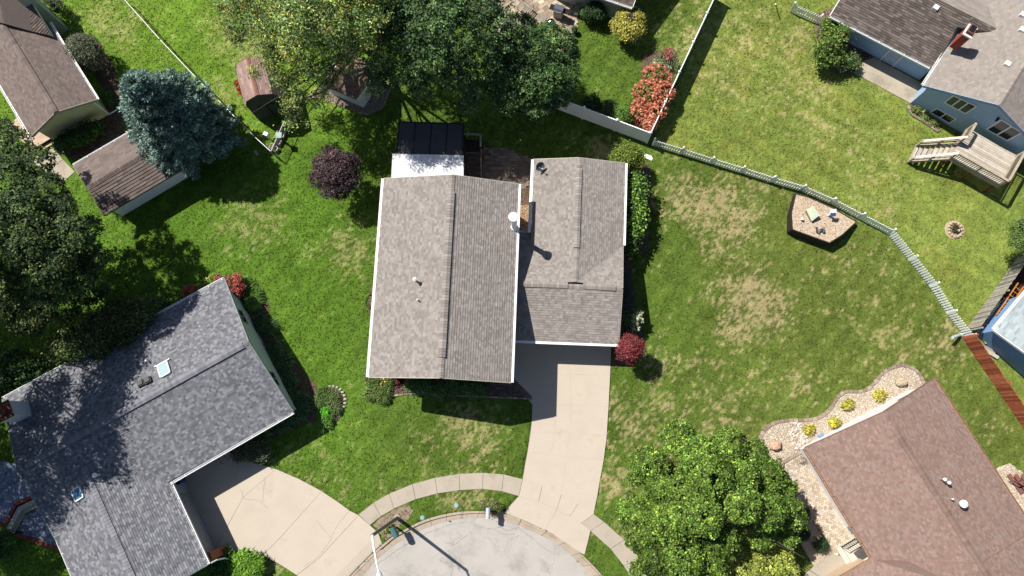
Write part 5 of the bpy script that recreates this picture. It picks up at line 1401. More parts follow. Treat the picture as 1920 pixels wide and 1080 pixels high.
def picket_run(th, nodes, step):
    for a, b in zip(nodes, nodes[1:]):
        d = unit(b - a); L = np.linalg.norm(b - a); rz = math.atan2(d[1], d[0]); sd = np.array((-d[1], d[0], 0)); n = max(3, int(L / step))
        clone('post', pp_me, th, a, rz)
        for z in (.25, .74):
            mb = MB(); mb.beam(a + up * z, b + up * z, .022, .07); part('rail', mb, M_vinyl, th)
        for i in range(n):
            c = a + d * (L * (i + .5) / n) - sd * .03
            o = clone('picket', pk_me, th, c, rz + random.uniform(-.03, .03))
    clone('post', pp_me, th, nodes[-1])
picket_run(pf, line3(PKN), .165)
pf2 = thing('picket_fence', 'short loose section of white picket fence near the leafy shrub at the top right', 'fence', W(1510, 28))
picket_run(pf2, line3([(1481, 22), (1531, 44)]), .16)
so_ = thing('clothes_post', 'lone thin white post standing on the lawn at the top edge', 'post', W(1454, 8)); mb = MB(); mb.tube([W(1454, 8), W(1454, 8, 1.1)], .035, 8); part('pole', mb, M_vinyl, so_)
mb = MB(); mb.lathe(W(1454, 8, 1.1), [(.05, 0), (.05, .04), (.01, .06)], 8); part('cap', mb, M_vinyl, so_)
# board fences
def board_fence(th, a, b, H, bw, m, lean=0.0, rs=1):
    d = unit(b - a); L = np.linalg.norm(b - a); n = int(L / bw); sd = np.array((-d[1], d[0], 0)); rz = math.atan2(d[1], d[0])
    for i in range(n):
        c = a + d * (L * (i + .5) / n); w2 = L / n * .47; hh = H + random.uniform(-.03, .03); off = random.uniform(-.008, .008)
        mb = MB(); mb.beam(c + up * .03 + sd * off, c + up * hh + sd * (off + lean), w2 * 2, .02, up=sd); part('fence_board', mb, random.choice(m), th)
    for z in (.25, H - .3):
        mb = MB(); mb.beam(a + up * z - sd * .05 * rs, b + up * z - sd * .05 * rs, .05, .09); part('rail', mb, m[0], th)
    k = max(1, int(L / 2.4))
    for i in range(k + 1):
        c = a + (b - a) * i / k - sd * .12 * rs; mb = MB(); mb.box(c + up * (H * .5), (.1, .1, H)); part('post', mb, m[0], th)
gm = [mat('grey_board_%d' % i, A(*c, .6), .92, .25, 3, .2, 30, fine=.15) for i, c in enumerate(((186, 178, 164), (166, 160, 150), (200, 192, 178), (140, 134, 128)))]
rm = [mat('red_board_%d' % i, A(*c, .75), .85, .2, 4, .2, 30, fine=.15) for i, c in enumerate(((176, 96, 64), (156, 84, 56), (190, 112, 78), (142, 74, 52)))]
wf = thing('board_fence', 'weathered grey board fence beside the blue shed', 'fence', W(1855, 560)); board_fence(wf, W(1811, 618), W(1906, 484), 1.55, .13, gm)
rf = thing('board_fence', 'reddish brown stained board fence on the right edge', 'fence', W(1860, 715)); board_fence(rf, W(1804, 634), W(1925, 812), 1.45, .12, rm, rs=-1)
# chain-link fence
def chain_link(th, nodes, H=1.2, rail=.03):
    wires = MB()
    for a, b in zip(nodes, nodes[1:]):
        mb = MB(); mb.tube([a + up * H, b + up * H], rail, 6); part('top_rail', mb, mat('pale_rail', A(214, 216, 214, .72), .4, .05, 2), th)
        L = np.linalg.norm(b - a); d = (b - a) / L; n = int(L / .13)
        for i in range(n):
            for sg in (-1, 1):
                p = a + d * (L * i / n); q = p + d * .5 * sg
                tq = (q - a).dot(d)
                if 0 <= tq <= L: wires.beam(p + up * .04, q + up * (H - .02), .006, .006)
        k = max(1, int(L / 2.6))
        for i in range(k + 1):
            c = a + (b - a) * i / k; mb = MB(); mb.tube([c, c + up * (H + .06)], .03, 6); part('post', mb, M_alu, th)
    part('wire_mesh', wires, M_alu, th, stuff=True)
cf = thing('chain_link_fence', 'long chain-link fence with a pale top rail running past the blue spruce', 'fence', W(400, 190))
HC = 1.15
def base_of(px, py, H): w_ = W(px, py, H); w_[2] = 0; return w_
chain_link(cf, [base_of(*p, HC) for p in ((225, -10), (300, 74), (377, 155.6), (478, 257), (508, 284))], HC)
cf2 = thing('chain_link_fence', 'short chain-link fence section with flower boxes near the barn-shaped shed', 'fence', W(535, 235))
chain_link(cf2, [base_of(*p, HC) for p in ((508, 284), (548, 193), (560, 168))], HC)

# ================================================================== OBJECTS
# street lamp
sl = thing('street_lamp', 'tall street lamp with a weathered pole and a long white arm over the cul-de-sac', 'street lamp', W(745, 971))
b0 = W(745, 971); HL = 7.3
mb = MB(); mb.tube([b0, b0 + up * 3, b0 + up * HL], [.12, .105, .09], 12); part('pole', mb, mat('weathered_pole', A(150, 146, 138, .6), .85, .3, 4), sl)
a0 = b0 + up * (HL - .05); a1 = W(710, 1072, HL + .3); a1 = a1
mb = MB(); mb.tube([a0, a0 + (a1 - a0) * .3 + up * .12, a0 + (a1 - a0) * .7 + up * .12, a1], [.07, .06, .05, .045], 10); part('arm', mb, M_white, sl)
dv = unit(a1 - a0); mb = MB(); mb.lathe(a1 - dv * .05, [(.06, 0), (.13, .12), (.17, .35), (.14, .6), (.05, .72)], 12, axis=dv); part('lamp_head', mb, mat('pale_grey_lamp', A(216, 220, 226, .7), .4), sl)
mb = MB(); mb.lathe(b0, [(.22, 0), (.2, .06), (.14, .1)], 12); part('base_plate', mb, M_walk, sl)
# mailboxes
def mailbox(px, py, label, body_m, az, post_m, size=(.28, .52), bpx=None):
    b0 = W(px, py, 0); th = thing('mailbox', label, 'mailbox', b0, 'kerbside mailboxes')
    mb = MB(); mb.box(b0 + up * .55, (.1, .1, 1.1), az); part('post', mb, post_m, th)
    c, s_ = math.cos(az), math.sin(az); f = np.array((c, s_, 0)); r = np.array((-s_, c, 0)); w2, l2 = size[0] / 2, size[1] / 2
    mb = MB(); o = b0 + up * 1.08 + f * .12; prof = [(-w2, 0)] + [(w2 * math.cos(t), .14 + w2 * math.sin(t)) for t in np.linspace(math.pi, 0, 7)] + [(w2, 0)]
    mb.prism([o - f * l2 + r * x + up * z for x, z in prof], tuple(f * (2 * l2))); body = part('box', mb, body_m, th)
    mb = MB(); mb.prism([o + f * l2 * 1.0 + r * x * .96 + up * (z * .97 + .004) for x, z in prof], tuple(f * .03)); part('door', mb, mat('door_' + body_m.name, tuple(np.array(body_m.node_tree.nodes['RGB'].outputs[0].default_value[:3]) * .9), .5), body)
    mb = MB(); mb.box(o + r * (w2 + .015) + up * .18, (.16, .012, .05), az); part('flag', mb, mat('flag_red', A(180, 50, 40, .6), .5), body)
    mb = MB(); mb.beam(b0 + up * .98 - f * .1, b0 + up * .98 + f * .4, .09, .06); part('bracket', mb, post_m, th)
mailbox(744, 989, 'green plastic mailbox on a post under the street lamp', mat('green_plastic', A(74, 122, 126, .62), .5, .06), R_(-62), M_darkwood, (.36, .6))
mailbox(917, 954, 'pale grey mailbox on a post beside the driveway apron', mat('pale_grey_plastic', A(196, 204, 212, .68), .45, .05), R_(-92), M_alu, (.26, .62))
# bins
def wheelie(px, py, label, m, mlid, az):
    b0 = W(px, py, .03); th = thing('rubbish_bin', label, 'bin', b0); f = np.array((math.cos(az), math.sin(az), 0)); r = np.array((-f[1], f[0], 0))
    bt = [b0 + f * x * .24 + r * y * .22 for x, y in ((-1, -1), (1, -1), (1, 1), (-1, 1))]; tp_ = [b0 + up * .95 + f * x * .34 + r * y * .29 for x, y in ((-1, -1), (1, -1), (1, 1), (-1, 1))]
    mb = MB(); mb.add(bt + tp_, [(3, 2, 1, 0), (0, 1, 5, 4), (1, 2, 6, 5), (2, 3, 7, 6), (3, 0, 4, 7), (4, 5, 6, 7)]); part('body', mb, m, th)
    mb = MB(); mb.prism([b0 + up * z + f * x * .37 + r * y * .31 for x, y, z in ((-1, -1, 1.0), (1, -1, 1.05), (1, 1, 1.05), (-1, 1, 1.0))], .06); part('lid', mb, mlid, th)
    for y in (-1, 1): mb = MB(); mb.lathe(b0 + up * .1 - f * .27 + r * y * .2, [(.1, -.03), (.1, .03)], 12, axis=r); part('wheel', mb, M_black, th)
    mb = MB(); mb.tube([b0 + up * .98 - f * .4 - r * .25, b0 + up * .98 - f * .4 + r * .25], .02, 6); part('handle', mb, m, th)
wheelie(341, 898, 'blue wheelie bin with black lid tucked in the corner by the grey garage', mat('blue_plastic', A(40, 104, 170, .6), .5, .05), M_black, R_(-65))
wheelie(336, 886, 'blue wheelie bin with blue lid behind the black-lidded one', MATS['blue_plastic'], MATS['blue_plastic'], R_(-65))
# rocks
for px, py, s, lab, c in ((1686, 716, (.75, .6, .6), 'pale tan boulder at the far rounded end of the gravel bed', (206, 188, 160)), (1451, 835, (.8, .65, .6), 'pinkish boulder in the gravel bed nearest the big leafy tree', (222, 184, 154))):
    b0 = W(px, py, .04); mb = MB(); mb.stone(b0 + up * .2, s, int(px)); solo('boulder', mb, mat('boulder_%d' % int(px), A(*c, .62), .9, .15, 3, .5, 9), lab, 'boulder', b0, 'boulders in the gravel bed')
# raised bed behind the picket fence
rb_ = thing('raised_bed', 'dark-walled raised bed of wood chips beside the picket fence', 'raised bed', W(1510, 440))
hB = .95
top = [W(1486, 430, hB), W(1555, 455, hB), W(1579, 440, hB), W(1605, 416, .35), W(1560, 390, .3), W(1515, 370, .3), W(1492, 364, .4), W(1484, 400, .7)]
mb = MB(); c = np.mean(top, 0)
n = len(top); vs_ = top + [at(p, 0) for p in top]
mb.add([tuple(p) for p in top] + [tuple(c)], [(i, (i + 1) % n, n) for i in range(n)]); cs = part('wood_chips', mb, mat('wood_chips', A(214, 194, 170, .6), .95, .15, 4, .8, 20, fine=.3, fscale=14), rb_)
for i in range(n):
    a, b = top[i], top[(i + 1) % n]
    for k in range(4):
        m1 = MB(); lo, hi = k / 4 + .005, (k + 1) / 4 - .005; sn = unit(np.cross(up, b - a)); sn = -sn if sn.dot(a - c) < 0 else sn
        q = [at(a, a[2] * lo), at(b, b[2] * lo), at(b, b[2] * hi + (.03 if k == 3 else 0)), at(a, a[2] * hi + (.03 if k == 3 else 0))]
        m1.prism([p + sn * .05 for p in q], tuple(-sn * .07)); part('wall_plank', m1, M_darkwood, rb_)
scatter('chips', rb_, [p[:2] for p in [c + (p - c) * .93 for p in top]], 10, .09, [A(220, 190, 160, .62)], hB)
ch_ = []
for k in range(1500):
    i = random.randrange(n); a, b = top[i], top[(i + 1) % n]; r1, r2 = math.sqrt(random.random()), random.random()
    ch_.append(c + ((a * (1 - r2) + b * r2) - c) * r1 * .96 + np.array((0, 0, .014)))
P_ = np.array(ch_); q = leaf_quads(P_, np.tile((0, 0, 1.0), (len(P_), 1)), .13, .06, .35); pal = np.array([A(232, 212, 188, .62), A(212, 188, 162, .62), A(190, 164, 138, .6), A(222, 200, 176, .62)])
np_quads('chip_pieces', q, pal[rng.integers(0, 4, len(P_))], M_attr, rb_, stuff=True)
# things standing in it
sb = thing('storage_box', 'pale green storage box with sloped lid on the raised bed', 'box', W(1523, 405, .72))
zb = .66; q = WL([(1512, 394, zb + .3), (1523, 386, zb + .3), (1536, 404, zb + .3), (1522, 415, zb + .3)])
q2 = [q[0], q[1], q[2], q[3]]; mb = MB(); mb.prism([p - up * .03 for p in [np.mean(q, 0) + (p - np.mean(q, 0)) * .94 for p in q]], .5); part('body', mb, mat('sage_box', A(150, 156, 132, .6), .6), sb)
mb = MB(); mb.prism([q[0] + up * .02, q[1] + up * .12, q[2] + up * .12, q[3] + up * .02], .06); part('lid', mb, mat('pale_green_lid', A(204, 214, 184, .64), .5, .05), sb)
b0 = W(1553, 404, .5); pd = thing('solar_light', 'white post with a tilted blue solar panel on the raised bed', 'solar light', b0); mb = MB(); mb.box(b0 + up * .3, (.12, .12, .7)); part('post', mb, M_white, pd)
mb = MB(); mb.prism([b0 + np.array((x * .2, y * .17, .78 + y * .08)) for x, y in ((-1, -1), (1, -1), (1, 1), (-1, 1))], .03); mb2 = mb; part('panel_back', mb, M_white, pd)
mb = MB(); mb.prism([b0 + np.array((x * .18, -.16 + y * .1, .73 + y * .05)) for x, y in ((-1, -1), (1, -1), (1, 1), (-1, 1))], .03); part('solar_panel', mb, mat('solar_blue', A(80, 100, 150, .6), .2, .05, spec=.6), pd)
b0 = W(1500.5, 413, .68); sp = thing('bollard_light', 'short white garden light post at the left of the raised bed', 'garden light', b0); mb = MB(); mb.tube([b0 - up * .1, b0 + up * .32], .06, 10); part('post', mb, M_white, sp); mb = MB(); mb.lathe(b0 + up * .32, [(.09, 0), (.09, .05), (.02, .09)], 12); part('cap', mb, M_white, sp)
b0 = W(1537, 434, .8); hr = thing('hose_reel', 'grey and black hose reel standing on the raised bed', 'hose reel', b0)
mb = MB(); mb.lathe(b0 + up * .2 - np.array((.18, 0, 0)), [(.2, -.02), (.2, .0), (.08, .01), (.08, .3), (.2, .31), (.2, .33)], 14, axis=(1, .2, 0)); part('drum', mb, M_alu, hr)
mb = MB(); mb.tube([b0 + np.array((.02 + .14 * math.cos(t), .14 * math.sin(t) * .3 + .02 * t / 6, .2 + .14 * math.sin(t))) for t in np.linspace(0, 12, 30)], .025, 6); part('hose', mb, M_black, hr)
mb = MB(); mb.box(b0 + up * .05 + np.array((-.22, .05, 0)), (.08, .4, .3)); mb.box(b0 + up * .05 + np.array((.2, .05, 0)), (.08, .4, .3)); part('frame', mb, M_black, hr)
# stone fire ring
fr_ = thing('stone_ring', 'round stone-edged planter ring on the right-hand lawn', 'stone ring', W(1790, 431))
b0 = W(1790, 431)
for i in range(14):
    t = 2 * math.pi * i / 14; mb = MB(); cc = b0 + np.array((math.cos(t) * .42, math.sin(t) * .5, .06)); mb.stone(cc, (.22, .2, .2), 40 + i); part('stone', mb, mat('ring_stone', A(206, 186, 160, .62), .9, .2, 5), fr_)
mb = MB(); mb.lathe(b0, [(.66, -.01), (.64, .012), (.1, .015)], 16); part('sand_base', mb, mat('sand_base', A(204, 180, 146, .6), .95, .15, 3), fr_)
foliage('plants', fr_, [(b0 + up * .1, np.array((.26, .3, .15)))], 500, .08, .05, [A(70, 84, 44, .55), A(110, 96, 60, .55), A(60, 60, 40, .5)], .08, 12)
mb = MB(); mb.stone(b0 + np.array((.12, -.08, .16)), (.2, .2, .16), 5); part('white_stone', mb, M_white, fr_)
# splash block, hydrant marker flags etc.
b0 = W(1215, 294); mb = MB(); q = WL([(1207, 287, .06), (1221, 292, .06), (1224, 297, .06), (1222, 301, .06), (1208, 295, .06)], .06); mb.prism(q, .06); solo('splash_block', mb, M_white, 'white flat slab lying on grass by the picket fence corner', 'slab', b0)
b0 = W(480, 287); mb = MB(); mb.prism(WL([(476, 283, .08), (480, 282, .08), (484, 289, .08), (480, 291, .08)]), .08); solo('paver_block', mb, mat('grey_paver', A(190, 196, 200, .6), .8), 'small pale paver block in the shade under the spruce', 'paver', b0)
for px, py in ((856, 948), (792, 971)):
    b0 = W(px, py); mb = MB(); mb.lathe(b0, [(.14, -.02), (.14, .015), (.1, .03), (.02, .032)], 12); solo('valve_cover', mb, mat('pale_blue_cover', A(150, 190, 200, .6), .5), 'pale blue valve cover in the kerb lawn, %s' % ('nearer the grey mailbox' if px > 800 else 'nearer the street lamp'), 'valve cover', b0, 'utility covers in the kerb lawn')
# flower boxes and pots along the short chain-link fence
def box_planter(a, b, z, label, m):
    d = unit(b - a); c = (a + b) / 2; th = thing('planter_box', label, 'planter', c); L = np.linalg.norm(b - a); ax = (d, np.array((-d[1], d[0], 0)), up)
    mb = MB(); mb.box(at(c, z), (L, .2, .18), ax=ax); part('trough', mb, m, th); mb = MB(); mb.box(at(c, z + .092), (L - .04, .16, .01), ax=ax); part('soil', mb, M_soil, th)
    for s_ in (-.45, .45): mb = MB(); mb.box(at(c + d * s_ * L, (z - .09) / 2), (.05, .16, z - .09), ax=ax); part('leg', mb, m, th)
pinkw = mat('pinkish_white', A(232, 214, 208, .7), .6, .06)
box_planter(W(520, 268), W(532, 242), .5, 'long pinkish white flower trough beside the chain-link fence', pinkw); box_planter(W(511.5, 284), W(516, 275), .5, 'short white flower trough at the chain-link fence corner', pinkw)
for i, (px, py) in enumerate(((533, 250), (530.5, 257), (528, 264), (524, 270), (519, 281))):
    b0 = W(px, py); th = thing('flower_pot', ['pale flower pot at the upper end of the row beside the long trough', 'pale flower pot second from the upper end of the row beside the trough', 'pale flower pot in the middle of the row beside the trough', 'pale flower pot fourth down the row, nearest the green box', 'pale flower pot at the lower end of the row by the short trough'][i], 'flower pot', b0, 'flower pots by the chain-link fence'); mb = MB(); mb.lathe(b0, [(.11, 0), (.15, .24), (.17, .26), (.17, .3), (.13, .3), (.12, .25)], 12); part('pot', mb, pinkw, th); mb = MB(); mb.lathe(b0, [(.12, .23), (.02, .26)], 10); part('soil', mb, M_soil, th)
b0 = W(534, 267); gbx = thing('bird_house', 'pale green box on a dark post beside the flower pots', 'bird house', b0); mb = MB(); mb.box(b0 + up * .5, (.1, .1, 1.0)); part('post', mb, M_darkwood, gbx); mb = MB(); mb.box(b0 + up * 1.1, (.3, .3, .26), .4); part('box', mb, mat('mint_box', A(168, 196, 182, .62), .6), gbx)
mb = MB(); mb.prism([b0 + up * 1.26 + np.array((x * .2, y * .2, 0)) for x, y in ((-1, -1), (1, -1), (1, 1), (-1, 1))], .03); part('roof', mb, MATS['mint_box'], gbx)
b0 = W(509, 263); wb = thing('utility_box', 'white box fixed by the chain-link fence post', 'utility box', b0); mb = MB(); mb.box(b0 + up * .95, (.3, .24, .4), -.4); part('case', mb, M_white, wb); mb = MB(); mb.box(b0 + up * .38, (.08, .08, .76)); part('post', mb, M_alu, wb)
# top patio furniture
def grill():
    b0 = W(1047, 30, .04); th = thing('gas_grill', 'black gas grill with side handle on the stone patio at the top', 'grill', b0); az = -.35; f = np.array((math.cos(az), math.sin(az), 0)); r = np.array((-f[1], f[0], 0)); ax = (f, r, up)
    mb = MB(); mb.box(b0 + up * .45, (.62, .5, .75), ax=ax); part('cabinet', mb, mat('steel_grey', A(196, 186, 172, .6), .5), th)
    mb = MB(); prof = [(-.28, 0), (-.28, .1), (-.16, .24), (.16, .24), (.28, .1), (.28, 0)]; mb.prism([b0 + up * (.84 + z) + r * y - f * .33 for y, z in prof], tuple(f * .66)); lid = part('lid', mb, mat('lid_grey', A(104, 108, 122, .6), .35), th)
    mb = MB(); mb.tube([b0 + up * .98 - r * .3 - f * .26, b0 + up * .98 - r * .35, b0 + up * .98 - r * .3 + f * .26], .02, 6); part('handle', mb, M_alu, lid)
    for sg in (-1, 1): mb = MB(); mb.box(b0 + f * sg * .5 + up * .84, (.32, .42, .05), ax=ax); part('side_shelf', mb, M_black, th)
    for sx_, sy_ in ((-1, -1), (1, -1), (1, 1), (-1, 1)): mb = MB(); mb.box(b0 + f * sx_ * .27 + r * sy_ * .2 + up * .04, (.06, .06, .08), ax=ax); part('leg', mb, M_black, th)
grill()
b0 = W(1032, 53, .04); kg_ = thing('kettle_grill', 'round black kettle grill on the stone patio', 'kettle grill', b0); mb = MB(); mb.lathe(b0 + up * .45, [(.05, 0), (.22, .08), (.3, .25), (.31, .27)], 18); part('bowl', mb, M_black, kg_); mb = MB(); mb.lathe(b0 + up * .73, [(.31, 0), (.28, .1), (.16, .2), (.03, .24)], 18); ld2 = part('lid', mb, mat('gloss_black', (.012, .014, .02), .15, .0, spec=.6), kg_)
mb = MB(); mb.tube([b0 + up * .98 - np.array((.05, 0, 0)), b0 + up * 1.03, b0 + up * .98 + np.array((.05, 0, 0))], .012, 6); part('handle', mb, M_alu, ld2)
for t in (0, 2.1, 4.2): mb = MB(); mb.tube([b0 + np.array((math.cos(t) * .28, math.sin(t) * .28, 0)), b0 + np.array((math.cos(t) * .12, math.sin(t) * .12, .5))], .015, 6); part('leg', mb, M_alu, kg_)
def lattice_seat(px, py, w, l, az, label, name, cat, m):
    b0 = W(px, py, .04); th = thing(name, label, cat, b0); f = np.array((math.cos(az), math.sin(az), 0)); r = np.array((-f[1], f[0], 0)); z = .45
    mb = MB()
    for sg in (-1, 1): mb.beam(b0 + f * sg * w / 2 - r * l / 2 + up * z, b0 + f * sg * w / 2 + r * l / 2 + up * z, .05, .05); mb.beam(b0 + r * sg * l / 2 - f * w / 2 + up * z, b0 + r * sg * l / 2 + f * w / 2 + up * z, .05, .05)
    part('frame', mb, m, th)
    for i in range(1, 7):
        mb = MB(); mb.beam(b0 + f * (w * (i / 7 - .5)) - r * l / 2 + up * (z + .005), b0 + f * (w * (i / 7 - .5)) + r * l / 2 + up * (z + .005), .04, .015); part('slat', mb, m, th)
        mb = MB(); mb.beam(b0 + r * (l * (i / 7 - .5)) - f * w / 2 + up * (z - .012), b0 + r * (l * (i / 7 - .5)) + f * w / 2 + up * (z - .012), .03, .012); part('cross_slat', mb, m, th)
    for a, b in ((-1, -1), (1, -1), (1, 1), (-1, 1)): mb = MB(); mb.box(b0 + f * a * w * .46 + r * b * l * .46 + up * z / 2, (.045, .045, z)); part('leg', mb, m, th)
    if l > .6:
        mb = MB(); mb.beam(b0 + r * l * .5 - f * w / 2 + up * .85, b0 + r * l * .5 + f * w / 2 + up * .85, .04, .05); mb.beam(b0 + r * l * .5 - f * w / 2 + up * z, b0 + r * l * .5 - f * w / 2 + up * .85, .04, .04); mb.beam(b0 + r * l * .5 + f * w / 2 + up * z, b0 + r * l * .5 + f * w / 2 + up * .85, .04, .04); part('back_frame', mb, m, th)
gmet = mat('grey_metal', A(176, 168, 150, .6), .6, .1)
lattice_seat(985, 20, 1.0, .62, .7 - 1.4, 'grey lattice garden bench on the dappled stone patio', 'garden_bench', 'bench', gmet); lattice_seat(1015, 40, .6, .5, -.5, 'small pale lattice side table next to the kettle grill', 'side_table', 'table', gmet)
for px, py, lab in ((1077, 60, 'dark flower pot with green sprouts at the patio edge'), (1072, 73, 'empty dark flower pot at the patio corner')):
    b0 = W(px, py, .04); th = thing('flower_pot', lab, 'flower pot', b0); mb = MB(); mb.lathe(b0, [(.14, 0), (.2, .34), (.23, .36), (.23, .4), (.18, .4), (.17, .3)], 14); part('pot', mb, M_black, th)
    mb = MB(); mb.lathe(b0, [(.17, .3), (.02, .33)], 10); part('soil', mb, M_soil, th)
    if py < 65: foliage('plant', th, [(b0 + up * .45, np.array((.16, .16, .14)))], 160, .1, .05, [A(70, 120, 50, .55)], .06, 10)
b0 = W(1084, 14, .04); bb = thing('patio_bench', 'narrow white-ended wooden bench at the edge of the stone patio', 'bench', b0); f = unit(W(1087, 0) - W(1081, 20)); mb = MB(); mb.beam(b0 - f * .7 + up * .45, b0 + f * .7 + up * .45, .36, .06); part('seat', mb, gmet, bb)
for s_ in (-.6, .6): mb = MB(); mb.box(b0 + f * s_ + up * .21, (.08, .3, .42), math.atan2(f[1], f[0])); part('leg', mb, M_white, bb)
# planter by the red-brown house
b0 = W(1597, 991, .045); pl = thing('planter', 'dark wrought planter with blue-green succulents by the red-brown house', 'planter', b0); az = -1.03; f = np.array((math.cos(az), math.sin(az), 0)); r = np.array((-f[1], f[0], 0))
mb = MB(); mb.box(b0 + up * .3, (.75, .4, .3), ax=(f, r, up)); part('trough', mb, M_black, pl)
for a, b in ((-1, -1), (1, -1), (1, 1), (-1, 1)): mb = MB(); mb.tube([b0 + f * a * .34 + r * b * .17 + up * .2, b0 + f * a * .38 + r * b * .24], .015, 5); part('leg', mb, M_black, pl)
foliage('succulents', pl, [(b0 + up * .5 - f * .08, np.array((.3, .2, .1)))], 420, .13, .07, [A(120, 168, 168, .6), A(150, 180, 196, .62), A(90, 140, 130, .6), A(190, 200, 214, .62)], .07, 12)
b0 = W(1603, 1005, .045); pt_ = thing('clay_pot', 'brown clay pot beside the succulent planter', 'flower pot', b0); mb = MB(); mb.lathe(b0, [(.13, 0), (.19, .3), (.21, .32), (.21, .36), (.16, .36), (.15, .28)], 14); part('pot', mb, mat('clay', A(120, 84, 66, .55), .8), pt_); mb = MB(); mb.lathe(b0, [(.15, .28), (.02, .31)], 10); part('soil', mb, M_soil, pt_)
# lumber and ladders behind the weathered fence
def plank_at(name, p, q, w, t, m, label, cat, grp=None):
    mb = MB(); mb.beam(p, q, w, t); return solo(name, mb, m, label, cat, (p + q) / 2, grp)
dkg = [W(1812, 640), ]
slab('brown_decking', gw([(1834, 618), (1915, 492), (1960, 500), (1850, 640)], .02), mat('dark_red_decking', A(84, 48, 40, .55), .9, .25, 4), None, .1)
plank_at('plank', W(1850, 597, .1), W(1873, 569, .1), .16, .08, mat('pale_plank', A(206, 206, 204, .62), .8), 'pale grey plank lying between the weathered fence and the blue shed', 'plank')
plank_at('plank', W(1851, 592, .1), W(1868, 567, .1), .12, .08, M_redwood, 'dark brown plank lying next to the pale grey one', 'plank')
plank_at('plank', W(1861, 601, .1), W(1873, 586, .1), .18, .06, mat('tan_plank', A(190, 150, 100, .6), .8), 'short tan plank nearest the blue shed', 'plank')
def ladder(p, q, m, label):
    th = thing('ladder', label, 'ladder', (p + q) / 2); d = unit(q - p); s_ = np.array((-d[1], d[0], 0)) * .2
    for sg in (-1, 1): mb = MB(); mb.beam(p + s_ * sg, q + s_ * sg, .05, .09); part('rail', mb, m, th)
    n = int(np.linalg.norm(q - p) / .3)
    for i in range(1, n): c = p + (q - p) * i / n; mb = MB(); mb.beam(c - s_, c + s_, .03, .03); part('rung', mb, m, th)
ladder(W(1873, 594, .9), W(1914, 534, .9), mat('orange_fibreglass', A(224, 150, 66, .62), .5), 'orange ladder hung along the blue shed wall'); ladder(W(1866, 566, .08), W(1886, 551, .08), M_alu, 'small metal ladder lying on the dark decking by the weathered fence')
for i, (p, q, lab) in enumerate((((1843, 649), (1866, 661), 'grey board in the loose pile by the brown fence, uppermost'), ((1845, 655), (1872, 671), 'long grey board on the ground below the pile by the brown fence'), ((1846, 642), (1866, 635), 'wide grey board leaning by the shed corner'))):
    plank_at('board', W(*p, .1 + .05 * i), W(*q, .1 + .05 * i), .22, .05, random.choice(gm), lab, 'board', 'loose boards by the blue shed')
b0 = W(1790, 632); mb = MB(); mb.box(W(1794, 629, .5), (.9, .12, .18), .3); th = thing('fence_bracket', 'pale blue plastic post lying against the picket fence end', 'post', W(1794, 629)); mb = MB(); mb.tube([W(1802, 628, .02), W(1795, 629.5, .55), W(1786, 633, .9)], .09, 8); part('pole', mb, mat('pale_aqua', A(196, 222, 222, .7), .5), th); mb = MB(); mb.lathe(W(1802, 628, 0), [(.12, 0), (.12, .05), (.05, .08)], 10); part('foot', mb, MATS['pale_aqua'], th)
# hose coil in the side bed
b0 = W(694, 565, .03); mb = MB(); mb.tube([b0 + np.array((.3 * math.cos(t) + .02 * math.sin(3 * t), .42 * math.sin(t), .02 + .004 * t)) for t in np.linspace(0, 18, 60)], .018, 5); solo('garden_hose', mb, M_black, 'black garden hose coiled against the left side of the middle house', 'hose', b0)
b0 = W(1538, 817, .05); mb = MB(); mb.stone(b0 + up * .1, (.5, .2, .2), 8); solo('blue_toy', mb, mat('pale_blue_plastic', A(130, 170, 214, .62), .5), 'small light blue ornament by the white wall in the gravel bed', 'ornament', b0)
bs_ = thing('back_stairs', 'reddish brown back steps with railing at the right edge beside the red-brown house', 'stairs', W(1905, 915))
sdir = unit(W(1925, 960) - W(1890, 912)); sn = np.array((-sdir[1], sdir[0], 0))
for i in range(5):
    c = W(1903, 905, 0) + sn * (-.1) + unit(W(1930, 905) - W(1903, 905)) * .28 * i; mb = MB(); mb.box(at(c, .18 + .17 * i), (.26, 1.3, .05), math.atan2(sdir[1], sdir[0]) + 1.57); part('tread', mb, mat('red_tread', A(150, 104, 94, .55), .85, .2), bs_)
mb = MB(); a = W(1890, 903, 0); b = a + unit(W(1930, 893) - W(1890, 903)) * 1.6; mb.beam(a + up * 1.0, b + up * 1.8, .08, .05); part('handrail', mb, MATS['red_tread'], bs_)
for i in range(8): c = a + (b - a) * i / 7; mb = MB(); mb.box(at(c, .55 + .8 * i / 7 * .5), (.04, .04, 1.0 + .8 * i / 7)); part('baluster', mb, MATS['red_tread'], bs_)

# ================================================================== TREES AND PLANTS
G = lambda *cs: [A(*c, .72) for c in cs]
G3 = lambda *cs: [A(*c, .8) for c in cs]
G2 = lambda *cs: [A(*c, .6) for c in cs]
def tree(name, label, cat, base_px, clump_list, n, L, Wd, cols, r0=.2, tips=6, group=None, bark=None, trunk_fork=.45, **kw):
    b0 = W(*base_px); th = thing(name, label, cat, b0, group)
    cl = clumps_px(clump_list)
    ids = rng.choice(len(cl), min(tips, len(cl)), replace=False)
    trunk(th, b0, [cl[i][0] for i in ids], r0, trunk_fork, bark)
    foliage('crown', th, cl, n, L, Wd, cols, **kw)
    return th
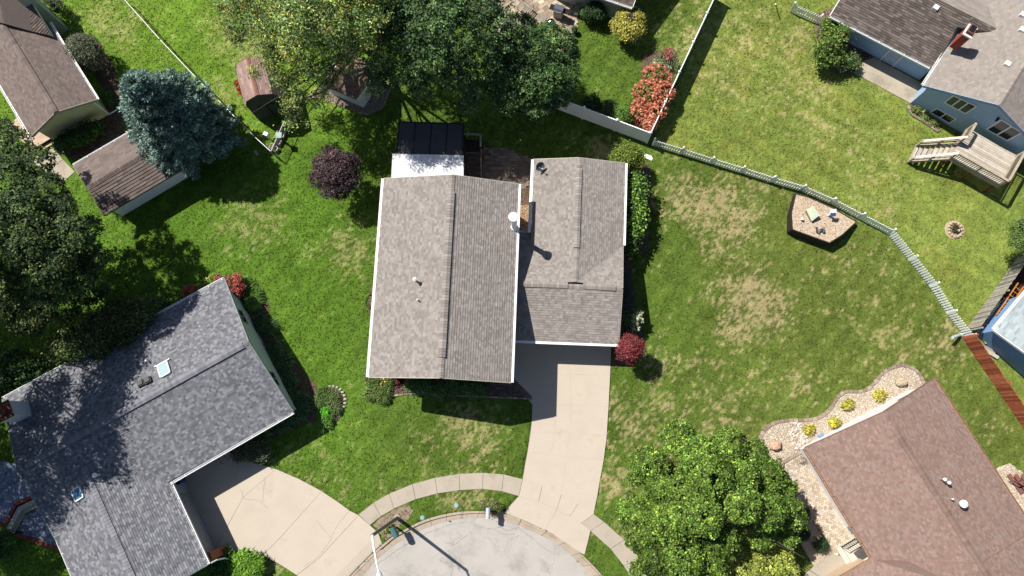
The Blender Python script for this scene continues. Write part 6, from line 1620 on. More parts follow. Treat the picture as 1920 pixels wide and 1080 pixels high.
# big clumped maple by the street
maple = [(1270, 822, 5.0, 31), (1218, 872, 4.4, 31), (1196, 888, 3.8, 20), (1308, 852, 6.0, 32), (1365, 836, 5.6, 33), (1412, 852, 5.0, 27), (1335, 892, 7.0, 36), (1388, 895, 6.2, 32), (1440, 892, 5.0, 31), (1468, 925, 4.4, 25), (1482, 965, 4.4, 27),
         (1436, 958, 5.8, 32), (1392, 948, 7.0, 31), (1285, 922, 6.0, 34), (1238, 918, 5.0, 27), (1188, 958, 4.4, 29), (1205, 1002, 5.0, 31), (1258, 978, 6.4, 34), (1318, 968, 7.2, 34), (1352, 1012, 5.6, 29), (1228, 1045, 4.8, 31), (1278, 1042, 5.8, 34), (1328, 1060, 5.0, 31), (1205, 1078, 4.2, 25), (1262, 1095, 4.6, 32), (1478, 1005, 3.6, 18), (1425, 1005, 4.2, 22), (1305, 905, 4.6, 41), (1290, 1000, 4.2, 41), (1390, 915, 4.2, 40), (1240, 880, 3.8, 23)]
tree('maple_tree', 'big round green tree with dense clumped leaves beside the cul-de-sac', 'tree', (1300, 935), maple, 118000, .13, .085, G2((108, 140, 52), (92, 124, 48), (132, 160, 64), (76, 108, 44), (158, 180, 80)), .26, 12, twig=.095, per=28, inner=.82, cvar=.34, low=-.1, jit=.55, lvar=.36, stray=.12)
low = [(1400, 1060, 3.0, 40), (1440, 1065, 2.6, 32), (1370, 1075, 2.6, 36), (1410, 1095, 3, 40), (1470, 1080, 2.2, 28), (1465, 1045, 2.2, 20)]
tree('yellow_green_tree', 'yellow-green leafy small tree at the bottom edge in front of the big round tree', 'tree', (1410, 1085), low, 18000, .15, .09, G2((176, 186, 84), (154, 170, 70), (192, 200, 104), (130, 150, 60)), .1, 4, twig=.1, per=22, inner=.75, cvar=.3)
# honey locusts at the top: airy, feathery, gaps all through
loc = [(440, 25, 8, 40), (500, 50, 9, 42), (555, 15, 10.5, 50), (560, 80, 9.5, 42), (525, 115, 7.5, 34), (600, 55, 10.5, 42), (640, 15, 11, 46), (640, 85, 9.5, 38), (590, 125, 8, 30), (555, 160, 6.5, 26), (680, 50, 10.5, 40), (705, 100, 8.5, 34), (615, 150, 7, 18), (540, 200, 5, 15), (690, 15, 10.5, 44), (520, 15, 9.5, 46), (600, 190, 5.5, 14), (440, 70, 6.5, 20), (655, 120, 7.5, 20), (560, -35, 11.5, 60), (660, -35, 11.5, 60), (505, 90, 7, 24), (558, 222, 4.5, 10), (700, 165, 5.5, 14), (470, -20, 9, 46), (575, 235, 4.3, 7), (480, 135, 6, 10), (580, 30, 11.5, 44), (625, 50, 11.5, 40), (550, 40, 12, 40), (520, 112, 6.5, 20), (562, 188, 5.2, 16), (545, 232, 4.4, 9), (610, 178, 5.6, 12), (525, 150, 6, 14)]
tree('locust_tree', 'large airy honey locust with feathery yellow-green leaves over the small sheds', 'tree', (718, 112), loc, 52000, .15, .07, G3((120, 146, 80), (100, 130, 70), (144, 164, 96), (176, 172, 80), (86, 116, 64), (130, 152, 104)), .26, 14, group='tall trees along the back gardens', twig=.2, per=26, inner=.35, jit=.6, cvar=.36, stray=.2)
dark = [(760, 50, 8.5, 62), (815, 30, 9.5, 60), (860, 70, 8.5, 52), (800, 100, 8, 55), (850, 130, 7, 40), (760, 120, 7.5, 42), (895, 30, 8.5, 50), (720, 150, 6, 26), (790, 160, 6, 30), (880, 160, 5.5, 26), (830, -20, 9, 60), (910, -10, 8, 50), (730, 10, 9, 46), (740, 20, 8, 50), (770, -10, 8.5, 55), (720, 60, 7.5, 40), (905, 110, 7, 40), (930, 60, 8, 44), (700, -30, 9, 50), (715, 130, 7, 30), (880, 190, 4.5, 22), (700, -60, 9.5, 55), (760, -70, 10, 55), (830, -75, 10, 55), (640, -95, 10, 55), (790, -120, 10, 60), (570, -110, 10, 55), (880, -80, 9.5, 55)]
tree('dark_locust_tree', 'dark green loosely leaved tall tree behind the white patio cover', 'tree', (868, 150), dark, 76000, .16, .085, G((70, 100, 58), (60, 86, 52), (88, 116, 66), (104, 130, 76), (54, 76, 48)), .2, 12, group='tall trees along the back gardens', twig=.16, per=20, inner=.45, jit=.6, cvar=.34, stray=.2)
dense = [(990, 105, 6, 52), (1030, 90, 5.6, 46), (950, 130, 5.6, 44), (1010, 145, 5.6, 48), (1050, 140, 5.0, 38), (960, 175, 4.8, 40), (1010, 190, 4.4, 36), (940, 95, 5.5, 34), (1058, 105, 5, 28), (975, 60, 5.6, 34), (1045, 175, 4, 28), (925, 160, 4, 22)]
tree('dense_tree', 'dense bushy dark green tree beside the white vinyl fence', 'tree', (985, 205), dense, 56000, .12, .085, G((66, 98, 54), (56, 84, 48), (84, 114, 60), (106, 134, 72), (48, 72, 44)), .2, 8, group='tall trees along the back gardens', twig=.11, per=22, inner=.8, cvar=.32, jit=.5)
# left-hand trees
lt1 = [(25, 285, 7.6, 41), (70, 310, 8.1, 32), (20, 340, 8.6, 45), (85, 365, 8.1, 40), (40, 400, 9.1, 47), (110, 405, 8.1, 40), (60, 450, 9.1, 49), (130, 445, 8.4, 41), (165, 480, 7.1, 34), (95, 490, 8.4, 45), (20, 480, 8.6, 47), (150, 520, 6.6, 31), (60, 530, 7.6, 40), (110, 540, 6.6, 31), (-20, 420, 9.6, 54), (10, 250, 6.6, 23), (170, 430, 6.6, 23)]
lt1 += [(110, 470, 4.0, 50), (70, 430, 4.5, 55), (140, 505, 3.4, 36), (120, 565, 4, 38), (60, 585, 4, 42), (175, 545, 3, 26), (10, 560, 5, 40)]
tree('broad_tree', 'broad dark green tree with olive highlights at the left edge', 'tree', (70, 470), lt1, 80000, .15, .09, G((54, 76, 42), (46, 66, 38), (70, 92, 48), (100, 118, 60), (40, 58, 36)), .16, 5, group='tall trees along the left edge', twig=.13, per=22, inner=.8, cvar=.34, low=-.1, jit=.5)
lt2 = [(-120, 480, 11, 62), (-60, 540, 10.5, 50), (-150, 560, 11.5, 62), (-70, 640, 10.5, 50), (-140, 690, 11, 60), (-90, 770, 10, 46), (-45, 470, 9.5, 44), (-190, 780, 10.5, 56), (-200, 640, 12, 62), (-270, 690, 11, 62), (-290, 780, 10.5, 58), (-260, 600, 11, 58), (-330, 720, 10.5, 60), (-230, 860, 10, 48), (-330, 850, 10, 54), (-300, 930, 9.5, 44), (-390, 800, 10, 56), (-400, 985, 10, 56), (-340, 1010, 9, 50), (-450, 930, 10, 56), (-300, 1040, 9, 46), (-430, 880, 10, 55), (-380, 1080, 9, 50), (-460, 770, 10, 58), (-480, 690, 10, 55), (-520, 840, 9.5, 55)]
tree('tall_tree', 'tall tree just outside the left edge that shades the grey roof', 'tree', (-40, 720), lt2, 66000, .2, .11, G((66, 88, 44), (54, 76, 40), (86, 106, 52), (46, 66, 38)), .3, 10, group='tall trees along the left edge', twig=.28, per=22, inner=.3, cvar=.3, stray=.1)
lt3 = [(-488, 411, 11, 60), (-420, 380, 10.5, 54), (-560, 470, 11, 60), (-350, 410, 10, 50), (-430, 480, 11.5, 60), (-330, 480, 10, 50), (-250, 430, 9.5, 46), (-500, 540, 10, 50), (-380, 320, 9.5, 50), (-280, 340, 9, 46)]
tree('tall_tree', 'tall tree beyond the left edge whose shade dapples the back lawn', 'tree', (-260, 520), lt3, 36000, .2, .11, G((66, 88, 44), (54, 76, 40), (86, 106, 52), (46, 66, 38)), .3, 8, group='tall trees along the left edge', twig=.28, per=22, inner=.4, cvar=.3, stray=.1)
def shrub(name, label, cat, clump_list, n, L, Wd, cols, group=None, base=None, stems=True, **kw):
    cl = clumps_px(clump_list); c = np.mean([x[0] for x in cl], 0); b0 = W(*base) if base else at(c, 0)
    th = thing(name, label, cat, b0, group)
    if stems:
        mb = MB()
        for x, _ in cl[:5]:
            mb.tube([b0 + np.array((*rng.normal(0, .05, 2), 0)), (b0 + x) / 2 + np.array((*rng.normal(0, .06, 2), .05)), x], [.03, .022, .01], 5)
        part('stem', mb, M_bark, th)
    foliage(kw.pop('leafname', 'foliage'), th, cl, n, L, Wd, cols, **kw)
    return th
shrub('side_tree', 'shaded small tree leaning on the north eave of the grey house', 'tree', [(215, 600, 3.4, 34), (255, 590, 3.0, 32), (180, 625, 3.4, 36), (140, 645, 3.2, 32), (235, 625, 2.8, 26), (115, 655, 2.6, 24), (195, 650, 2.6, 24), (285, 580, 2.2, 20)], 26000, .15, .08, G((84, 100, 54), (64, 84, 44), (110, 120, 66), (54, 72, 40)), base=(215, 625), twig=.2, per=16, inner=.5, cvar=.3)
shrub('corner_shrub', 'dark green shrub in deep shade at the left end of the grey roof', 'shrub', [(30, 690, 1.8, 34), (60, 705, 1.6, 28), (10, 715, 1.6, 30), (80, 690, 1.2, 16)], 9000, .15, .09, G((60, 90, 44), (50, 76, 40), (76, 110, 50)), twig=.16, per=16, inner=.6)
shrub('garden_shrub', 'bare-stemmed shrub behind the grey house next to the red flowers', 'shrub', [(305, 570, 1.2, 16), (285, 580, 1.2, 14)], 2500, .12, .07, G((84, 110, 54), (100, 120, 70)), twig=.14, per=12, inner=.4)
# blue spruce
bsx, bsy = 374, 262; HS = 8.8
b0 = W(bsx, bsy); sp = thing('blue_spruce', 'large blue spruce beside the detached garage and chain-link fence', 'spruce tree', b0)
mb = MB(); mb.tube([b0, b0 + up * 3.5, b0 + up * (HS - .2)], [.2, .14, .03], 8); part('trunk', mb, M_bark, sp)
Ps, Ns, Ls = [], [], []
tint = []
for k in range(400):
    f = random.random() ** .8; z = .5 + f * (HS - .9); az = random.uniform(0, 6.283); prof = 3.05 * (1 - (f ** 1.6)) + .45
    Lb = prof * random.uniform(.78, 1.08); d = np.array((math.cos(az), math.sin(az), .12 + .35 * f)); d = unit(d); tn = random.gauss(0, .22)
    root = b0 + up * z
    m_ = int(16 + 26 * Lb); t = np.sqrt(rng.uniform(.2, 1.0, m_)) * Lb; side = np.array((-d[1], d[0], 0))
    wv = (.34 * (1 - t / Lb) + .09) * rng.normal(0, 1, m_) * .9
    p = root + d * t[:, None] + side * wv[:, None] + np.array((0, 0, 1)) * (rng.normal(0, .05, m_) - .05 * t * t / max(Lb, .5))[:, None]
    Ps.append(p); dd_ = d + side * (np.sign(wv) * .6)[:, None] + np.array((0, 0, .25)) * rng.random((m_, 1)); Ns.append(dd_ / np.linalg.norm(dd_, axis=1, keepdims=True)); tint.append(np.full(m_, tn))
Ps, Ns, tint = np.concatenate(Ps), np.concatenate(Ns), np.concatenate(tint)
qs, cs_ = [], []
pal = np.array([A(152, 178, 166, .76), A(132, 160, 148, .76), A(112, 140, 128, .72), A(174, 196, 184, .78)])
for j in range(4):   # bottle-brush of four crossed blades
    r_ = rand_dirs(len(Ps)); sd = np.cross(Ns, r_); sd /= np.linalg.norm(sd, axis=1, keepdims=True) + 1e-9
    dj = Ns + r_ * .55; dj /= np.linalg.norm(dj, axis=1, keepdims=True); ln = rng.uniform(.14, .27, (len(Ps), 1)); P0 = Ps + rng.normal(size=Ps.shape) * .045
    qs.append(np.stack([P0, P0 + dj * ln * .5 - sd * .035, P0 + dj * ln, P0 + dj * ln * .5 + sd * .035], 1))
    cs_.append(pal[rng.integers(0, 4, len(Ps))] * np.exp(tint + rng.normal(0, .15, len(Ps)))[:, None])
np_quads('crown', np.concatenate(qs), np.clip(np.concatenate(cs_), 0, .9), M_needle, sp)
# purple-leaved plum
shrub('purple_plum', 'round dark purple-leaved tree on the lawn left of the middle house', 'tree', [(625, 322, 3.4, 28), (605, 310, 3.1, 20), (600, 335, 3.0, 20), (648, 305, 3.1, 20), (640, 335, 3.0, 28), (620, 350, 2.7, 22), (662, 305, 2.6, 14), (660, 340, 2.5, 20), (615, 285, 3.0, 12), (640, 360, 2.3, 16), (628, 300, 3.2, 20)], 21000, .1, .07, [A(104, 84, 88, .5), A(84, 66, 72, .5), A(128, 108, 112, .52), A(70, 52, 58, .5), A(120, 80, 72, .5)], base=(645, 350), twig=.1, per=16, inner=.55, cvar=.25)
shrub('red_maple', 'dark red Japanese maple at the corner of the driveway', 'tree', [(1182, 652, 2.5, 23), (1170, 660, 2.3, 14), (1196, 652, 2.3, 14), (1183, 668, 2.0, 14), (1180, 640, 2.3, 13)], 12000, .085, .045, [A(160, 70, 74, .52), A(134, 54, 60, .5), A(178, 92, 92, .55), A(112, 42, 50, .48)], base=(1173, 664), twig=.09, per=16, inner=.7)
# hydrangea hedge: green mound, coral flower heads as small globes
hy = shrub('hydrangea', 'large hydrangea covered in coral pink flower heads against the vinyl fence', 'shrub', [(1228, 150, 1.1, 24), (1215, 178, 1.1, 24), (1238, 175, 1.0, 20), (1205, 205, .9, 18), (1225, 208, 1.0, 20), (1218, 232, .8, 14), (1245, 150, .8, 12), (1205, 180, .9, 16)], 9000, .13, .08, G((120, 140, 60), (96, 120, 50), (140, 152, 76)), twig=.12, per=14, inner=.75)
cl = clumps_px([(1230, 150, 1.2, 29), (1214, 178, 1.2, 29), (1240, 175, 1.1, 25), (1206, 206, 1.0, 23), (1226, 208, 1.1, 24), (1218, 232, .85, 15), (1245, 150, .85, 13), (1205, 180, .95, 17)])
cen = []
for p, r in cl:
    d = rand_dirs(120); d[:, 2] = np.abs(d[:, 2]) * .9 + .15; d /= np.linalg.norm(d, axis=1, keepdims=True); cen.append(p + d * r * 1.02)
cen = np.concatenate(cen); k = 20; nd = rand_dirs(len(cen) * k); P_ = np.repeat(cen, k, 0) + nd * .095 * np.array((1, 1, .9)); pal = np.array([A(228, 146, 112, .8), A(216, 130, 104, .78), A(238, 166, 130, .82), A(206, 118, 104, .76)])
cc = np.repeat(pal[rng.integers(0, 4, len(cen))] * np.exp(rng.normal(0, .12, len(cen)))[:, None], k, 0)
np_quads('flower_heads', leaf_quads(P_, nd, .085, .075, .25), np.clip(cc, 0, .9), M_leaf, hy, stuff=True)
shrub('barberry', 'dark red low shrub in the corner of the vinyl fence', 'shrub', [(1207, 230, .6, 13), (1218, 240, .5, 11), (1196, 226, .5, 10)], 2600, .09, .05, [A(130, 60, 66, .5), A(104, 46, 56, .5), A(150, 84, 80, .5)], twig=.1, per=12)
rs = shrub('rose_bush', 'small rose bush with pink flowers at the top of the hydrangea', 'shrub', [(1252, 106, .6, 13), (1262, 112, .5, 9), (1240, 110, .5, 9)], 1800, .1, .06, G((110, 120, 80), (130, 130, 90)), twig=.1, per=12, inner=.4)
foliage('flower_heads', rs, clumps_px([(1252, 104, .75, 13)]), 120, .11, .1, [A(214, 70, 96, .6), A(224, 100, 116, .6)], .05, 8)
shrub('hosta', 'pale silvery green low plants between the rose bush and the hydrangea', 'plant', [(1238, 120, .35, 11), (1250, 122, .3, 9), (1262, 122, .3, 8), (1228, 124, .3, 8)], 1400, .14, .07, G((160, 176, 130), (130, 156, 100), (170, 180, 150)), stems=False, twig=.1, per=12)
shrub('golden_shrub', 'golden yellow shrub with a dark centre by the corner of the top house', 'shrub', [(1168, 40, 1.7, 18), (1190, 38, 1.7, 18), (1178, 56, 1.5, 20), (1160, 52, 1.4, 14), (1195, 55, 1.4, 14), (1180, 25, 1.6, 14), (1182, 70, 1.1, 12)], 9000, .12, .08, [A(206, 198, 84, .72), A(182, 178, 70, .7), A(218, 210, 112, .74), A(130, 136, 60, .65)], base=(1184, 62), twig=.11, per=14, inner=.7)
shrub('purple_twigs', 'bare purple twig clump poking through the golden shrub', 'shrub', [(1180, 34, 2.0, 10), (1194, 22, 1.8, 8)], 1000, .1, .04, [A(110, 96, 106, .5), A(90, 78, 90, .5)], base=(1186, 52), twig=.1, per=10, inner=.3)
for px, py, r, z, lab, cols in ((1108, 192, 16, .8, 'dark rounded shrub behind the vinyl fence, next to the dense tree', ((60, 88, 46), (50, 76, 40))), (1143, 200, 13, .6, 'middle dull green shrub behind the vinyl fence', ((96, 112, 60), (80, 98, 52))), (1168, 212, 17, .7, 'bright green shrub behind the vinyl fence, nearest the hydrangea', ((116, 150, 64), (96, 132, 54))), (1115, 22, 20, 1.0, 'dark evergreen shrub against the grey wall of the top house', ((56, 82, 46), (46, 70, 40))), (1100, 22, 9, .8, 'bright green sprouting plant at the patio edge', ((110, 150, 70), (90, 130, 56)))):
    shrub('garden_shrub', lab, 'shrub', [(px, py, z, r), (px + r * .5, py + r * .3, z * .8, r * .7), (px - r * .5, py + r * .2, z * .8, r * .7)], int(r * 220), .1, .06, G(*cols), twig=.11, per=14, inner=.6)
# clipped round yew, top left
shrub('clipped_shrub', 'large clipped round shrub beside the top left house', 'shrub', [(158, 100, 1.6, 34, .9), (150, 88, 1.6, 24), (168, 112, 1.3, 24)], 16000, .075, .045, G((130, 134, 108), (108, 114, 88), (90, 98, 72), (150, 150, 126)), base=(166, 112), twig=.06, per=14, inner=.9, cvar=.1)
shrub('hedge', 'long dark leafy shrub along the yellow brick end wall', 'shrub', [(120, 270, .8, 16), (140, 260, .8, 17), (160, 250, .8, 17), (178, 240, .7, 13)], 9000, .13, .08, G((70, 100, 44), (58, 86, 38), (90, 124, 52)), twig=.12, per=14)
shrub('hosta', 'small bright plant at the end of the porch step', 'plant', [(104, 275, .25, 7), (110, 280, .2, 5)], 350, .12, .07, G((150, 190, 110), (120, 170, 84)), stems=False, twig=.06, per=10)
shrub('garden_shrub', 'small green plant in the shaded bed below the round clipped shrub', 'shrub', [(198, 180, .4, 10), (208, 190, .3, 8)], 900, .1, .06, G((84, 116, 54),), twig=.1, per=10)
shrub('garden_shrub', 'dark shrub behind the chimney at the top left', 'shrub', [(108, 12, .9, 14), (95, 2, .9, 12)], 2000, .1, .06, G((70, 80, 56), (90, 96, 70)), twig=.1, per=12)
shrub('hosta', 'row of red salvias along the left side of the barn-shaped shed', 'flowers', [(444, 154, .3, 4), (446, 160, .3, 4), (448, 168, .3, 4), (451, 175, .3, 4)], 420, .1, .06, [A(200, 70, 50, .6), A(180, 60, 44, .58)], stems=False, twig=.05, per=8)
# along the right side of the middle house
eb = [(1176, 292, 1.9, 22), (1192, 300, 1.6, 16), (1160, 296, 1.6, 14)]
shrub('garden_shrub', 'olive green shrub at the top right corner of the middle house', 'shrub', eb, 7000, .12, .07, G((124, 144, 56), (100, 124, 46), (140, 156, 70)), base=(1180, 302), twig=.13, per=14, inner=.65)
vine = [(1190, 345, 1.7, 18), (1185, 375, 1.6, 20), (1198, 360, 1.8, 12), (1188, 405, 1.6, 18), (1195, 420, 1.7, 12), (1184, 440, 1.5, 16), (1180, 465, 1.3, 13), (1196, 385, 1.7, 12)]
shrub('climbing_shrub', 'tall bright green leafy shrub along the right wall of the middle house', 'shrub', vine, 9500, .17, .12, G2((92, 130, 50), (62, 96, 38), (132, 168, 68), (46, 78, 34)), base=(1184, 410), twig=.2, per=14, inner=.4, stray=.25, cvar=.4)
wsb = shrub('dogwood', 'shrub with white edged leaves right of the garage wing', 'shrub', [(1184, 600, 1.0, 15), (1192, 592, 1.1, 10), (1178, 615, .8, 11)], 3000, .12, .07, G((70, 92, 50), (90, 110, 66)), twig=.12, per=12)
foliage('flower_heads', wsb, clumps_px([(1194, 598, 1.3, 13), (1190, 612, 1.1, 8)]), 300, .13, .1, [A(224, 228, 190, .62), A(200, 206, 160, .6)], .08, 10)
shrub('lavender', 'shaded bluish plants under the eave right of the garage wing', 'plant', [(1178, 545, .5, 10), (1180, 560, .5, 10), (1176, 575, .5, 8), (1176, 520, .4, 7)], 1800, .1, .05, [A(80, 92, 80, .5), A(96, 100, 120, .5)], stems=False, twig=.12, per=12)
# front bed of the middle house
for px, py, lab in ((703, 735, 'leftmost daylily tuft in the front bed'), (718, 741, 'bright daylily tuft at the lower corner of the front bed'), (700, 712, 'daylily tuft against the left corner of the middle house')):
    b0 = W(px, py, .03); th = thing('daylily', lab, 'plant', b0, 'daylilies in the front bed'); blades('leaves', th, [b0 + np.array((*rng.normal(0, .12, 2), 0)) for _ in range(5)], 420, .5, .05, G((110, 132, 72), (90, 120, 56), (134, 150, 92)), .7)
b0 = W(722, 716, .03); cs2 = thing('coreopsis', 'green plant with small yellow flowers in the front bed', 'plant', b0); blades('leaves', cs2, [b0 + np.array((*rng.normal(0, .12, 2), 0)) for _ in range(4)], 300, .45, .045, G((100, 124, 62), (120, 140, 80)), .6)
_fh = foliage('flower_heads', cs2, [(b0 + up * .45, np.array((.28, .28, .08)))], 18, .09, .085, [A(236, 196, 60, .6)], .03, 3); _fh['kind'] = 'stuff'
for px, py, lab in ((734, 716, 'red-leaved coral bells nearest the yellow flowers'), (747, 720, 'red-leaved coral bells at the lower edge of the mulch'), (753, 711, 'red-leaved coral bells nearest the roof shadow')):
    b0 = W(px, py, .03); th = thing('coral_bells', lab, 'plant', b0, 'coral bells in the front bed'); foliage('leaves', th, [(b0 + up * .12, np.array((.16, .16, .1)))], 130, .12, .1, [A(120, 44, 56, .52), A(90, 34, 48, .5)], .05, 8)
for i, (px, py) in enumerate(((775, 722), (800, 724), (825, 730), (850, 724), (876, 726), (895, 728))):
    shrub('boxwood', ['leftmost', 'second', 'third', 'fourth', 'fifth', 'rightmost'][i] + ' shaded boxwood in the row under the front eave', 'shrub', [(px, py, .5, 14), (px + 5, py + 3, .4, 10), (px - 6, py + 2, .4, 9)], 1700, .1, .06, G((88, 124, 64), (70, 104, 52), (110, 144, 80)), group='boxwoods along the front wall', twig=.1, per=12)
# grey house beds
bl = [(505, 622), (518, 652), (532, 686), (545, 718), (560, 748), (535, 738), (515, 680), (492, 608), (548, 772), (525, 795), (500, 815), (568, 765)]
for i, (px, py) in enumerate(bl):
    b0 = W(px, py, .02); th = thing('ornamental_grass', 'shaded ornamental grass clump in the bed along the sage gable wall', 'plant', b0, 'ornamental grasses beside the grey house'); blades('leaves', th, [b0 + np.array((*rng.normal(0, .2, 2), 0)) for _ in range(6)], 420, .5, .045, G((90, 120, 74), (76, 106, 62), (104, 132, 90)), .75)
rf1 = shrub('red_sedum', 'round shrub of dusky red flowers at the top corner of the grey house', 'shrub', [(440, 533, .8, 18), (432, 545, .6, 12), (448, 545, .6, 12)], 1800, .09, .06, G((100, 124, 60),), twig=.1, per=12)
foliage('flower_heads', rf1, clumps_px([(440, 533, .85, 19), (446, 543, .7, 13), (430, 540, .7, 10)]), 2400, .09, .08, [A(186, 84, 82, .58), A(168, 70, 74, .56), A(202, 110, 104, .6)], .08, 12, low=.1)
rf2 = shrub('red_sedum', 'dusky red flowers behind the grey house gutter', 'shrub', [(358, 545, .6, 11), (346, 552, .5, 8), (412, 520, .5, 7)], 900, .09, .06, G((120, 140, 70),), twig=.08, per=10)
foliage('flower_heads', rf2, clumps_px([(358, 545, .7, 11), (348, 550, .6, 8), (410, 521, .6, 7)]), 1000, .09, .08, [A(190, 90, 88, .58), A(206, 120, 110, .6)], .07, 10, low=.1)
shrub('hosta', 'yellow-green hostas behind the grey house gutter', 'plant', [(378, 537, .4, 10), (392, 530, .4, 9), (370, 542, .35, 7), (400, 522, .3, 8)], 1300, .13, .08, G((170, 180, 90), (140, 164, 70), (120, 150, 60)), stems=False, twig=.09, per=10)
for px, py, lab in ((470, 548, 'bright green daylilies right of the red flower shrub'), (482, 560, 'daylily tuft at the rounded tip of the grey house bed'), (462, 535, 'daylily tuft touching the red flower shrub'), (475, 572, 'lowest daylily tuft beside the sage gable wall')):
    b0 = W(px, py, .03); th = thing('daylily', lab, 'plant', b0, 'daylilies beside the grey house'); blades('leaves', th, [b0 + np.array((*rng.normal(0, .15, 2), 0)) for _ in range(5)], 420, .5, .05, G((110, 150, 66), (90, 132, 56), (130, 166, 90)), .7)
# island bed
for i, (px, py, r, lab, cols) in enumerate(((606, 738, 9, 'upper left plant in the small island bed', ((100, 126, 64), (84, 110, 54))), (628, 748, 9, 'upper right plant in the small island bed', ((120, 138, 84), (96, 116, 64))), (611, 772, 8, 'bright lime shrub in the small island bed', ((110, 190, 50), (90, 168, 40))), (632, 770, 10, 'grey-green plant at the right of the small island bed', ((120, 136, 90), (100, 118, 72))), (616, 788, 8, 'lowest plant of the small island bed', ((110, 146, 70), (90, 126, 56))), (602, 752, 8, 'left edge plant of the small island bed', ((96, 120, 66), (110, 132, 80))))):
    b0 = W(px, py, .03); th = thing('garden_plant', lab, 'plant', b0, 'plants in the island bed')
    if 'lime' in lab: foliage('leaves', th, clumps_px([(px, py, .35, r)]), 700, .09, .06, G(*cols), .06, 12)
    else: blades('leaves', th, [b0 + np.array((*rng.normal(0, .14, 2), 0)) for _ in range(4)], 260, .42, .06, G(*cols), .6)
mb = MB()
for i in range(9):
    t = -.4 + i * .26; c = W(620, 752) + np.array((math.cos(t) * .95, math.sin(t) * .95, .05)); m1 = MB(); m1.stone(c, (.2, .16, .14), 90 + i); part('border_stone', m1, mat('pale_border_stone', A(204, 196, 184, .62), .9, .15), bpy.data.objects['mulch_bed.001'])
# bamboo-like bush at the bottom left, bushes etc.
b0 = W(462, 1058); th = thing('bamboo_bush', 'bright green bush with long strap leaves at the bottom edge by the left driveway', 'shrub', b0)
cl = clumps_px([(458, 1052, .9, 20), (475, 1060, .8, 16), (445, 1062, .8, 18), (465, 1080, .8, 22)]); pts = []
for p, r in cl:
    d = rand_dirs(220); d[:, 2] = np.abs(d[:, 2]); pts += list(p + d * r * .75 - up * .3)
blades('leaves', th, pts, 3200, .32, .06, G((120, 166, 56), (104, 150, 48), (144, 186, 76)), .7, up=.7)
mb = MB(); [mb.tube([b0 + np.array((*rng.normal(0, .3, 2), 0)), b0 + np.array((*rng.normal(0, .35, 2), .9))], .012, 4) for _ in range(14)]; part('stem', mb, M_bark, th)
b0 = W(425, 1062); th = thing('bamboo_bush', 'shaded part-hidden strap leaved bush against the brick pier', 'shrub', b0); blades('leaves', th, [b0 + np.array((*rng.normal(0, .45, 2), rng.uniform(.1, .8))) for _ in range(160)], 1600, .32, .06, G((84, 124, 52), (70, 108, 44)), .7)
mb = MB(); [mb.tube([b0 + np.array((*rng.normal(0, .3, 2), 0)), b0 + np.array((*rng.normal(0, .35, 2), .8))], .012, 4) for _ in range(10)]; part('stem', mb, M_bark, th)
shrub('garden_shrub', 'dark shrub in the shaded corner where the left driveway meets the grey house', 'shrub', [(470, 845, .7, 18), (490, 850, .6, 16), (450, 852, .6, 14)], 4200, .1, .06, G((80, 92, 66), (100, 108, 84)), twig=.12, per=12)
shrub('garden_shrub', 'dark green bush beside the lower left terrace', 'shrub', [(8, 1015, .8, 20), (-8, 1030, .8, 20), (15, 1035, .6, 12)], 3600, .12, .07, G((66, 100, 46), (54, 84, 40)), twig=.12, per=12)
shrub('mailbox_grass', 'scruffy green plant around the grey mailbox post', 'plant', [(920, 950, .35, 9), (930, 955, .35, 11), (908, 948, .25, 7)], 1500, .16, .035, G((120, 130, 80), (96, 112, 60), (144, 146, 100)), stems=False, twig=.13, per=14, inner=.3)
shrub('mailbox_plant', 'yellow-green weeds in bare soil beside the green mailbox', 'plant', [(725, 992, .2, 5), (720, 1000, .2, 4), (730, 985, .2, 4)], 300, .14, .05, G((160, 166, 80), (120, 136, 60)), stems=False, twig=.08, per=10)
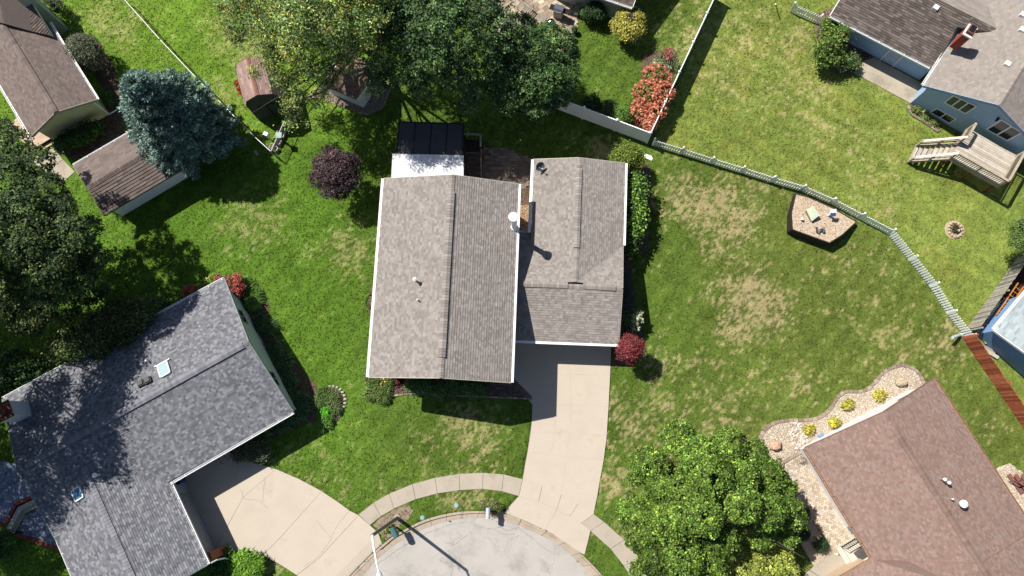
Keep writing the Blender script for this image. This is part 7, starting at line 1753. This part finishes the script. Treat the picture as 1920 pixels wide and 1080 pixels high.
# right-hand shrubs
rg = [(1550, 60, 1.6, 14), (1562, 75, 1.8, 17), (1548, 92, 1.5, 17), (1564, 106, 1.3, 14), (1542, 114, 1.1, 11), (1580, 58, 2.0, 11), (1556, 44, 1.3, 10), (1575, 86, 1.3, 10)]
shrub('leafy_shrub', 'tall unruly green shrub at the corner of the blue house wing', 'shrub', rg, 8500, .15, .09, G2((112, 148, 58), (92, 128, 50), (136, 166, 76), (120, 110, 58)), base=(1556, 98), twig=.22, per=14, inner=.3, stray=.3, cvar=.4)
shrub('leafy_shrub', 'low dark shrub between the unruly shrub and the concrete patio', 'shrub', [(1590, 112, .7, 16), (1602, 120, .6, 11), (1580, 122, .6, 10)], 3600, .12, .07, G((84, 112, 60), (104, 124, 80)), twig=.14, per=12, inner=.4)
for px, py, lab in ((1648, 741, 'golden yellow mound nearest the far boulder'), (1589.5, 758, 'golden yellow mound, second along from the far boulder'), (1564, 792, 'golden yellow mound touching the white wall'), (1517.5, 805, 'golden yellow mound nearest the cobbles')):
    shrub('golden_mound', lab, 'shrub', [(px, py, .3, 9), (px - 4, py + 3, .25, 6), (px + 4, py - 3, .25, 6)], 950, .13, .075, [A(222, 206, 70, .6), A(198, 190, 60, .58), A(236, 224, 120, .62), A(170, 172, 60, .56)], group='golden shrubs in the gravel bed', stems=False, twig=.07, per=12)
for px, py, r, lab in ((1467, 892, 10, 'bluish green small shrub by the brick walk'), (1506, 962, 13, 'dark round shrub in the tree shade, nearest the brick walk'), (1505, 1000, 13, 'dark round shrub in the middle of the shaded gravel strip'), (1538, 1020, 15, 'dark round shrub at the lower end of the brick walk')):
    shrub('dwarf_spruce', lab, 'shrub', [(px, py, .5, r), (px + 3, py + 3, .4, r * .7)], int(r * 160), .07, .035, G((90, 116, 90), (70, 96, 70), (60, 84, 60)) if r < 11 else G((60, 90, 52), (50, 78, 46)), group='small shrubs by the brick walk', stems=False, twig=.07, per=12, m=M_needle)
shrub('bare_vine', 'brown leafless vine sprawled on the brick walk', 'plant', [(1508, 862, .15, 10), (1500, 868, .1, 6)], 260, .2, .012, [A(120, 92, 74, .5), A(100, 76, 60, .5)], stems=False, twig=.15, per=10, inner=.2)
shrub('pine_tree', 'green tree branch tips at the right edge above the weathered fence', 'tree', [(1912, 432, 3.0, 20), (1922, 450, 3.2, 26), (1908, 452, 2.6, 14), (1935, 425, 3.4, 26)], 7000, .12, .06, G((110, 136, 66), (88, 114, 54), (130, 152, 84)), base=(1912, 460), twig=.14, per=14, inner=.5)
# ground-hugging vegetation behind gable bed of blue house
slab('flower_bed', gw([(1704, 196), (1712, 194), (1765, 232), (1758, 246), (1712, 214)], .03), M_soil, None, .1)
edge4 = resample([np.array((*p, 0)) for p in ((1703, 198), (1704, 208), (1712, 217), (1735, 230), (1758, 247))], 8.0)
for a, b in zip(edge4, edge4[1:]):
    pa, pb = W(a[0], a[1]), W(b[0], b[1]); c = (pa + pb) / 2; d = pb - pa; clone('edging_block', random.choice(eblocks), bpy.data.objects['flower_bed.001'], (c[0], c[1], .03), math.atan2(d[1], d[0]))
shrub('ground_cover', 'low green ground cover along the blue gable wall', 'plant', [(1718, 207, .15, 8), (1735, 218, .15, 8), (1750, 232, .15, 8)], 900, .09, .06, G((110, 140, 60), (140, 150, 90)), stems=False, twig=.1, per=10)
